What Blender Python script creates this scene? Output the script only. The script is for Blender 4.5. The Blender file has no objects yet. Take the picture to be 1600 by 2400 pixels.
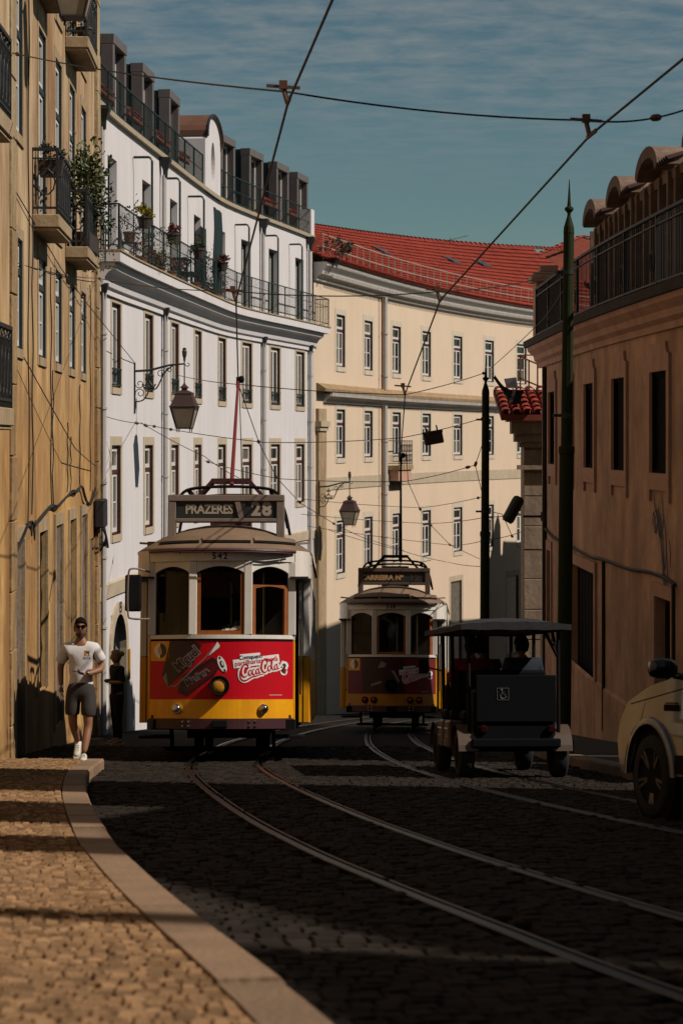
import bpy, bmesh, math, random
import numpy as np
from mathutils import Vector, Matrix, noise as mnoise
rad = math.radians
random.seed(7); RNG = np.random.default_rng(7)
SC = bpy.context.scene
COL = SC.collection
# ------------------------------------------------------------------ camera, sky, sun, exposure
FPX = 4900.0; HZ = 1036.0            # focal length and horizon row in pixels of the 1600 x 2400 photograph
cam_d = bpy.data.cameras.new('camera'); cam = bpy.data.objects.new('camera', cam_d); COL.objects.link(cam)
cam.location = (0, 0, 0); cam.rotation_euler = (rad(90), 0, 0)
cam_d.sensor_fit = 'VERTICAL'; cam_d.sensor_height = 36.0; cam_d.lens = 36.0 * FPX / 2400
cam_d.shift_y = -(1200 - HZ) / 2400
cam_d.clip_start = 0.1; cam_d.clip_end = 3000
cam_d.dof.use_dof = True; cam_d.dof.focus_distance = 31.0; cam_d.dof.aperture_fstop = 4.0
SC.camera = cam
SUN_AZ, SUN_EL = 20.0, 44.0          # the sun stands to the right and a little behind the camera
SDIR = Vector((math.cos(rad(SUN_EL)) * math.cos(rad(SUN_AZ)), -math.cos(rad(SUN_EL)) * math.sin(rad(SUN_AZ)), math.sin(rad(SUN_EL))))
W = bpy.data.worlds.new('World'); SC.world = W; W.use_nodes = True
wn = W.node_tree; wn.nodes.clear()
def _n(nt, t, **k):
    n = nt.nodes.new(t)
    for a, b in k.items(): setattr(n, a, b)
    return n
wo = _n(wn, 'ShaderNodeOutputWorld'); wb = _n(wn, 'ShaderNodeBackground'); wb.inputs[1].default_value = 0.05
sky = _n(wn, 'ShaderNodeTexSky', sky_type='NISHITA', sun_disc=False)
sky.sun_elevation = rad(SUN_EL); sky.sun_rotation = rad(90 + SUN_AZ); sky.air_density = 1.0; sky.dust_density = 0.2; sky.ozone_density = 1.5
tint = _n(wn, 'ShaderNodeMixRGB', blend_type='MULTIPLY'); tint.inputs[0].default_value = 1; tint.inputs[2].default_value = (0.74, 0.885, 0.785, 1)
tc = _n(wn, 'ShaderNodeTexCoord'); sx = _n(wn, 'ShaderNodeSeparateXYZ'); wn.links.new(tc.outputs['Generated'], sx.inputs[0])
ad = _n(wn, 'ShaderNodeMath', operation='MAXIMUM'); ad.inputs[1].default_value = 0.03; wn.links.new(sx.outputs[2], ad.inputs[0])
ad2 = _n(wn, 'ShaderNodeMath', operation='ADD'); ad2.inputs[1].default_value = 0.06; wn.links.new(ad.outputs[0], ad2.inputs[0])
dx = _n(wn, 'ShaderNodeMath', operation='DIVIDE'); dy = _n(wn, 'ShaderNodeMath', operation='DIVIDE')
wn.links.new(sx.outputs[0], dx.inputs[0]); wn.links.new(ad2.outputs[0], dx.inputs[1]); wn.links.new(sx.outputs[1], dy.inputs[0]); wn.links.new(ad2.outputs[0], dy.inputs[1])
cx = _n(wn, 'ShaderNodeCombineXYZ'); wn.links.new(dx.outputs[0], cx.inputs[0]); wn.links.new(dy.outputs[0], cx.inputs[1])
cm = _n(wn, 'ShaderNodeMapping'); cm.inputs['Scale'].default_value = (3.6, 5.0, 1); cm.inputs['Rotation'].default_value = (0, 0, rad(7)); wn.links.new(cx.outputs[0], cm.inputs[0])
cn = _n(wn, 'ShaderNodeTexNoise'); cn.inputs['Scale'].default_value = 2.3; cn.inputs['Detail'].default_value = 9; cn.inputs['Roughness'].default_value = 0.62; cn.inputs['Distortion'].default_value = 0.25
wn.links.new(cm.outputs[0], cn.inputs['Vector'])
cn2 = _n(wn, 'ShaderNodeTexNoise'); cn2.inputs['Scale'].default_value = 0.35; cn2.inputs['Detail'].default_value = 3; wn.links.new(cx.outputs[0], cn2.inputs['Vector'])
cr = _n(wn, 'ShaderNodeValToRGB'); cr.color_ramp.elements[0].position = 0.36; cr.color_ramp.elements[1].position = 0.72; wn.links.new(cn.outputs['Fac'], cr.inputs[0])
cmul = _n(wn, 'ShaderNodeMath', operation='MULTIPLY'); cmul.inputs[1].default_value = 0.6; wn.links.new(cr.outputs[0], cmul.inputs[0])
cel = _n(wn, 'ShaderNodeMapRange'); cel.inputs[1].default_value = 0.115; cel.inputs[2].default_value = 0.185; wn.links.new(sx.outputs[2], cel.inputs[0])
cm2 = _n(wn, 'ShaderNodeMath', operation='MULTIPLY'); wn.links.new(cmul.outputs[0], cm2.inputs[0]); wn.links.new(cel.outputs[0], cm2.inputs[1])
cmx = _n(wn, 'ShaderNodeMixRGB'); cmx.inputs[2].default_value = (5.5, 5.75, 5.7, 1)
wn.links.new(cm2.outputs[0], cmx.inputs[0]); wn.links.new(sky.outputs[0], tint.inputs[1]); wn.links.new(tint.outputs[0], cmx.inputs[1])
wn.links.new(cmx.outputs[0], wb.inputs[0]); wn.links.new(wb.outputs[0], wo.inputs[0])
sun_d = bpy.data.lights.new('sun', 'SUN'); sun_d.energy = 5.0; sun_d.angle = rad(0.5); sun_d.color = (1.0, 0.91, 0.81)
sun = bpy.data.objects.new('sun', sun_d); COL.objects.link(sun); sun.location = SDIR * 60
sun.rotation_euler = SDIR.to_track_quat('Z', 'Y').to_euler()
SC.view_settings.view_transform = 'Standard'; SC.view_settings.look = 'None'
SC.view_settings.exposure = -0.08; SC.view_settings.gamma = 1.0
SC.cycles.max_bounces = 8; SC.cycles.diffuse_bounces = 1; SC.cycles.use_denoising = True; SC.cycles.sample_clamp_indirect = 6.0
# ------------------------------------------------------------------ measuring helpers
def P(u, v, Y):                       # photograph pixel at depth Y -> point
    return Vector(((u - 800) / FPX * Y, Y, (HZ - v) / FPX * Y))
SL = 0.1165
def R(Y):                             # road surface height
    return -1.03 - SL * min(Y, 84.0)
KH = 0.12
def G(Y): return R(Y) + KH            # pavement height
# ------------------------------------------------------------------ mesh builder
class MB:
    def __init__(s): s.v = []; s.f = []; s.mi = []; s.cur = 0
    def add(s, vs, fs):
        n = len(s.v); s.v += [tuple(p) for p in vs]; s.f += [tuple(i + n for i in f) for f in fs]; s.mi += [s.cur] * len(fs); return s
    def box(s, x0, x1, y0, y1, z0, z1, T=None):
        vs = [Vector((x, y, z)) for z in (z0, z1) for y in (y0, y1) for x in (x0, x1)]
        if T is not None: vs = [T @ p for p in vs]
        return s.add(vs, [(0, 2, 3, 1), (4, 5, 7, 6), (0, 1, 5, 4), (2, 6, 7, 3), (0, 4, 6, 2), (1, 3, 7, 5)])
    def bar(s, a, b, w, h=None, up=(0, 0, 1)):           # square bar from a to b
        a, b = Vector(a), Vector(b); h = h or w; d = (b - a)
        if d.length < 1e-6: return s
        d.normalize(); u = Vector(up)
        if abs(d.dot(u)) > .97: u = Vector((1, 0, 0))
        x = d.cross(u).normalized(); y = x.cross(d).normalized()
        vs = []
        for p in (a, b):
            for i, j in ((-1, -1), (1, -1), (1, 1), (-1, 1)): vs.append(p + x * (i * w / 2) + y * (j * h / 2))
        return s.add(vs, [(3, 2, 1, 0), (4, 5, 6, 7), (0, 1, 5, 4), (1, 2, 6, 5), (2, 3, 7, 6), (3, 0, 4, 7)])
    def tube(s, pts, r, n=8, cap=True, closed=False):
        pts = [Vector(p) for p in pts]; m = len(pts); rr = r if isinstance(r, (list, tuple)) else [r] * m
        vs = []; fs = []; prev = None
        for i, p in enumerate(pts):
            if closed: d = pts[(i + 1) % m] - pts[i - 1]
            else: d = pts[min(i + 1, m - 1)] - pts[max(i - 1, 0)]
            d = d.normalized() if d.length > 1e-9 else Vector((0, 0, 1))
            if prev is None:
                a = Vector((0, 0, 1)) if abs(d.z) < .9 else Vector((1, 0, 0)); x = d.cross(a).normalized()
            else:
                x = prev - d * prev.dot(d); x = x.normalized() if x.length > 1e-6 else d.orthogonal().normalized()
            prev = x; y = d.cross(x)
            for k in range(n):
                t = 2 * math.pi * k / n; vs.append(p + (x * math.cos(t) + y * math.sin(t)) * rr[i])
        for i in range(m if closed else m - 1):
            for k in range(n):
                j = (i + 1) % m; fs.append((i * n + k, i * n + (k + 1) % n, j * n + (k + 1) % n, j * n + k))
        if cap and not closed: fs += [tuple(range(n - 1, -1, -1)), tuple((m - 1) * n + k for k in range(n))]
        return s.add(vs, fs)
    def lathe(s, prof, n=16, T=None, a0=0.0, cap=True):    # prof: (r, z) from bottom up
        vs = []; fs = []; m = len(prof)
        for r, z in prof:
            for k in range(n):
                t = a0 + 2 * math.pi * k / n; vs.append(Vector((r * math.cos(t), r * math.sin(t), z)))
        for i in range(m - 1):
            for k in range(n): fs.append((i * n + k, i * n + (k + 1) % n, (i + 1) * n + (k + 1) % n, (i + 1) * n + k))
        if cap: fs += [tuple(range(n - 1, -1, -1)), tuple((m - 1) * n + k for k in range(n))]
        if T is not None: vs = [T @ p for p in vs]
        return s.add(vs, fs)
    def prism(s, poly, d0, d1, T=None):                    # poly of (x, z) pushed from y=d0 to y=d1
        n = len(poly); vs = [Vector((x, d0, z)) for x, z in poly] + [Vector((x, d1, z)) for x, z in poly]
        if T is not None: vs = [T @ p for p in vs]
        return s.add(vs, [tuple(range(n)), tuple(range(2 * n - 1, n - 1, -1))] + [(i, i + n, (i + 1) % n + n, (i + 1) % n) for i in range(n)])
    def grid(s, rows):                                     # rows of points
        m, n = len(rows), len(rows[0]); vs = [p for r in rows for p in r]
        return s.add(vs, [(i * n + j, i * n + j + 1, (i + 1) * n + j + 1, (i + 1) * n + j) for i in range(m - 1) for j in range(n - 1)])
    def mesh(s, name, mats, smooth=False, bevel=0.0, fix=True):
        me = bpy.data.meshes.new(name); me.from_pydata(s.v, [], s.f)
        mats = mats if isinstance(mats, (list, tuple)) else [mats]
        for m in mats: me.materials.append(m)
        if len(mats) > 1:
            me.polygons.foreach_set('material_index', s.mi)
        if fix or bevel:
            bm = bmesh.new(); bm.from_mesh(me)
            if bevel:
                bmesh.ops.remove_doubles(bm, verts=bm.verts, dist=1e-5)
                es = [e for e in bm.edges if len(e.link_faces) == 2 and e.calc_face_angle(0) > rad(35)]
                bmesh.ops.bevel(bm, geom=es, offset=bevel, segments=1, affect='EDGES', profile=.5)
            if fix: bmesh.ops.recalc_face_normals(bm, faces=bm.faces)
            bm.to_mesh(me); bm.free()
        if smooth: me.polygons.foreach_set('use_smooth', [True] * len(me.polygons))
        me.update(); return me
    def obj(s, name, mats, parent=None, smooth=False, bevel=0.0, T=None, fix=True):
        return link(name, s.mesh(name, mats, smooth, bevel, fix), parent, T)
def link(name, me, parent=None, T=None):
    o = bpy.data.objects.new(name, me); COL.objects.link(o)
    if parent is not None: o.parent = parent
    if T is not None: o.matrix_basis = T
    return o
def thing(name, label, cat, T=None, group=None):
    o = bpy.data.objects.new(name, None); COL.objects.link(o); o.empty_display_size = .3
    if T is not None: o.matrix_basis = T
    return tag(o, label, cat, group)
def tag(o, label, cat, group=None):
    o['label'] = label; o['category'] = cat
    if group: o['group'] = group
    return o
def struct(o): o['kind'] = 'structure'; return o
def stuff(o): o['kind'] = 'stuff'; return o
def TR(x, y, z, rz=0.0): return Matrix.Translation((x, y, z)) @ Matrix.Rotation(rz, 4, 'Z')
def smooth_line(pts, n=8, closed=False):                   # Catmull-Rom
    pts = [Vector(p) for p in pts]; m = len(pts); out = []
    g = (lambda i: pts[i % m]) if closed else (lambda i: pts[max(0, min(m - 1, i))])
    for i in range(m if closed else m - 1):
        a, b, c, d = g(i - 1), g(i), g(i + 1), g(i + 2)
        for k in range(n):
            t = k / n; out.append(.5 * ((2 * b) + (c - a) * t + (2 * a - 5 * b + 4 * c - d) * t * t + (3 * b - a - 3 * c + d) * t ** 3))
    if not closed: out.append(pts[-1])
    return out
class Curve:                                               # plan curve; the street lies to the right of its direction
    def __init__(s, pts, n=10):
        s.p = smooth_line([(x, y, 0) for x, y in pts], n); s.d = [0]
        for a, b in zip(s.p, s.p[1:]): s.d.append(s.d[-1] + (b - a).length)
        s.L = s.d[-1]
    def base(s, t):
        t2 = min(max(t, 0), s.L - 1e-6); i = max(0, min(len(s.p) - 2, int(np.searchsorted(s.d, t2, side='right')) - 1))
        k = (t2 - s.d[i]) / (s.d[i + 1] - s.d[i]); e = t - t2
        q = s.p[i].lerp(s.p[i + 1], k)
        ta = (s.p[min(i + 1, len(s.p) - 1)] - s.p[max(i - 1, 0)]).normalized(); tb = (s.p[min(i + 2, len(s.p) - 1)] - s.p[i]).normalized()
        tg = ta.lerp(tb, k).normalized()
        return q + tg * e, tg
    def at(s, t, off=0.0, z=0.0):
        q, tg = s.base(t); return Vector((q.x + tg.y * off, q.y - tg.x * off, z))
    def frame(s, t, off=0.0, z=0.0):                       # x along, y into the building, z up
        q, tg = s.base(t); o = s.at(t, off, z)
        return Matrix(((tg.x, -tg.y, 0, o.x), (tg.y, tg.x, 0, o.y), (0, 0, 1, o.z), (0, 0, 0, 1)))
    def find(s, u, off=0.0):                               # place along the curve that the photograph shows in column u
        best = min((i * s.L / 800 for i in range(801)), key=lambda t: abs(800 + FPX * s.at(t, off).x / max(s.at(t, off).y, .1) - u))
        return best
    def atY(s, Y): return min((i * s.L / 800 for i in range(801)), key=lambda t: abs(s.at(t).y - Y))
# ------------------------------------------------------------------ materials
MATS = {}
def M(name, col, rough=.8, var=.2, scale=3.0, bump=0.0, bscale=30.0, metal=0.0, spec=.4, streak=0.0, dirt=None, dirtamt=.5, rnd=0.0, coat=0.0, sscale=(5, 5, .35), zmix=None):
    if name in MATS: return MATS[name]
    if metal < .5: col = tuple(c * .72 for c in col); dirt = dirt and tuple(c * .72 for c in dirt); zmix = zmix and (zmix[0], zmix[1], tuple(c * .72 for c in zmix[2]))
    m = bpy.data.materials.new(name); MATS[name] = m; m.use_nodes = True; nt = m.node_tree; b = nt.nodes['Principled BSDF']
    b.inputs['Roughness'].default_value = rough; b.inputs['Metallic'].default_value = metal
    b.inputs['Specular IOR Level'].default_value = spec; b.inputs['Coat Weight'].default_value = coat
    L = nt.links.new
    tc = _n(nt, 'ShaderNodeTexCoord'); out = None
    base = _n(nt, 'ShaderNodeRGB'); base.outputs[0].default_value = (*col, 1); out = base.outputs[0]
    if var > 0:
        nz = _n(nt, 'ShaderNodeTexNoise'); nz.inputs['Scale'].default_value = scale; nz.inputs['Detail'].default_value = 6; nz.inputs['Roughness'].default_value = .65
        L(tc.outputs['Object'], nz.inputs['Vector'])
        mr = _n(nt, 'ShaderNodeMapRange'); mr.inputs[1].default_value = .25; mr.inputs[2].default_value = .75; mr.inputs[3].default_value = 1 - var; mr.inputs[4].default_value = 1 + var
        L(nz.outputs['Fac'], mr.inputs[0])
        mx = _n(nt, 'ShaderNodeMixRGB', blend_type='MULTIPLY'); mx.inputs[0].default_value = 1; L(out, mx.inputs[1]); L(mr.outputs[0], mx.inputs[2]); out = mx.outputs[0]
    if zmix:
        gp = _n(nt, 'ShaderNodeNewGeometry'); sp = _n(nt, 'ShaderNodeSeparateXYZ'); L(gp.outputs['Position'], sp.inputs[0]); mr = _n(nt, 'ShaderNodeMapRange', interpolation_type='SMOOTHSTEP'); mr.inputs[1].default_value = zmix[0]; mr.inputs[2].default_value = zmix[1]; L(sp.outputs[2], mr.inputs[0])
        mx = _n(nt, 'ShaderNodeMixRGB'); mx.inputs[2].default_value = (*zmix[2], 1); L(mr.outputs[0], mx.inputs[0]); L(out, mx.inputs[1]); out = mx.outputs[0]
    if streak > 0:
        mp = _n(nt, 'ShaderNodeMapping'); mp.inputs['Scale'].default_value = sscale; L(tc.outputs['Object'], mp.inputs[0])
        sn = _n(nt, 'ShaderNodeTexNoise'); sn.inputs['Scale'].default_value = 1.0; sn.inputs['Detail'].default_value = 5; sn.inputs['Roughness'].default_value = .7; L(mp.outputs[0], sn.inputs['Vector'])
        rp = _n(nt, 'ShaderNodeMapRange'); rp.inputs[1].default_value = .41; rp.inputs[2].default_value = .64; rp.inputs[3].default_value = 0; rp.inputs[4].default_value = streak; L(sn.outputs['Fac'], rp.inputs[0])
        mx = _n(nt, 'ShaderNodeMixRGB'); d = dirt or tuple(c * .35 for c in col); mx.inputs[2].default_value = (*d, 1); L(rp.outputs[0], mx.inputs[0]); L(out, mx.inputs[1]); out = mx.outputs[0]
    if rnd > 0:
        oi = _n(nt, 'ShaderNodeObjectInfo'); mr = _n(nt, 'ShaderNodeMapRange'); mr.inputs[3].default_value = 1 - rnd; mr.inputs[4].default_value = 1 + rnd; L(oi.outputs['Random'], mr.inputs[0])
        ge = _n(nt, 'ShaderNodeNewGeometry'); mr2 = _n(nt, 'ShaderNodeMapRange'); mr2.inputs[3].default_value = 1 - rnd; mr2.inputs[4].default_value = 1 + rnd; L(ge.outputs['Random Per Island'], mr2.inputs[0])
        for q in (mr, mr2):
            mx = _n(nt, 'ShaderNodeMixRGB', blend_type='MULTIPLY'); mx.inputs[0].default_value = 1; L(out, mx.inputs[1]); L(q.outputs[0], mx.inputs[2]); out = mx.outputs[0]
    L(out, b.inputs['Base Color'])
    if bump > 0:
        bn = _n(nt, 'ShaderNodeTexNoise'); bn.inputs['Scale'].default_value = bscale; bn.inputs['Detail'].default_value = 5; L(tc.outputs['Object'], bn.inputs['Vector'])
        bp = _n(nt, 'ShaderNodeBump'); bp.inputs['Strength'].default_value = bump; bp.inputs['Distance'].default_value = .02; L(bn.outputs['Fac'], bp.inputs['Height']); L(bp.outputs[0], b.inputs['Normal'])
    return m
def glass_clear(name, tintc=(.75, .8, .78), refl=1.45):      # window glass one looks through
    m = bpy.data.materials.new(name); m.use_nodes = True; nt = m.node_tree; nt.nodes.clear()
    o = _n(nt, 'ShaderNodeOutputMaterial'); mx = _n(nt, 'ShaderNodeMixShader'); tr = _n(nt, 'ShaderNodeBsdfTransparent'); gl = _n(nt, 'ShaderNodeBsdfGlossy'); fr = _n(nt, 'ShaderNodeFresnel')
    tr.inputs[0].default_value = (*tintc, 1); gl.inputs['Roughness'].default_value = .03; fr.inputs[0].default_value = refl
    nt.links.new(fr.outputs[0], mx.inputs[0]); nt.links.new(tr.outputs[0], mx.inputs[1]); nt.links.new(gl.outputs[0], mx.inputs[2]); nt.links.new(mx.outputs[0], o.inputs[0]); MATS[name] = m; return m
# ------------------------------------------------------------------ lettering
def text_mesh(txt, size, offset=0.0, align='CENTER', spacing=1.0, shear=0.0, res=3):
    c = bpy.data.curves.new('lettering', 'FONT'); c.body = txt; c.size = size; c.align_x = align; c.align_y = 'CENTER'; c.offset = offset; c.space_character = spacing; c.shear = shear; c.resolution_u = res
    o = bpy.data.objects.new('lettering', c); COL.objects.link(o)
    dg = bpy.context.evaluated_depsgraph_get(); me = bpy.data.meshes.new_from_object(o.evaluated_get(dg))
    vs = [Vector(v.co) for v in me.vertices]; fs = [tuple(p.vertices) for p in me.polygons]
    bpy.data.objects.remove(o); bpy.data.curves.remove(c); bpy.data.meshes.remove(me)
    return vs, fs
def text_part(name, txt, size, mat, parent, T, offset=0.0, spacing=1.0, fn=None, shear=0.0, align='CENTER', sx=1.0):
    """flat lettering in the local xz plane of T (reads along +x, up +z)"""
    vs, fs = text_mesh(txt, size, offset, align, spacing, shear)
    vs = [T @ Vector((p.x * sx, 0, p.y)) for p in vs]
    if fn: vs = [fn(p) for p in vs]
    b = MB(); b.add(vs, fs); return b.obj(name, mat, parent, fix=False)
# ================================================================== GROUND, ROAD, PAVEMENTS
m_setts = M('granite_setts', (.030, .0235, .0185), rough=.95, var=.22, scale=14, bump=.35, bscale=60, rnd=.32, spec=.08)
m_joint = M('dusty_joint', (.02, .0175, .0155), rough=.95, var=.3, scale=30, bump=.5, bscale=80, spec=.05)
m_calc = M('limestone_cubes', (.27, .158, .08), rough=.9, var=.22, scale=18, bump=.3, bscale=70, rnd=.36, spec=.1)
m_calcj = M('sandy_joint', (.07, .042, .026), rough=.95, var=.3, scale=25, bump=.5, bscale=90)
m_kerb = M('kerb_limestone', (.285, .18, .105), rough=.85, var=.3, scale=6, bump=.6, bscale=30, rnd=.2, streak=.45, sscale=(3, 3, 3))
m_rail = M('worn_steel', (.034, .028, .024), rough=.42, var=.25, scale=9, metal=1.0)
m_earth = M('bare_earth', (.10, .085, .065), rough=.95, var=.3, scale=.5)

KERB = Curve([(1.9, -4), (.75, 1.5), (.22, 4.3), (-.005, 5.67), (-.23, 6.76), (-.465, 7.86), (-.816, 9.58), (-1.135, 11.26), (-1.35, 12.44), (-1.87, 15.8), (-2.3, 18.9), (-2.72, 22.6), (-2.97, 26.2)], 8)
KR_PTS = [(12, -2), (9, 4), (7, 8), (5.3, 13), (4.1, 18), (3.3, 22), (2.98, 27), (2.82, 32), (2.75, 44), (3.0, 52), (4.5, 62), (9, 76)]
KERBR = Curve(KR_PTS[::-1], 8)
KRX = [p.x for p in KERBR.p][::-1]; KRY = [p.y for p in KERBR.p][::-1]
def xr(Y): return float(np.interp(Y, KRY, KRX))
KLX = [p.x for p in KERB.p]; KLY = [p.y for p in KERB.p]
def xl(Y): return float(np.interp(Y, KLY, KLX)) if Y < 26.35 else -5.6
RAIL_L = Curve([(2.6, 2), (1.62, 5), (1.12, 6.88), (.855, 7.96), (.67, 8.81), (.44, 9.84), (.153, 11.2), (-.23, 13.15), (-.768, 16.44), (-1.37, 20.94), (-1.82, 25), (-2.04, 28.2), (-2.09, 33), (-2.0, 40), (-1.2, 52), (.8, 68)], 8)
RAIL_2 = Curve([(6, 4), (4, 8), (2.6, 13.5), (1.62, 19), (.957, 24.7), (.62, 30), (.47, 36), (.5, 42), (.64, 47), (1.2, 56), (3, 68)], 8)

ground = MB(); ys = [-60, -20, 0, 20, 40, 60, 84, 140, 400, 1500]; xs = [-1500, -300, -60, -8, 0, 8, 60, 300, 1500]
ground.grid([[Vector((x, y, R(y) - .45)) for x in xs] for y in ys])
struct(ground.obj('ground', m_earth))
b = MB(); rows = []
for Y in np.arange(-5, 92.1, 1.0):
    a, c = xl(Y) - (.1 if Y < 26.4 else 0), xr(Y) + .1
    rows.append([Vector((a + (c - a) * k / 6, Y, R(Y) - .028)) for k in range(7)])
b.grid(rows); road = struct(b.obj('road', m_joint))

rail_polys = []
def add_rail(curve, off):
    b = MB(); ts = np.linspace(0, curve.L, int(curve.L / .5) + 1)
    for w0, w1, z in ((-.03, .03, .006), (.066, .086, .003)):
        rows = []
        for t in ts:
            r = []
            for w, dz in ((w0, -.06), (w0, z - .004), (w0 + .006, z), (w1 - .006, z), (w1, z - .004), (w1, -.06)):
                p = curve.at(t, off + w); r.append(Vector((p.x, p.y, R(p.y) + dz)))
            rows.append(r)
        b.grid(rows)
    b.obj('tram_rail', m_rail, road, smooth=False)
    rail_polys.append(np.array([[curve.at(t, off + .03).x, curve.at(t, off + .03).y] for t in np.linspace(0, curve.L, int(curve.L / .25))]))
add_rail(RAIL_L, 0); add_rail(RAIL_L, .9); add_rail(RAIL_2, 0); add_rail(RAIL_2, .9)
RP = np.concatenate(rail_polys)

def in_frame(x, y, z, pad=60):
    if y < 1: return False
    u = 800 + FPX * x / y; v = HZ - FPX * z / y
    return -pad < u < 1600 + pad and 1500 < v < 2400 + pad
sl_pitch = -math.atan(SL)
def block_meshes(name, mat, n, sx, sy, inset, jit):
    out = []
    for i in range(n):
        b = MB(); q = lambda a: a * random.uniform(1 - jit, 1 + jit)
        lo = [(-sx / 2, -sy / 2), (sx / 2, -sy / 2), (sx / 2, sy / 2), (-sx / 2, sy / 2)]
        hi = [(q(x) * (1 - 2 * inset / sx), q(y) * (1 - 2 * inset / sy)) for x, y in lo]
        b.add([(x, y, -.07) for x, y in lo] + [(x * .99, y * .99, -.012) for x, y in lo] + [(x, y, random.uniform(-.002, .004)) for x, y in hi],
              [(0, 1, 5, 4), (1, 2, 6, 5), (2, 3, 7, 6), (3, 0, 4, 7), (4, 5, 9, 8), (5, 6, 10, 9), (6, 7, 11, 10), (7, 4, 8, 11), (8, 9, 10), (8, 10, 11)])
        out.append(b.mesh(name, mat, fix=False))
    return out
def lay(parent, name, meshes, places, maxn=300):
    """the nearest 300 stones are parts of their own, the others one part of kind stuff"""
    places.sort(key=lambda p: p[1])
    for k, (x, y, z, rz, sx, sy) in enumerate(places[:maxn]):
        o = link(name, meshes[k % len(meshes)], parent)
        o.matrix_basis = Matrix.Translation((x, y, z)) @ Matrix.Rotation(sl_pitch, 4, 'X') @ Matrix.Rotation(rz, 4, 'Z') @ Matrix.Rotation(random.gauss(0, .03), 4, 'X') @ Matrix.Rotation(random.gauss(0, .03), 4, 'Y') @ Matrix.Diagonal((sx, sy, 1, 1))
    rest = places[maxn:]
    if rest:
        V = []; F = []; n = 0
        tv = [np.array([v.co[:] for v in m.vertices]) for m in meshes]; tf = [[tuple(p.vertices) for p in m.polygons] for m in meshes]
        for k, (x, y, z, rz, sx, sy) in enumerate(rest):
            a = tv[k % len(tv)]; c, s = math.cos(rz), math.sin(rz)
            px = a[:, 0] * sx; py = a[:, 1] * sy; gx = x + px * c - py * s; gy = y + px * s + py * c
            V.append(np.stack([gx, gy, z + a[:, 2] + px * random.gauss(0, .03) + py * random.gauss(0, .03) - SL * (gy - y)], 1)); F += [tuple(i + n for i in f) for f in tf[k % len(tf)]]; n += len(a)
        me = bpy.data.meshes.new(name + 's'); me.from_pydata(np.concatenate(V).tolist(), [], F); me.materials.append(meshes[0].materials[0]); me.update()
        stuff(link(name + 's', me, parent))
# road setts, in rows across the street
pl = []
t = KERB.find(800) if False else 0.0
ROADC = Curve([(3.6, -4), (2.2, 2), (1.3, 6), (.6, 9.6), (.05, 12.5), (-.5, 16), (-1.0, 20.5), (-1.35, 26), (-1.4, 36), (-1.3, 44)], 8)
t = 0.0; row = 0
while t < ROADC.L:
    q, tg = ROADC.base(t); step = random.uniform(.115, .14)
    if 4.6 < q.y < 35.5:
        w = -6.0 + random.uniform(0, .1)
        while w < 6.5:
            sw = random.uniform(.085, .13); p = ROADC.at(t, w + sw / 2)
            if xl(p.y) + .03 < p.x < xr(p.y) - .03 and in_frame(p.x, p.y, R(p.y), 40):
                d = np.min(np.hypot(RP[:, 0] - p.x, RP[:, 1] - p.y))
                if d > .06 + sw * .5: pl.append((p.x, p.y, R(p.y) + random.uniform(-.008, .006), math.atan2(tg.y, tg.x) - math.pi / 2 + random.uniform(-.05, .05), (sw - .008) / .11, (step - .006) / .13))
            w += sw
    t += step
lay(road, 'sett', block_meshes('sett', m_setts, 6, .11, .13, .009, .06), pl)

# left pavement: base, small limestone cubes and kerb stones
b = MB(); rows = []
for Y in np.arange(-4, 26.36, .55):
    x1 = xl(Y) - .12; rows.append([Vector((x1 + (-9 - x1) * k / 4, Y, G(Y) - .03)) for k in range(5)])
b.grid(rows)
e = rows[-1]; b.grid([e, [p + Vector((0, .02, -.5)) for p in e]])
pave = struct(b.obj('pavement', m_calcj)); KW = .215
pl = []; t = 0.0
while t < KERB.L:
    q, tg = KERB.base(t); step = random.uniform(.048, .066)
    if q.y > 4.4:
        w = -KW - .008
        while w > -3.2:
            sw = random.uniform(.046, .074); p = KERB.at(t, w - sw / 2)
            if in_frame(p.x, p.y, G(p.y), 30) and p.y < 26.25:
                pl.append((p.x, p.y, G(p.y) + random.uniform(-.008, .006), math.atan2(tg.y, tg.x) - math.pi / 2 + random.uniform(-.12, .12), (sw - .006) / .056, (step - .005) / .056))
            w -= sw
    t += step
lay(pave, 'cobble', block_meshes('cobble', m_calc, 6, .056, .056, .006, .1), pl)
kerb = None
def kerb_run(curve, t0, t1, parent, lens, flip=False):
    t = t0
    while t < t1 - .1:
        l = min(random.uniform(*lens), t1 - t); b = MB(); n = max(1, int(l / .35)); rows = []; hz_ = random.uniform(-.006, .006)
        for i in range(n + 1):
            tt = t + .006 + (l - .012) * i / n; r = []
            for w, dz in ((0.0, -.35), (0.0, KH - .02), (-.018, KH), (-KW, KH), (-KW, -.1)):
                p = curve.at(tt, -w if flip else w); r.append(Vector((p.x, p.y, R(p.y) + dz + hz_)))
            rows.append(r)
        b.grid(rows); k = len(rows[0]); b.f += [tuple(range(k)), tuple(n * k + i for i in range(k - 1, -1, -1))]; b.mi += [0, 0]
        o = b.obj('kerb_stone', m_kerb, parent); t += l
kerb_run(KERB, 0, KERB.L, pave, (.9, 1.5))
# right pavement
b = MB(); rows = []
for Y in np.arange(-2, 90, 1.0):
    x0 = xr(Y) + .1; rows.append([Vector((x0 + (x0 + 12 - x0) * k / 4, Y, G(Y) - .012)) for k in range(5)])
b.grid(rows); pave_r = struct(b.obj('pavement', M('right_pavement', (.03, .025, .02), rough=.95, var=.35, scale=9, bump=.6, bscale=25)))
kerb_run(KERBR, 0, KERBR.L, pave_r, (1.0, 1.8))
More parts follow.
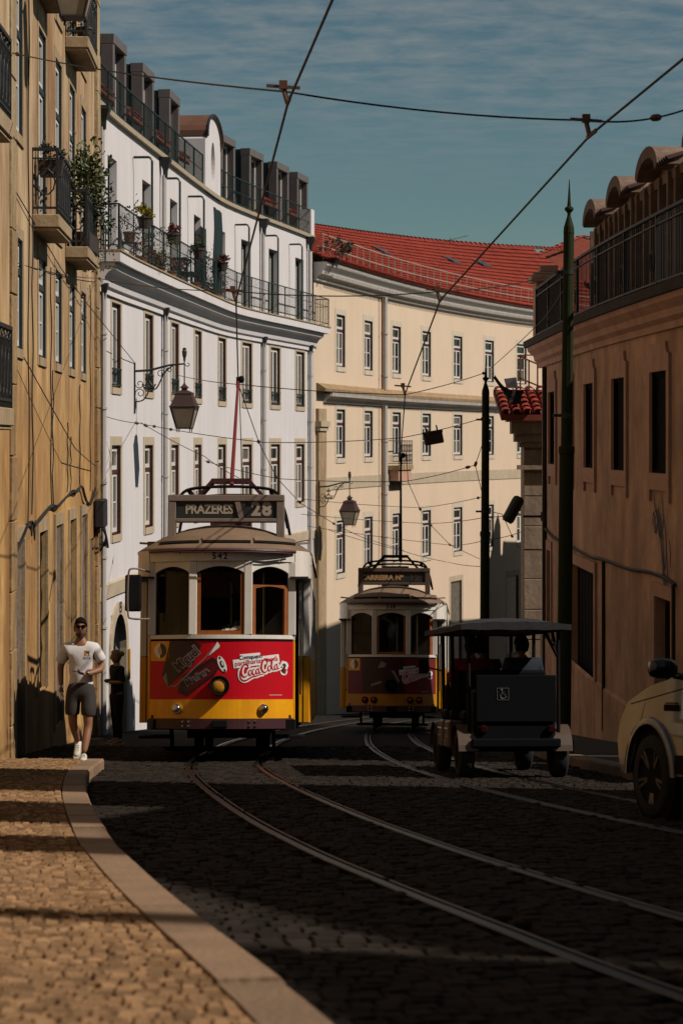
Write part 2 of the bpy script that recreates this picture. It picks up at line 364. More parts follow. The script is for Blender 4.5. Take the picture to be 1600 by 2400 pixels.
# ================================================================== BUILDING KIT
m_white = M('white_render', (.775, .735, .74), rough=.9, var=.05, scale=.7, bump=.08, bscale=40, streak=.16, dirt=(.5, .42, .35), sscale=(2.2, 2.2, .22))
m_cream = M('cream_render', (.80, .62, .455), rough=.9, var=.05, scale=.5, bump=.06, bscale=30, streak=.12, dirt=(.6, .44, .27), sscale=(1.6, 1.6, .2))
m_ochre = M('stained_ochre_render', (.48, .33, .165), rough=.9, var=.16, scale=.55, bump=.18, bscale=22, streak=.85, dirt=(.22, .12, .045), sscale=(2.3, 2.3, .22))
m_ochre2 = M('ochre_render_upper', (.53, .40, .24), rough=.9, var=.1, scale=.6, bump=.12, bscale=22, streak=.4, dirt=(.36, .22, .1), sscale=(2.0, 2.0, .16))
m_brown = M('stained_umber_render', (.70, .42, .28), rough=.92, var=.45, scale=.8, bump=.2, bscale=20, streak=.6, dirt=(.26, .15, .09), sscale=(.9, .9, .35))
m_stone = M('limestone_trim', (.56, .46, .33), rough=.85, var=.12, scale=4, bump=.15, bscale=30, streak=.25, dirt=(.35, .24, .13), sscale=(4, 4, 1))
m_stone2 = M('warm_limestone', (.46, .34, .2), rough=.88, var=.22, scale=3.5, bump=.35, bscale=18, streak=.5, dirt=(.2, .115, .05), sscale=(5, 5, .6))
m_brstone = M('brown_stone_trim', (.68, .39, .275), rough=.9, var=.2, scale=2.5, bump=.2, bscale=22, streak=.3, sscale=(1.2, 1.2, .6))
m_rough = M('rough_boarding', (.17, .125, .09), rough=.95, var=.45, scale=6, bump=1.0, bscale=14)
m_maroon = M('oxblood_frame', (.075, .028, .022), rough=.5, var=.12)
m_sash = M('white_sash_paint', (.78, .74, .68), rough=.45, var=.05)
m_pane = M('window_glass', (.018, .02, .02), rough=.06, var=0, spec=.6)
m_pane2 = M('curtained_glass', (.16, .14, .11), rough=.12, var=.35, scale=5, spec=.5)
m_dgreen = M('bottle_green_paint', (.012, .034, .032), rough=.5, var=.12)
m_iron = M('black_wrought_iron', (.018, .017, .016), rough=.55, var=.2)
m_zinc = M('grey_zinc', (.16, .135, .13), rough=.5, var=.12, scale=2, streak=.2)
m_zincd = M('dark_zinc', (.02, .026, .028), rough=.5, var=.2)
m_pipe = M('painted_downpipe', (.52, .49, .46), rough=.5, var=.08)
m_tile = M('red_clay_tile', (.31, .034, .014), rough=.8, var=.22, scale=5, bump=.2, bscale=40, rnd=.2)
m_tileb = M('tile_bed', (.22, .04, .02), rough=.9, var=.3, scale=3)
m_dark = M('shut_dark_wood', (.012, .011, .010), spec=.05, rough=.9, var=.25, scale=5)
m_ctop = M('copper_brown_sheet', (.17, .075, .045), rough=.55, var=.2, scale=2)

def sweep(name, curve, t0, t1, prof, mat, parent, step=.8, holes=None, closed=True, smooth=False):
    b = MB(); n = max(2, int((t1 - t0) / step) + 1); rows = []
    for t in np.linspace(t0, t1, n): rows.append([curve.at(t, o, z) for o, z in (prof + prof[:1] if closed else prof)])
    b.grid(rows)
    if closed:
        k = len(prof); m = k + 1; b.f += [tuple(range(k)), tuple((n - 1) * m + i for i in range(k - 1, -1, -1))]; b.mi += [0, 0]
    return b.obj(name, mat, parent, smooth=smooth)
def wall(name, curve, t0, t1, z0, z1, holes, mat, parent, off=0.0, depth=.25, step=1.0, slope_base=None):
    """facade with real openings: holes are (t centre, width, z bottom, z top)"""
    H = [(tc - w / 2, tc + w / 2, zb, zt) for tc, w, zb, zt in holes]
    ts = sorted(set([t0, t1] + [x for h in H for x in h[:2] if t0 < x < t1] + list(np.arange(t0 + step, t1 - .1, step))))
    zs = sorted(set([z0, z1] + [x for h in H for x in h[2:] if z0 < x < z1]))
    b = MB(); idx = {}
    def vid(i, j):
        if (i, j) not in idx: idx[i, j] = len(b.v); b.v.append(tuple(curve.at(ts[i], off, zs[j])))
        return idx[i, j]
    for i in range(len(ts) - 1):
        for j in range(len(zs) - 1):
            tm, zm = (ts[i] + ts[i + 1]) / 2, (zs[j] + zs[j + 1]) / 2
            if any(a < tm < c and d < zm < e for a, c, d, e in H): continue
            b.f.append((vid(i, j), vid(i + 1, j), vid(i + 1, j + 1), vid(i, j + 1))); b.mi.append(0)
    for a, c, d, e in H:
        o, i_ = [curve.at(t, off, z) for t, z in ((a, d), (c, d), (c, e), (a, e))], [curve.at(t, off - depth, z) for t, z in ((a, d), (c, d), (c, e), (a, e))]
        b.add(o + i_, [(k, (k + 1) % 4, (k + 1) % 4 + 4, k + 4) for k in range(4)])
    return b.obj(name, mat, parent, fix=False)
_wc = {}
def window_meshes(w, h, style, sw, d=.06):
    if style == 'dark': d = .03
    key = (round(w, 2), round(h, 2), style, sw, d)
    if key in _wc: return _wc[key]
    out = {}; s = MB(); y0, y1 = -.012, .05
    if sw:
        s.box(-w / 2 - sw, -w / 2, y0, y1, -sw * .9, h + sw * 1.1); s.box(w / 2, w / 2 + sw, y0, y1, -sw * .9, h + sw * 1.1)
        s.box(-w / 2, w / 2, y0, y1, h, h + sw * 1.1); s.box(-w / 2 - .0, w / 2 + .0, y0 - .02, y1 + .12, -sw * .9, 0)
    fw = .05
    fr = MB(); fr.box(-w / 2, -w / 2 + fw, d, d + .08, 0, h); fr.box(w / 2 - fw, w / 2, d, d + .08, 0, h); fr.box(-w / 2 + fw, w / 2 - fw, d, d + .08, h - .07, h); fr.box(-w / 2 + fw, w / 2 - fw, d, d + .08, 0, .05); fr.box(-w / 2, -w / 2 + .018, .001, d - .001, 0, h); fr.box(w / 2 - .018, w / 2, .001, d - .001, 0, h); fr.box(-w / 2 + .018, w / 2 - .018, .001, d - .001, h - .018, h)
    sa = MB(); panes = []; iw = w - 2 * fw; b_ = .07
    def leaf(x0, x1, z0, z1, bars=1, y=d + .015):
        sa.box(x0, x0 + b_, y, y + .05, z0, z1); sa.box(x1 - b_, x1, y, y + .05, z0, z1); sa.box(x0 + b_, x1 - b_, y, y + .05, z0, z0 + b_ * 1.3); sa.box(x0 + b_, x1 - b_, y, y + .05, z1 - b_, z1)
        zz = [z0 + b_ * 1.3 + (z1 - b_ - z0 - b_ * 1.3) * k / bars for k in range(bars + 1)]
        for k in range(1, bars): sa.box(x0 + b_, x1 - b_, y + .01, y + .045, zz[k] - .016, zz[k] + .016)
        for k in range(bars): panes.append((x0 + b_, x1 - b_, zz[k] + (.016 if k else 0), zz[k + 1] - (.016 if k < bars - 1 else 0), y + .03))
    x0, x1 = -w / 2 + fw, w / 2 - fw
    if style == 'transom':
        zt = h * .68; fr.box(x0, x1, d - .01, d + .08, zt, zt + .09); leaf(x0, x1, zt + .09, h - .07); leaf(x0, 0, .05, zt, 2); leaf(0, x1, .05, zt, 2)
    elif style == 'tall':
        leaf(x0, -.005, .05, h - .07, 1); leaf(.005, x1, .05, h - .07, 1)
    elif style == 'single': leaf(x0, x1, .05, h - .07, 1)
    elif style == 'dark': panes.append((x0, x1, .05, h - .07, d + .03))
    out['s'] = s.mesh('stone_surround', m_stone, fix=True) if s.v else None
    out['f'] = fr.mesh('window_frame', m_maroon); out['a'] = sa.mesh('sash', m_sash) if sa.v else None
    pm = []
    for a, c, z0, z1, y in panes:
        p = MB(); p.add([(a, y, z0), (c, y, z0), (c, y, z1), (a, y, z1), (a, y + .006, z0), (c, y + .006, z0), (c, y + .006, z1), (a, y + .006, z1)], [(0, 1, 2, 3), (7, 6, 5, 4), (0, 4, 5, 1), (1, 5, 6, 2), (2, 6, 7, 3), (3, 7, 4, 0)])
        pm.append((p.mesh('pane', m_pane, fix=False), p.mesh('pane', m_pane2, fix=False)))
    out['p'] = pm; _wc[key] = out; return out
def window(parent, curve, t, zb, w, h, style='transom', sw=.17, off=0.0, mats=None, frame=None, curtain=.35, backing=True, d=.06):
    wm = window_meshes(w, h, style, sw, d); T = curve.frame(t, off, zb)
    mats = mats or {}
    def put(name, me, par, mat=None, TT=None):
        o = link(name, me, par, TT)
        if mat is not None:
            o.material_slots[0].link = 'OBJECT'; o.material_slots[0].material = mat
        return o
    root = put('window', wm['s'] or wm['f'], parent, mats.get('s') if wm['s'] else mats.get('f'), T)
    if wm['s']: put('window_frame', wm['f'], root, mats.get('f'))
    if wm['a']: put('sash', wm['a'], root, mats.get('a'))
    for i, (pa, pb) in enumerate(wm['p']): put('pane', pb if random.random() < curtain else pa, root, mats.get('p'))
    if backing:
        key = ('bk', round(w, 2), round(h, 2))
        if key not in _wc:
            b = MB(); b.box(-w / 2 - .02, w / 2 + .02, .245, .26, -.02, h + .02); _wc[key] = b.mesh('window_back', m_dark)
        put('window_back', _wc[key], root)
    return root
def unit_bar(mat, r): 
    k = ('bar', mat.name, r)
    if k not in _wc: _wc[k] = MB().box(-r, r, -r, r, 0, 1).mesh('baluster', mat)
    return _wc[k]
def railing(name, parent, pt, L, h, mat, gap=.13, post=1.9, r=.009, mids=(.62,), low=.08, rw=.045, step=.6):
    """pt(s, z) gives a point along the line; the rails and posts are one mesh, each baluster a part"""
    b = MB(); n = max(1, int(L / step))
    for z, w in [(h, rw)] + [(h * k, rw * .6) for k in mids] + [(low, rw * .7)]:
        for i in range(n): b.bar(pt(L * i / n, z), pt(L * (i + 1) / n, z), w, w * .7)
    m = max(1, round(L / post))
    for i in range(m + 1): b.bar(pt(L * i / m, -.02), pt(L * i / m, h + .01), rw * .9)
    root = b.obj(name, mat, parent); me = unit_bar(mat, r); k = int(L / gap)
    for i in range(1, k):
        p = pt(L * i / k, low); o = link('baluster', me, root); o.matrix_basis = Matrix.Translation(p) @ Matrix.Diagonal((1, 1, h - low, 1))
    return root
def tile_mesh(w, l, mat):
    k = ('tile', round(w, 3), round(l, 3))
    if k not in _wc:
        b = MB(); r0, r1 = w * .5, w * .42; n = 5; rows = []
        for y, r, dz in ((0, r0, .045), (l * 1.12, r1, .0)):
            rows.append([Vector((r * math.cos(math.pi * i / n), y, dz + r * .75 * math.sin(math.pi * i / n))) for i in range(n + 1)])
        b.grid(rows); b.add(rows[0] + [Vector((p.x * .86, p.y, p.z - .012)) for p in rows[0]], [(i, i + 1, i + n + 2, i + n + 1) for i in range(n)])
        _wc[k] = b.mesh('roof_tile', mat, smooth=False)
    return _wc[k]
def tile_roof(parent, curve, t0, t1, o0, z0, o1, z1, tw=.25, tl=.36, maxn=300, bed=True, z1b=None):
    run = math.hypot(o1 - o0, z1 - z0); nr = max(1, int(run / tl)); ang = math.atan2(z1 - z0, o0 - o1); me = tile_mesh(tw * .92, tl, m_tile)
    zt = lambda t: z1 + ((z1b if z1b is not None else z1) - z1) * (t - t0) / (t1 - t0)
    if bed and z1b is not None:
        b = MB(); n_ = 40; b.grid([[curve.at(t0 + (t1 - t0) * i / n_, o0, z0 - .03), curve.at(t0 + (t1 - t0) * i / n_, o1, zt(t0 + (t1 - t0) * i / n_) - .03)] for i in range(n_ + 1)]); b.obj('tile_bed', m_tileb, parent)
    elif bed: sweep('tile_bed', curve, t0, t1, [(o0, z0 - .02), (o1, z1 - .02), (o1, z1 - .14), (o0, z0 - .14)], m_tileb, parent)
    tv = np.array([v.co[:] for v in me.vertices]); tf = [tuple(p.vertices) for p in me.polygons]; V = []; F = []; nv = 0; cnt = 0
    for r in range(nr):
        k = r / nr; o = o0 + (o1 - o0) * k; n = int((t1 - t0) / tw)
        for i in range(n):
            t_ = t0 + (i + .5) * tw; z = z0 + (zt(t_) - z0) * k; ang = math.atan2(zt(t_) - z0, o0 - o1); T = curve.frame(t_, o, z + random.uniform(-.006, .006)) @ Matrix.Rotation(ang + random.uniform(-.02, .02), 4, 'X') @ Matrix.Rotation(random.uniform(-.03, .03), 4, 'Z')
            if cnt < maxn: link('roof_tile', me, parent, T)
            else:
                A = np.array(T); V.append(tv @ A[:3, :3].T + A[:3, 3]); F += [tuple(q + nv for q in f) for f in tf]; nv += len(tv)
            cnt += 1
    if V:
        m2 = bpy.data.meshes.new('roof_tiles'); m2.from_pydata(np.concatenate(V).tolist(), [], F); m2.materials.append(m_tile); m2.update(); stuff(link('roof_tiles', m2, parent))
def leafy(parent, name, mat, c, r, n, leaf=.05, seed=1, squash=(1, 1, 1), droop=0.0):
    rg = random.Random(seed); b = MB(); c = Vector(c); cl = [c + Vector((rg.gauss(0, .42) * r * squash[0], rg.gauss(0, .42) * r * squash[1], rg.gauss(0, .42) * r * squash[2])) for _ in range(max(5, n // 30))]
    for _ in range(n):
        q = rg.choice(cl) + Vector((rg.gauss(0, .2), rg.gauss(0, .2), rg.gauss(0, .2))) * r
        q.z -= droop * rg.random() ** 2
        d = (q - c).normalized() if (q - c).length > 1e-3 else Vector((0, 0, 1)); d = (d + Vector((rg.uniform(-1, 1), rg.uniform(-1, 1), rg.uniform(-.4, 1)))).normalized()
        s = d.orthogonal().normalized(); s = (Matrix.Rotation(rg.uniform(0, 6.3), 3, d) @ s); l = leaf * rg.uniform(.7, 1.4); w = l * .28; nrm = d.cross(s) * (l * .12)
        b.add([q, q + d * l * .5 + s * w + nrm, q + d * l, q + d * l * .5 - s * w + nrm], [(0, 1, 2), (0, 2, 3)])
    return b.obj(name, mat, parent, fix=False)
m_leaf = M('leaf_green', (.055, .075, .018), rough=.6, var=.35, scale=6, rnd=.35)
m_leafd = M('leaf_dark', (.025, .04, .018), rough=.6, var=.35, scale=6, rnd=.35)
m_leafy = M('leaf_yellow', (.42, .33, .03), rough=.6, var=.35, scale=6, rnd=.3)
m_leafr = M('flower_red', (.22, .05, .035), rough=.6, var=.35, scale=6, rnd=.3)
m_pot = M('plastic_pot', (.05, .035, .03), rough=.6, var=.2)
m_terra = M('terracotta_pot', (.25, .1, .055), rough=.85, var=.2)
def pot(name, label, c, r, h, fol, leafmat, n, group=None, box=False, potmat=None, seed=1, leaf=.06, droop=0.0, rise=.5):
    t = thing(name, label, 'plant pot', TR(*c), group)
    b = MB()
    if box: b.prism([(-r, h), (-r * .8, 0), (r * .8, 0), (r, h)], -r * .5, r * .5)
    else: b.lathe([(r * .7, 0), (r * .95, h * .85), (r * 1.05, h * .85), (r * 1.05, h), (r * .9, h), (r * .85, h * .9)], 12)
    b.obj('pot', potmat or m_pot, t)
    leafy(t, 'foliage', leafmat, (0, 0, h + fol * rise), fol, n, leaf=leaf, seed=seed, droop=droop)
    return t
# ================================================================== WHITE CURVED BUILDING (left, behind the first tram)
WH = Curve([(-5.2, 44.6), (-5.06, 47), (-4.72, 51), (-4.38, 54.8), (-4.02, 58.7), (-3.58, 62.8), (-2.94, 66), (-2.17, 69.2), (-1.43, 72.3), (-1.0, 74.2)], 8)
white = thing('apartment_building', 'white rendered apartment building with long green balcony, curving behind the lit tram', 'building')
wt = [WH.find(u) for u in (272, 349, 410, 464, 520, 579, 645, 703)]
dts = [WH.find(u, -.1) for u in (257, 338, 402, 458, 514, 572, 637, 698)]
WW = 1.12
low = [(t, WW, -2.08, -.07) for t in wt]; upp = [(t, WW, 1.22, 3.12) for t in wt]
door_t = WH.find(276)
wall('wall', WH, 0, WH.L, -11.5, 3.86, low + upp + [(door_t, 1.7, -7.6, -3.85), (WH.find(640), 1.3, -9.6, -5.8), (WH.find(690), 1.3, -9.6, -5.8)], m_white, white, depth=.26)
up_holes = [(t, 1.15, 4.13, 6.35) for t in dts]
wall('upper_wall', WH, 0, WH.L, 4.10, 7.22, up_holes, m_white, white, off=-.04, depth=.42)
cur = {'p': None}
for t in wt: window(white, WH, t, -2.08, WW, 2.01, 'transom', .18, curtain=.6)
for t in wt:
    r = window(white, WH, t, 1.22, WW, 1.90, 'tall', .16, curtain=.5)
    b = MB()
    for z in (.42, .06): b.bar((-.54, -.02, z), (.54, -.02, z), .03)
    for i in range(9): b.bar((-.5 + i * .125, -.02, .06), (-.5 + i * .125, -.02, .42), .016)
    b.obj('window_guard', m_dgreen, r)
for t in dts: window(white, WH, t, 4.14, 1.12, 2.14, 'tall', 0, off=-.2, curtain=.2, mats={'f': m_dgreen})
# arched street door with stone surround and house number
b = MB(); n = 14; ro, ri, zs, zb = 1.12, .84, .0, -2.9
pts_o = [(-ro, zb)] + [(-ro * math.cos(math.pi * i / n), ro * math.sin(math.pi * i / n) * 1.0) for i in range(n + 1)] + [(ro, zb)]
pts_i = [(-ri, zb)] + [(-ri * math.cos(math.pi * i / n), ri * math.sin(math.pi * i / n)) for i in range(n + 1)] + [(ri, zb)]
k = len(pts_o); vs = [(x, y, z) for y in (-.06, .1) for pl_ in (pts_o, pts_i) for x, z in pl_]
fs = []
for i in range(k - 1): fs += [(i, i + 1, k + i + 1, k + i), (2 * k + i, 3 * k + i, 3 * k + i + 1, 2 * k + i + 1), (i, 2 * k + i, 2 * k + i + 1, i + 1), (k + i, k + i + 1, 3 * k + i + 1, 3 * k + i)]
b.add(vs, fs); arch = b.obj('door_arch', m_stone, white, T=WH.frame(door_t, 0, -4.72))
b = MB(); poly = [(x * 1.0, z) for x, z in pts_i]; b.prism(poly, .2, .26); dl = b.obj('door_leaf', m_dark, arch)
b = MB()
for x in (-.55, -.1, .1, .55): b.bar((x, .19, -2.8), (x, .19, .4), .06, .03)
for z in (-1.8, -.6, .1): b.bar((-.75, .19, z), (.75, .19, z), .06, .03)
b.obj('door_rail', M('door_green', (.02, .028, .024), rough=.5), arch)
text_part('house_number', '15', .34, M('enamel_blue', (.03, .035, .11), rough=.4, var=0), arch, TR(0, -.075, .98), offset=.01)
b = MB(); b.box(.93, 1.1, -.1, -.065, -.75, -.05); b.obj('yellow_plate', M('yellow_plate', (.45, .22, .02), rough=.5), arch)
for u in (640, 690): window(white, WH, WH.find(u), -9.6, 1.3, 3.8, 'dark', .2)
# string course, cornice and balcony slab
sweep('string_course', WH, .0, WH.L - .05, [(.0, -3.42), (.05, -3.42), (.06, -3.12), (.0, -3.08)], m_stone, white)
sweep('cornice', WH, 0, WH.L, [(.0, 3.22), (.06, 3.22), (.06, 3.34), (.12, 3.38), (.15, 3.52), (.24, 3.64), (.36, 3.70), (.40, 3.84), (.0, 3.84)], m_white, white)
sweep('balcony_slab', WH, -.05, WH.L + .55, [(-.2, 3.85), (.5, 3.85), (.5, 4.07), (-.2, 4.07)], m_white, white)
sweep('slab_lip', WH, -.06, WH.L + .57, [(-.1, 4.072), (.53, 4.072), (.53, 4.11), (-.1, 4.11)], m_stone2, white)
OFR = .45
railing('balcony_railing', white, lambda s, z: WH.at(.05 + s, OFR, 4.11 + z), WH.L + .4, .98, m_dgreen, gap=.15, post=2.0, mids=(.72,), low=.1, r=.005, rw=.036)
railing('balcony_end_railing', white, lambda s, z: WH.at(.05, -.05 + s, 4.11 + z), .5, .98, m_iron, gap=.16, post=.5, mids=(), low=.1)
railing('balcony_end_railing', white, lambda s, z: WH.at(WH.L + .45, -.05 + s, 4.11 + z), .5, .98, m_dgreen, gap=.1, post=.5, mids=(.72,), low=.1)
# roof terrace edge, railings, dormers, gable
sweep('roof_ledge', WH, -.02, WH.L + .02, [(-.5, 7.2), (.06, 7.2), (.08, 7.3), (-.5, 7.3)], m_stone, white)
g0, g1 = WH.find(480), WH.find(517)
RO = -.02
railing('roof_railing', white, lambda s, z: WH.at(.0 + s, RO, 7.3 + z), g0 - .25, .88, m_dgreen, gap=.15, post=1.55, mids=(.5,), low=.08, r=.0055, rw=.04)
railing('roof_railing', white, lambda s, z: WH.at(g1 + .15 + s, RO, 7.3 + z), WH.L - g1 - .6, .88, m_dgreen, gap=.15, post=1.55, mids=(.5,), low=.08, r=.0055, rw=.04)
b = MB(); b.box(-.25, .25, 0, 1.2, 0, 1.0); b.obj('terrace_end_wall', m_white, white, T=WH.frame(WH.L - .25, .04, 7.22))
sweep('mansard_roof', WH, -.05, WH.L, [(-.75, 7.28), (-.8, 7.9), (-1.6, 8.4), (-2.6, 8.5), (-9, 8.5), (-9, 7.0)], m_zincd, white)
dorm_u = [276, 343, 405, 531, 597, 659, 706]
for i, u in enumerate(dorm_u):
    t = WH.find(u, -.42); T = WH.frame(t, -.36, 7.3); hw = .78; zt = 2.2
    d = MB(); d.box(-hw, hw, .33, 2.6, 0, zt - .03); dm = d.obj('dormer', m_zincd, white, T=T)
    f = MB()                                                 # deep splayed frame
    f.box(-hw - .02, -hw + .16, 0, .3, 0, zt - .24); f.box(hw - .16, hw + .02, 0, .55, 0, zt - .24)
    f.box(-hw - .02, hw + .02, -.02, .32, zt - .24, zt); f.obj('dormer_frame', m_zinc, dm, bevel=.012)
    w = MB(); w.box(-hw + .16, -hw + .23, .22, .29, .0, zt - .24); w.box(hw - .23, hw - .16, .22, .29, 0, zt - .24); w.box(-.03, .03, .22, .29, 0, zt - .24); w.box(-hw + .23, hw - .23, .22, .29, zt - .31, zt - .24)
    w.obj('dormer_sash', m_sash, dm); p = MB(); p.box(-hw + .2, hw - .2, .25, .27, 0, zt - .25); p.obj('dormer_pane', m_pane, dm)
for i in range(7):
    if i == 3: continue
    u0 = dorm_u[i]; t = WH.find(u0, -.42); a = t + .95; e = (WH.find(dorm_u[i + 1], -.42) - .9) if i < 6 and i != 2 else a + 1.3
    if i == 6: e = min(a + 1.2, WH.L - .6)
    if e > a + .3: tile_roof(white, WH, a, e, -.34, 7.98, -.9, 8.26, .16, .3, 60)
tile_roof(white, WH, .05, WH.find(276, -.42) - .85, -.34, 7.98, -.9, 8.26, .16, .3, 40)
gw = (g1 - g0) / 2; gt = (g0 + g1) / 2; Tg = WH.frame(gt, .02, 7.2)
oval = [(.34 * math.cos(a), .95 + .62 * math.sin(a)) for a in np.linspace(0, 2 * math.pi, 28, endpoint=False)]
top = [(gw, 0), (gw, 1.5)] + [(gw * .93 * math.cos(a), 1.62 + .68 * math.sin(a)) for a in np.linspace(.0, math.pi, 13)] + [(-gw, 1.5), (-gw, 0)]
b = MB()
outer = [Vector((x, 0, z)) for x, z in top]
# front face as fan strips between outer outline and the oval
bm = bmesh.new(); vo = [bm.verts.new((x, 0, z)) for x, z in top]; vi = [bm.verts.new((x, 0, z)) for x, z in oval]
eo = [bm.edges.new((vo[i], vo[(i + 1) % len(vo)])) for i in range(len(vo))]; ei = [bm.edges.new((vi[i], vi[(i + 1) % len(vi)])) for i in range(len(vi))]
bmesh.ops.triangle_fill(bm, use_beauty=True, use_dissolve=False, edges=eo + ei)
bm.verts.index_update(); fv = [v.co.copy() for v in bm.verts]; ff = [tuple(v.index for v in f.verts) for f in bm.faces]; bm.free()
b.add(fv, ff)
b.add([Vector((x, y, z)) for y in (0, .18) for x, z in oval], [(i, (i + 1) % 28, 28 + (i + 1) % 28, 28 + i) for i in range(28)])
b.add([Vector((x, .17, z)) for x, z in oval], [tuple(range(28))])
b.add([Vector((x, y, z)) for y in (0, 2.4) for x, z in top], [(i, (i + 1) % len(top), len(top) + (i + 1) % len(top), len(top) + i) for i in range(len(top))])
gb = b.obj('gable', m_white, white, T=Tg, fix=False)
arc = [(gw * .93 * math.cos(a) * 1.06, 1.62 + .7 * math.sin(a)) for a in np.linspace(-.1, math.pi + .1, 15)]
b = MB(); rows = [[Vector((x, y, z + .03)) for x, z in arc] for y in (-.06, 2.6)]; b.grid(rows); rows2 = [[Vector((x * .97, y, z - .03)) for x, z in arc] for y in (-.06, 2.6)]; b.grid(rows2); b.grid([rows[0], rows2[0]])
b.obj('gable_roof', m_ctop, gb)
b = MB(); b.tube([Vector((x, -.07, z + .02)) for x, z in arc], .04, 6); b.obj('gable_coping', m_zincd, gb)
# downpipes with hopper heads
for u in (243, 388, 619, 728):
    t = WH.find(u, .1); b = MB()
    b.tube([WH.at(t, .1, -9), WH.at(t, .1, 3.3)], .065, 8); b.tube([WH.at(t, .07, 4.0), WH.at(t, .07, 6.75)], .06, 8)
    for z in (-4, -2.5, -.9, .7, 2.3): b.tube([WH.at(t, .1, z), WH.at(t, .1, z + .05)], .085, 8)
    dp = b.obj('downpipe', m_pipe, white, smooth=False)
    for zz, sc in ((6.7, 1.0), (3.05, .7)):
        hb = MB(); hb.lathe([(.07, 0), (.08, .18 * sc), (.2 * sc, .42 * sc), (.2 * sc, .5 * sc), (.15, .5 * sc)], 4, T=WH.frame(t, .1, zz) @ Matrix.Rotation(rad(45), 4, 'Z')); hb.obj('hopper_head', m_zincd, dp)
# green awning posts along the balcony, one hung with a dark green tarpaulin
for u in (357, 422, 478, 584, 652, 708):
    t = WH.find(u, OFR - .03); b = MB()
    b.tube([WH.at(t, OFR - .03, 4.12), WH.at(t, OFR - .03, 6.62), WH.at(t, OFR - .07, 6.69), WH.at(t, OFR - .12, 6.71), WH.at(t, -.02, 6.71)], .032, 6)
    b.obj('awning_post', m_dgreen, white)
t0 = WH.find(500, OFR - .02); b = MB(); rows = []
for i in range(12):
    zz = 6.6 - 2.35 * i / 11
    rows.append([WH.at(t0 + 1.55 * k / 7, OFR - .02 + .02 * math.sin(k * 1.7 + i * .6), zz) for k in range(8)])
b.grid(rows); rows2 = [[p + Vector((.0, .0, 0)) + (WH.at(0, 1) - WH.at(0, 0)) * .012 for p in r] for r in rows]; b.grid(rows2)
b.obj('awning_tarpaulin', M('green_tarpaulin', (.007, .022, .024), rough=.6, var=.15), white, fix=False)
# potted plants on the balcony
hang = [(338, 'bushy yellow-green plant in a dark pot hung on the balcony rail', m_leafy, 600), (405, 'brownish trailing plant hung on the rail, second pot from the ochre house', m_leafr, 320),
        (465, 'green spiky plant hung on the balcony rail before the tarpaulin', m_leaf, 260), (519, 'red flowering plant hung before the dark green tarpaulin', m_leafr, 300)]
for i, (u, lab, lm, n) in enumerate(hang):
    t = WH.find(u, OFR + .08); p = WH.at(t, OFR + .1, 4.86); pot('hanging_flower_pot', lab, p, .18, .26, .15, lm, n, 'pots hung on the white balcony rail', box=False, seed=20 + i, leaf=.065, rise=.5)
floor_p = [(302, 'dark potted shrub on a stand at the near end of the balcony', m_leafd, 200, .42, .55), (330, 'low red-green pot plant on the balcony floor under the yellow one', m_leafr, 160, .0, .3), (343, 'tall thin grass in a pot on the balcony floor', m_leaf, 150, .0, .6),
           (369, 'round green potted bush on the balcony between first posts', m_leaf, 260, .25, .42), (374, 'small dark pot plant at the slab edge', m_leafd, 120, .0, .25), (402, 'terracotta pot with short stems on the balcony slab', m_leafr, 120, 0, .3), (458, 'tall wispy plant in a pot near the balcony table', m_leafd, 160, 0, .6), (490, 'leafy climber in a pot beside the dark tarpaulin', m_leafd, 300, 0, .6), (505, 'trailing green plant at the foot of the tarpaulin', m_leaf, 220, 0, .4)]
for i, (u, lab, lm, n, dz, sz) in enumerate(floor_p):
    t = WH.find(u, .2); p = WH.at(t, .22, 4.11)
    if dz:
        s_ = thing('plant_stand', 'small dark stand under a potted plant, ' + ('near the ochre house' if i == 0 else 'between two awning posts'), 'stand', TR(*p), 'plant stands on the balcony'); b = MB()
        for x, y in ((-.14, -.14), (.14, -.14), (.14, .14), (-.14, .14)): b.bar((x, y, 0), (x, y, dz), .02)
        b.obj('leg_frame', m_iron, s_); b = MB(); b.box(-.17, .17, -.17, .17, dz - .03, dz); b.obj('top', m_iron, s_)
    pot('flower_pot', lab, (p.x, p.y, p.z + dz), .15, .24, sz, lm, n, 'pots standing on the white balcony', potmat=m_terra, seed=40 + i, leaf=.07, rise=.55)
p = WH.at(WH.find(425, .15), .12, 4.11)
tb = thing('garden_table', 'small dark slatted table behind the balcony railing', 'table', WH.frame(WH.find(425, .15), .12, 4.11))
for i in range(4):
    b = MB(); b.box(-.5, .5, -.24 + i * .13, -.14 + i * .13, .68, .71); b.obj('slat', m_iron, tb)
for x in (-.42, .42): b = MB(); b.bar((x, -.2, 0), (x, .2, .68), .03); b.bar((x, .2, 0), (x, -.2, .68), .03); b.obj('leg_frame', m_iron, tb)
bn = thing('garden_bench', 'dark slatted bench on the balcony beside the slatted table', 'bench', WH.frame(WH.find(446, .15), .12, 4.11))
for i in range(3):
    b = MB(); b.box(-.6, .6, -.2 + i * .13, -.1 + i * .13, .42, .45); b.obj('seat_slat', m_iron, bn)
for x in (-.5, .5): b = MB(); b.bar((x, -.16, 0), (x, -.16, .42), .04); b.bar((x, .14, 0), (x, .14, .8), .04); b.bar((x, -.16, .4), (x, .14, .4), .03); b.obj('leg_frame', m_iron, bn)
for i in range(2):
    b = MB(); b.box(-.6, .6, .15, .18, .55 + i * .14, .64 + i * .14); b.obj('back_slat', m_iron, bn)

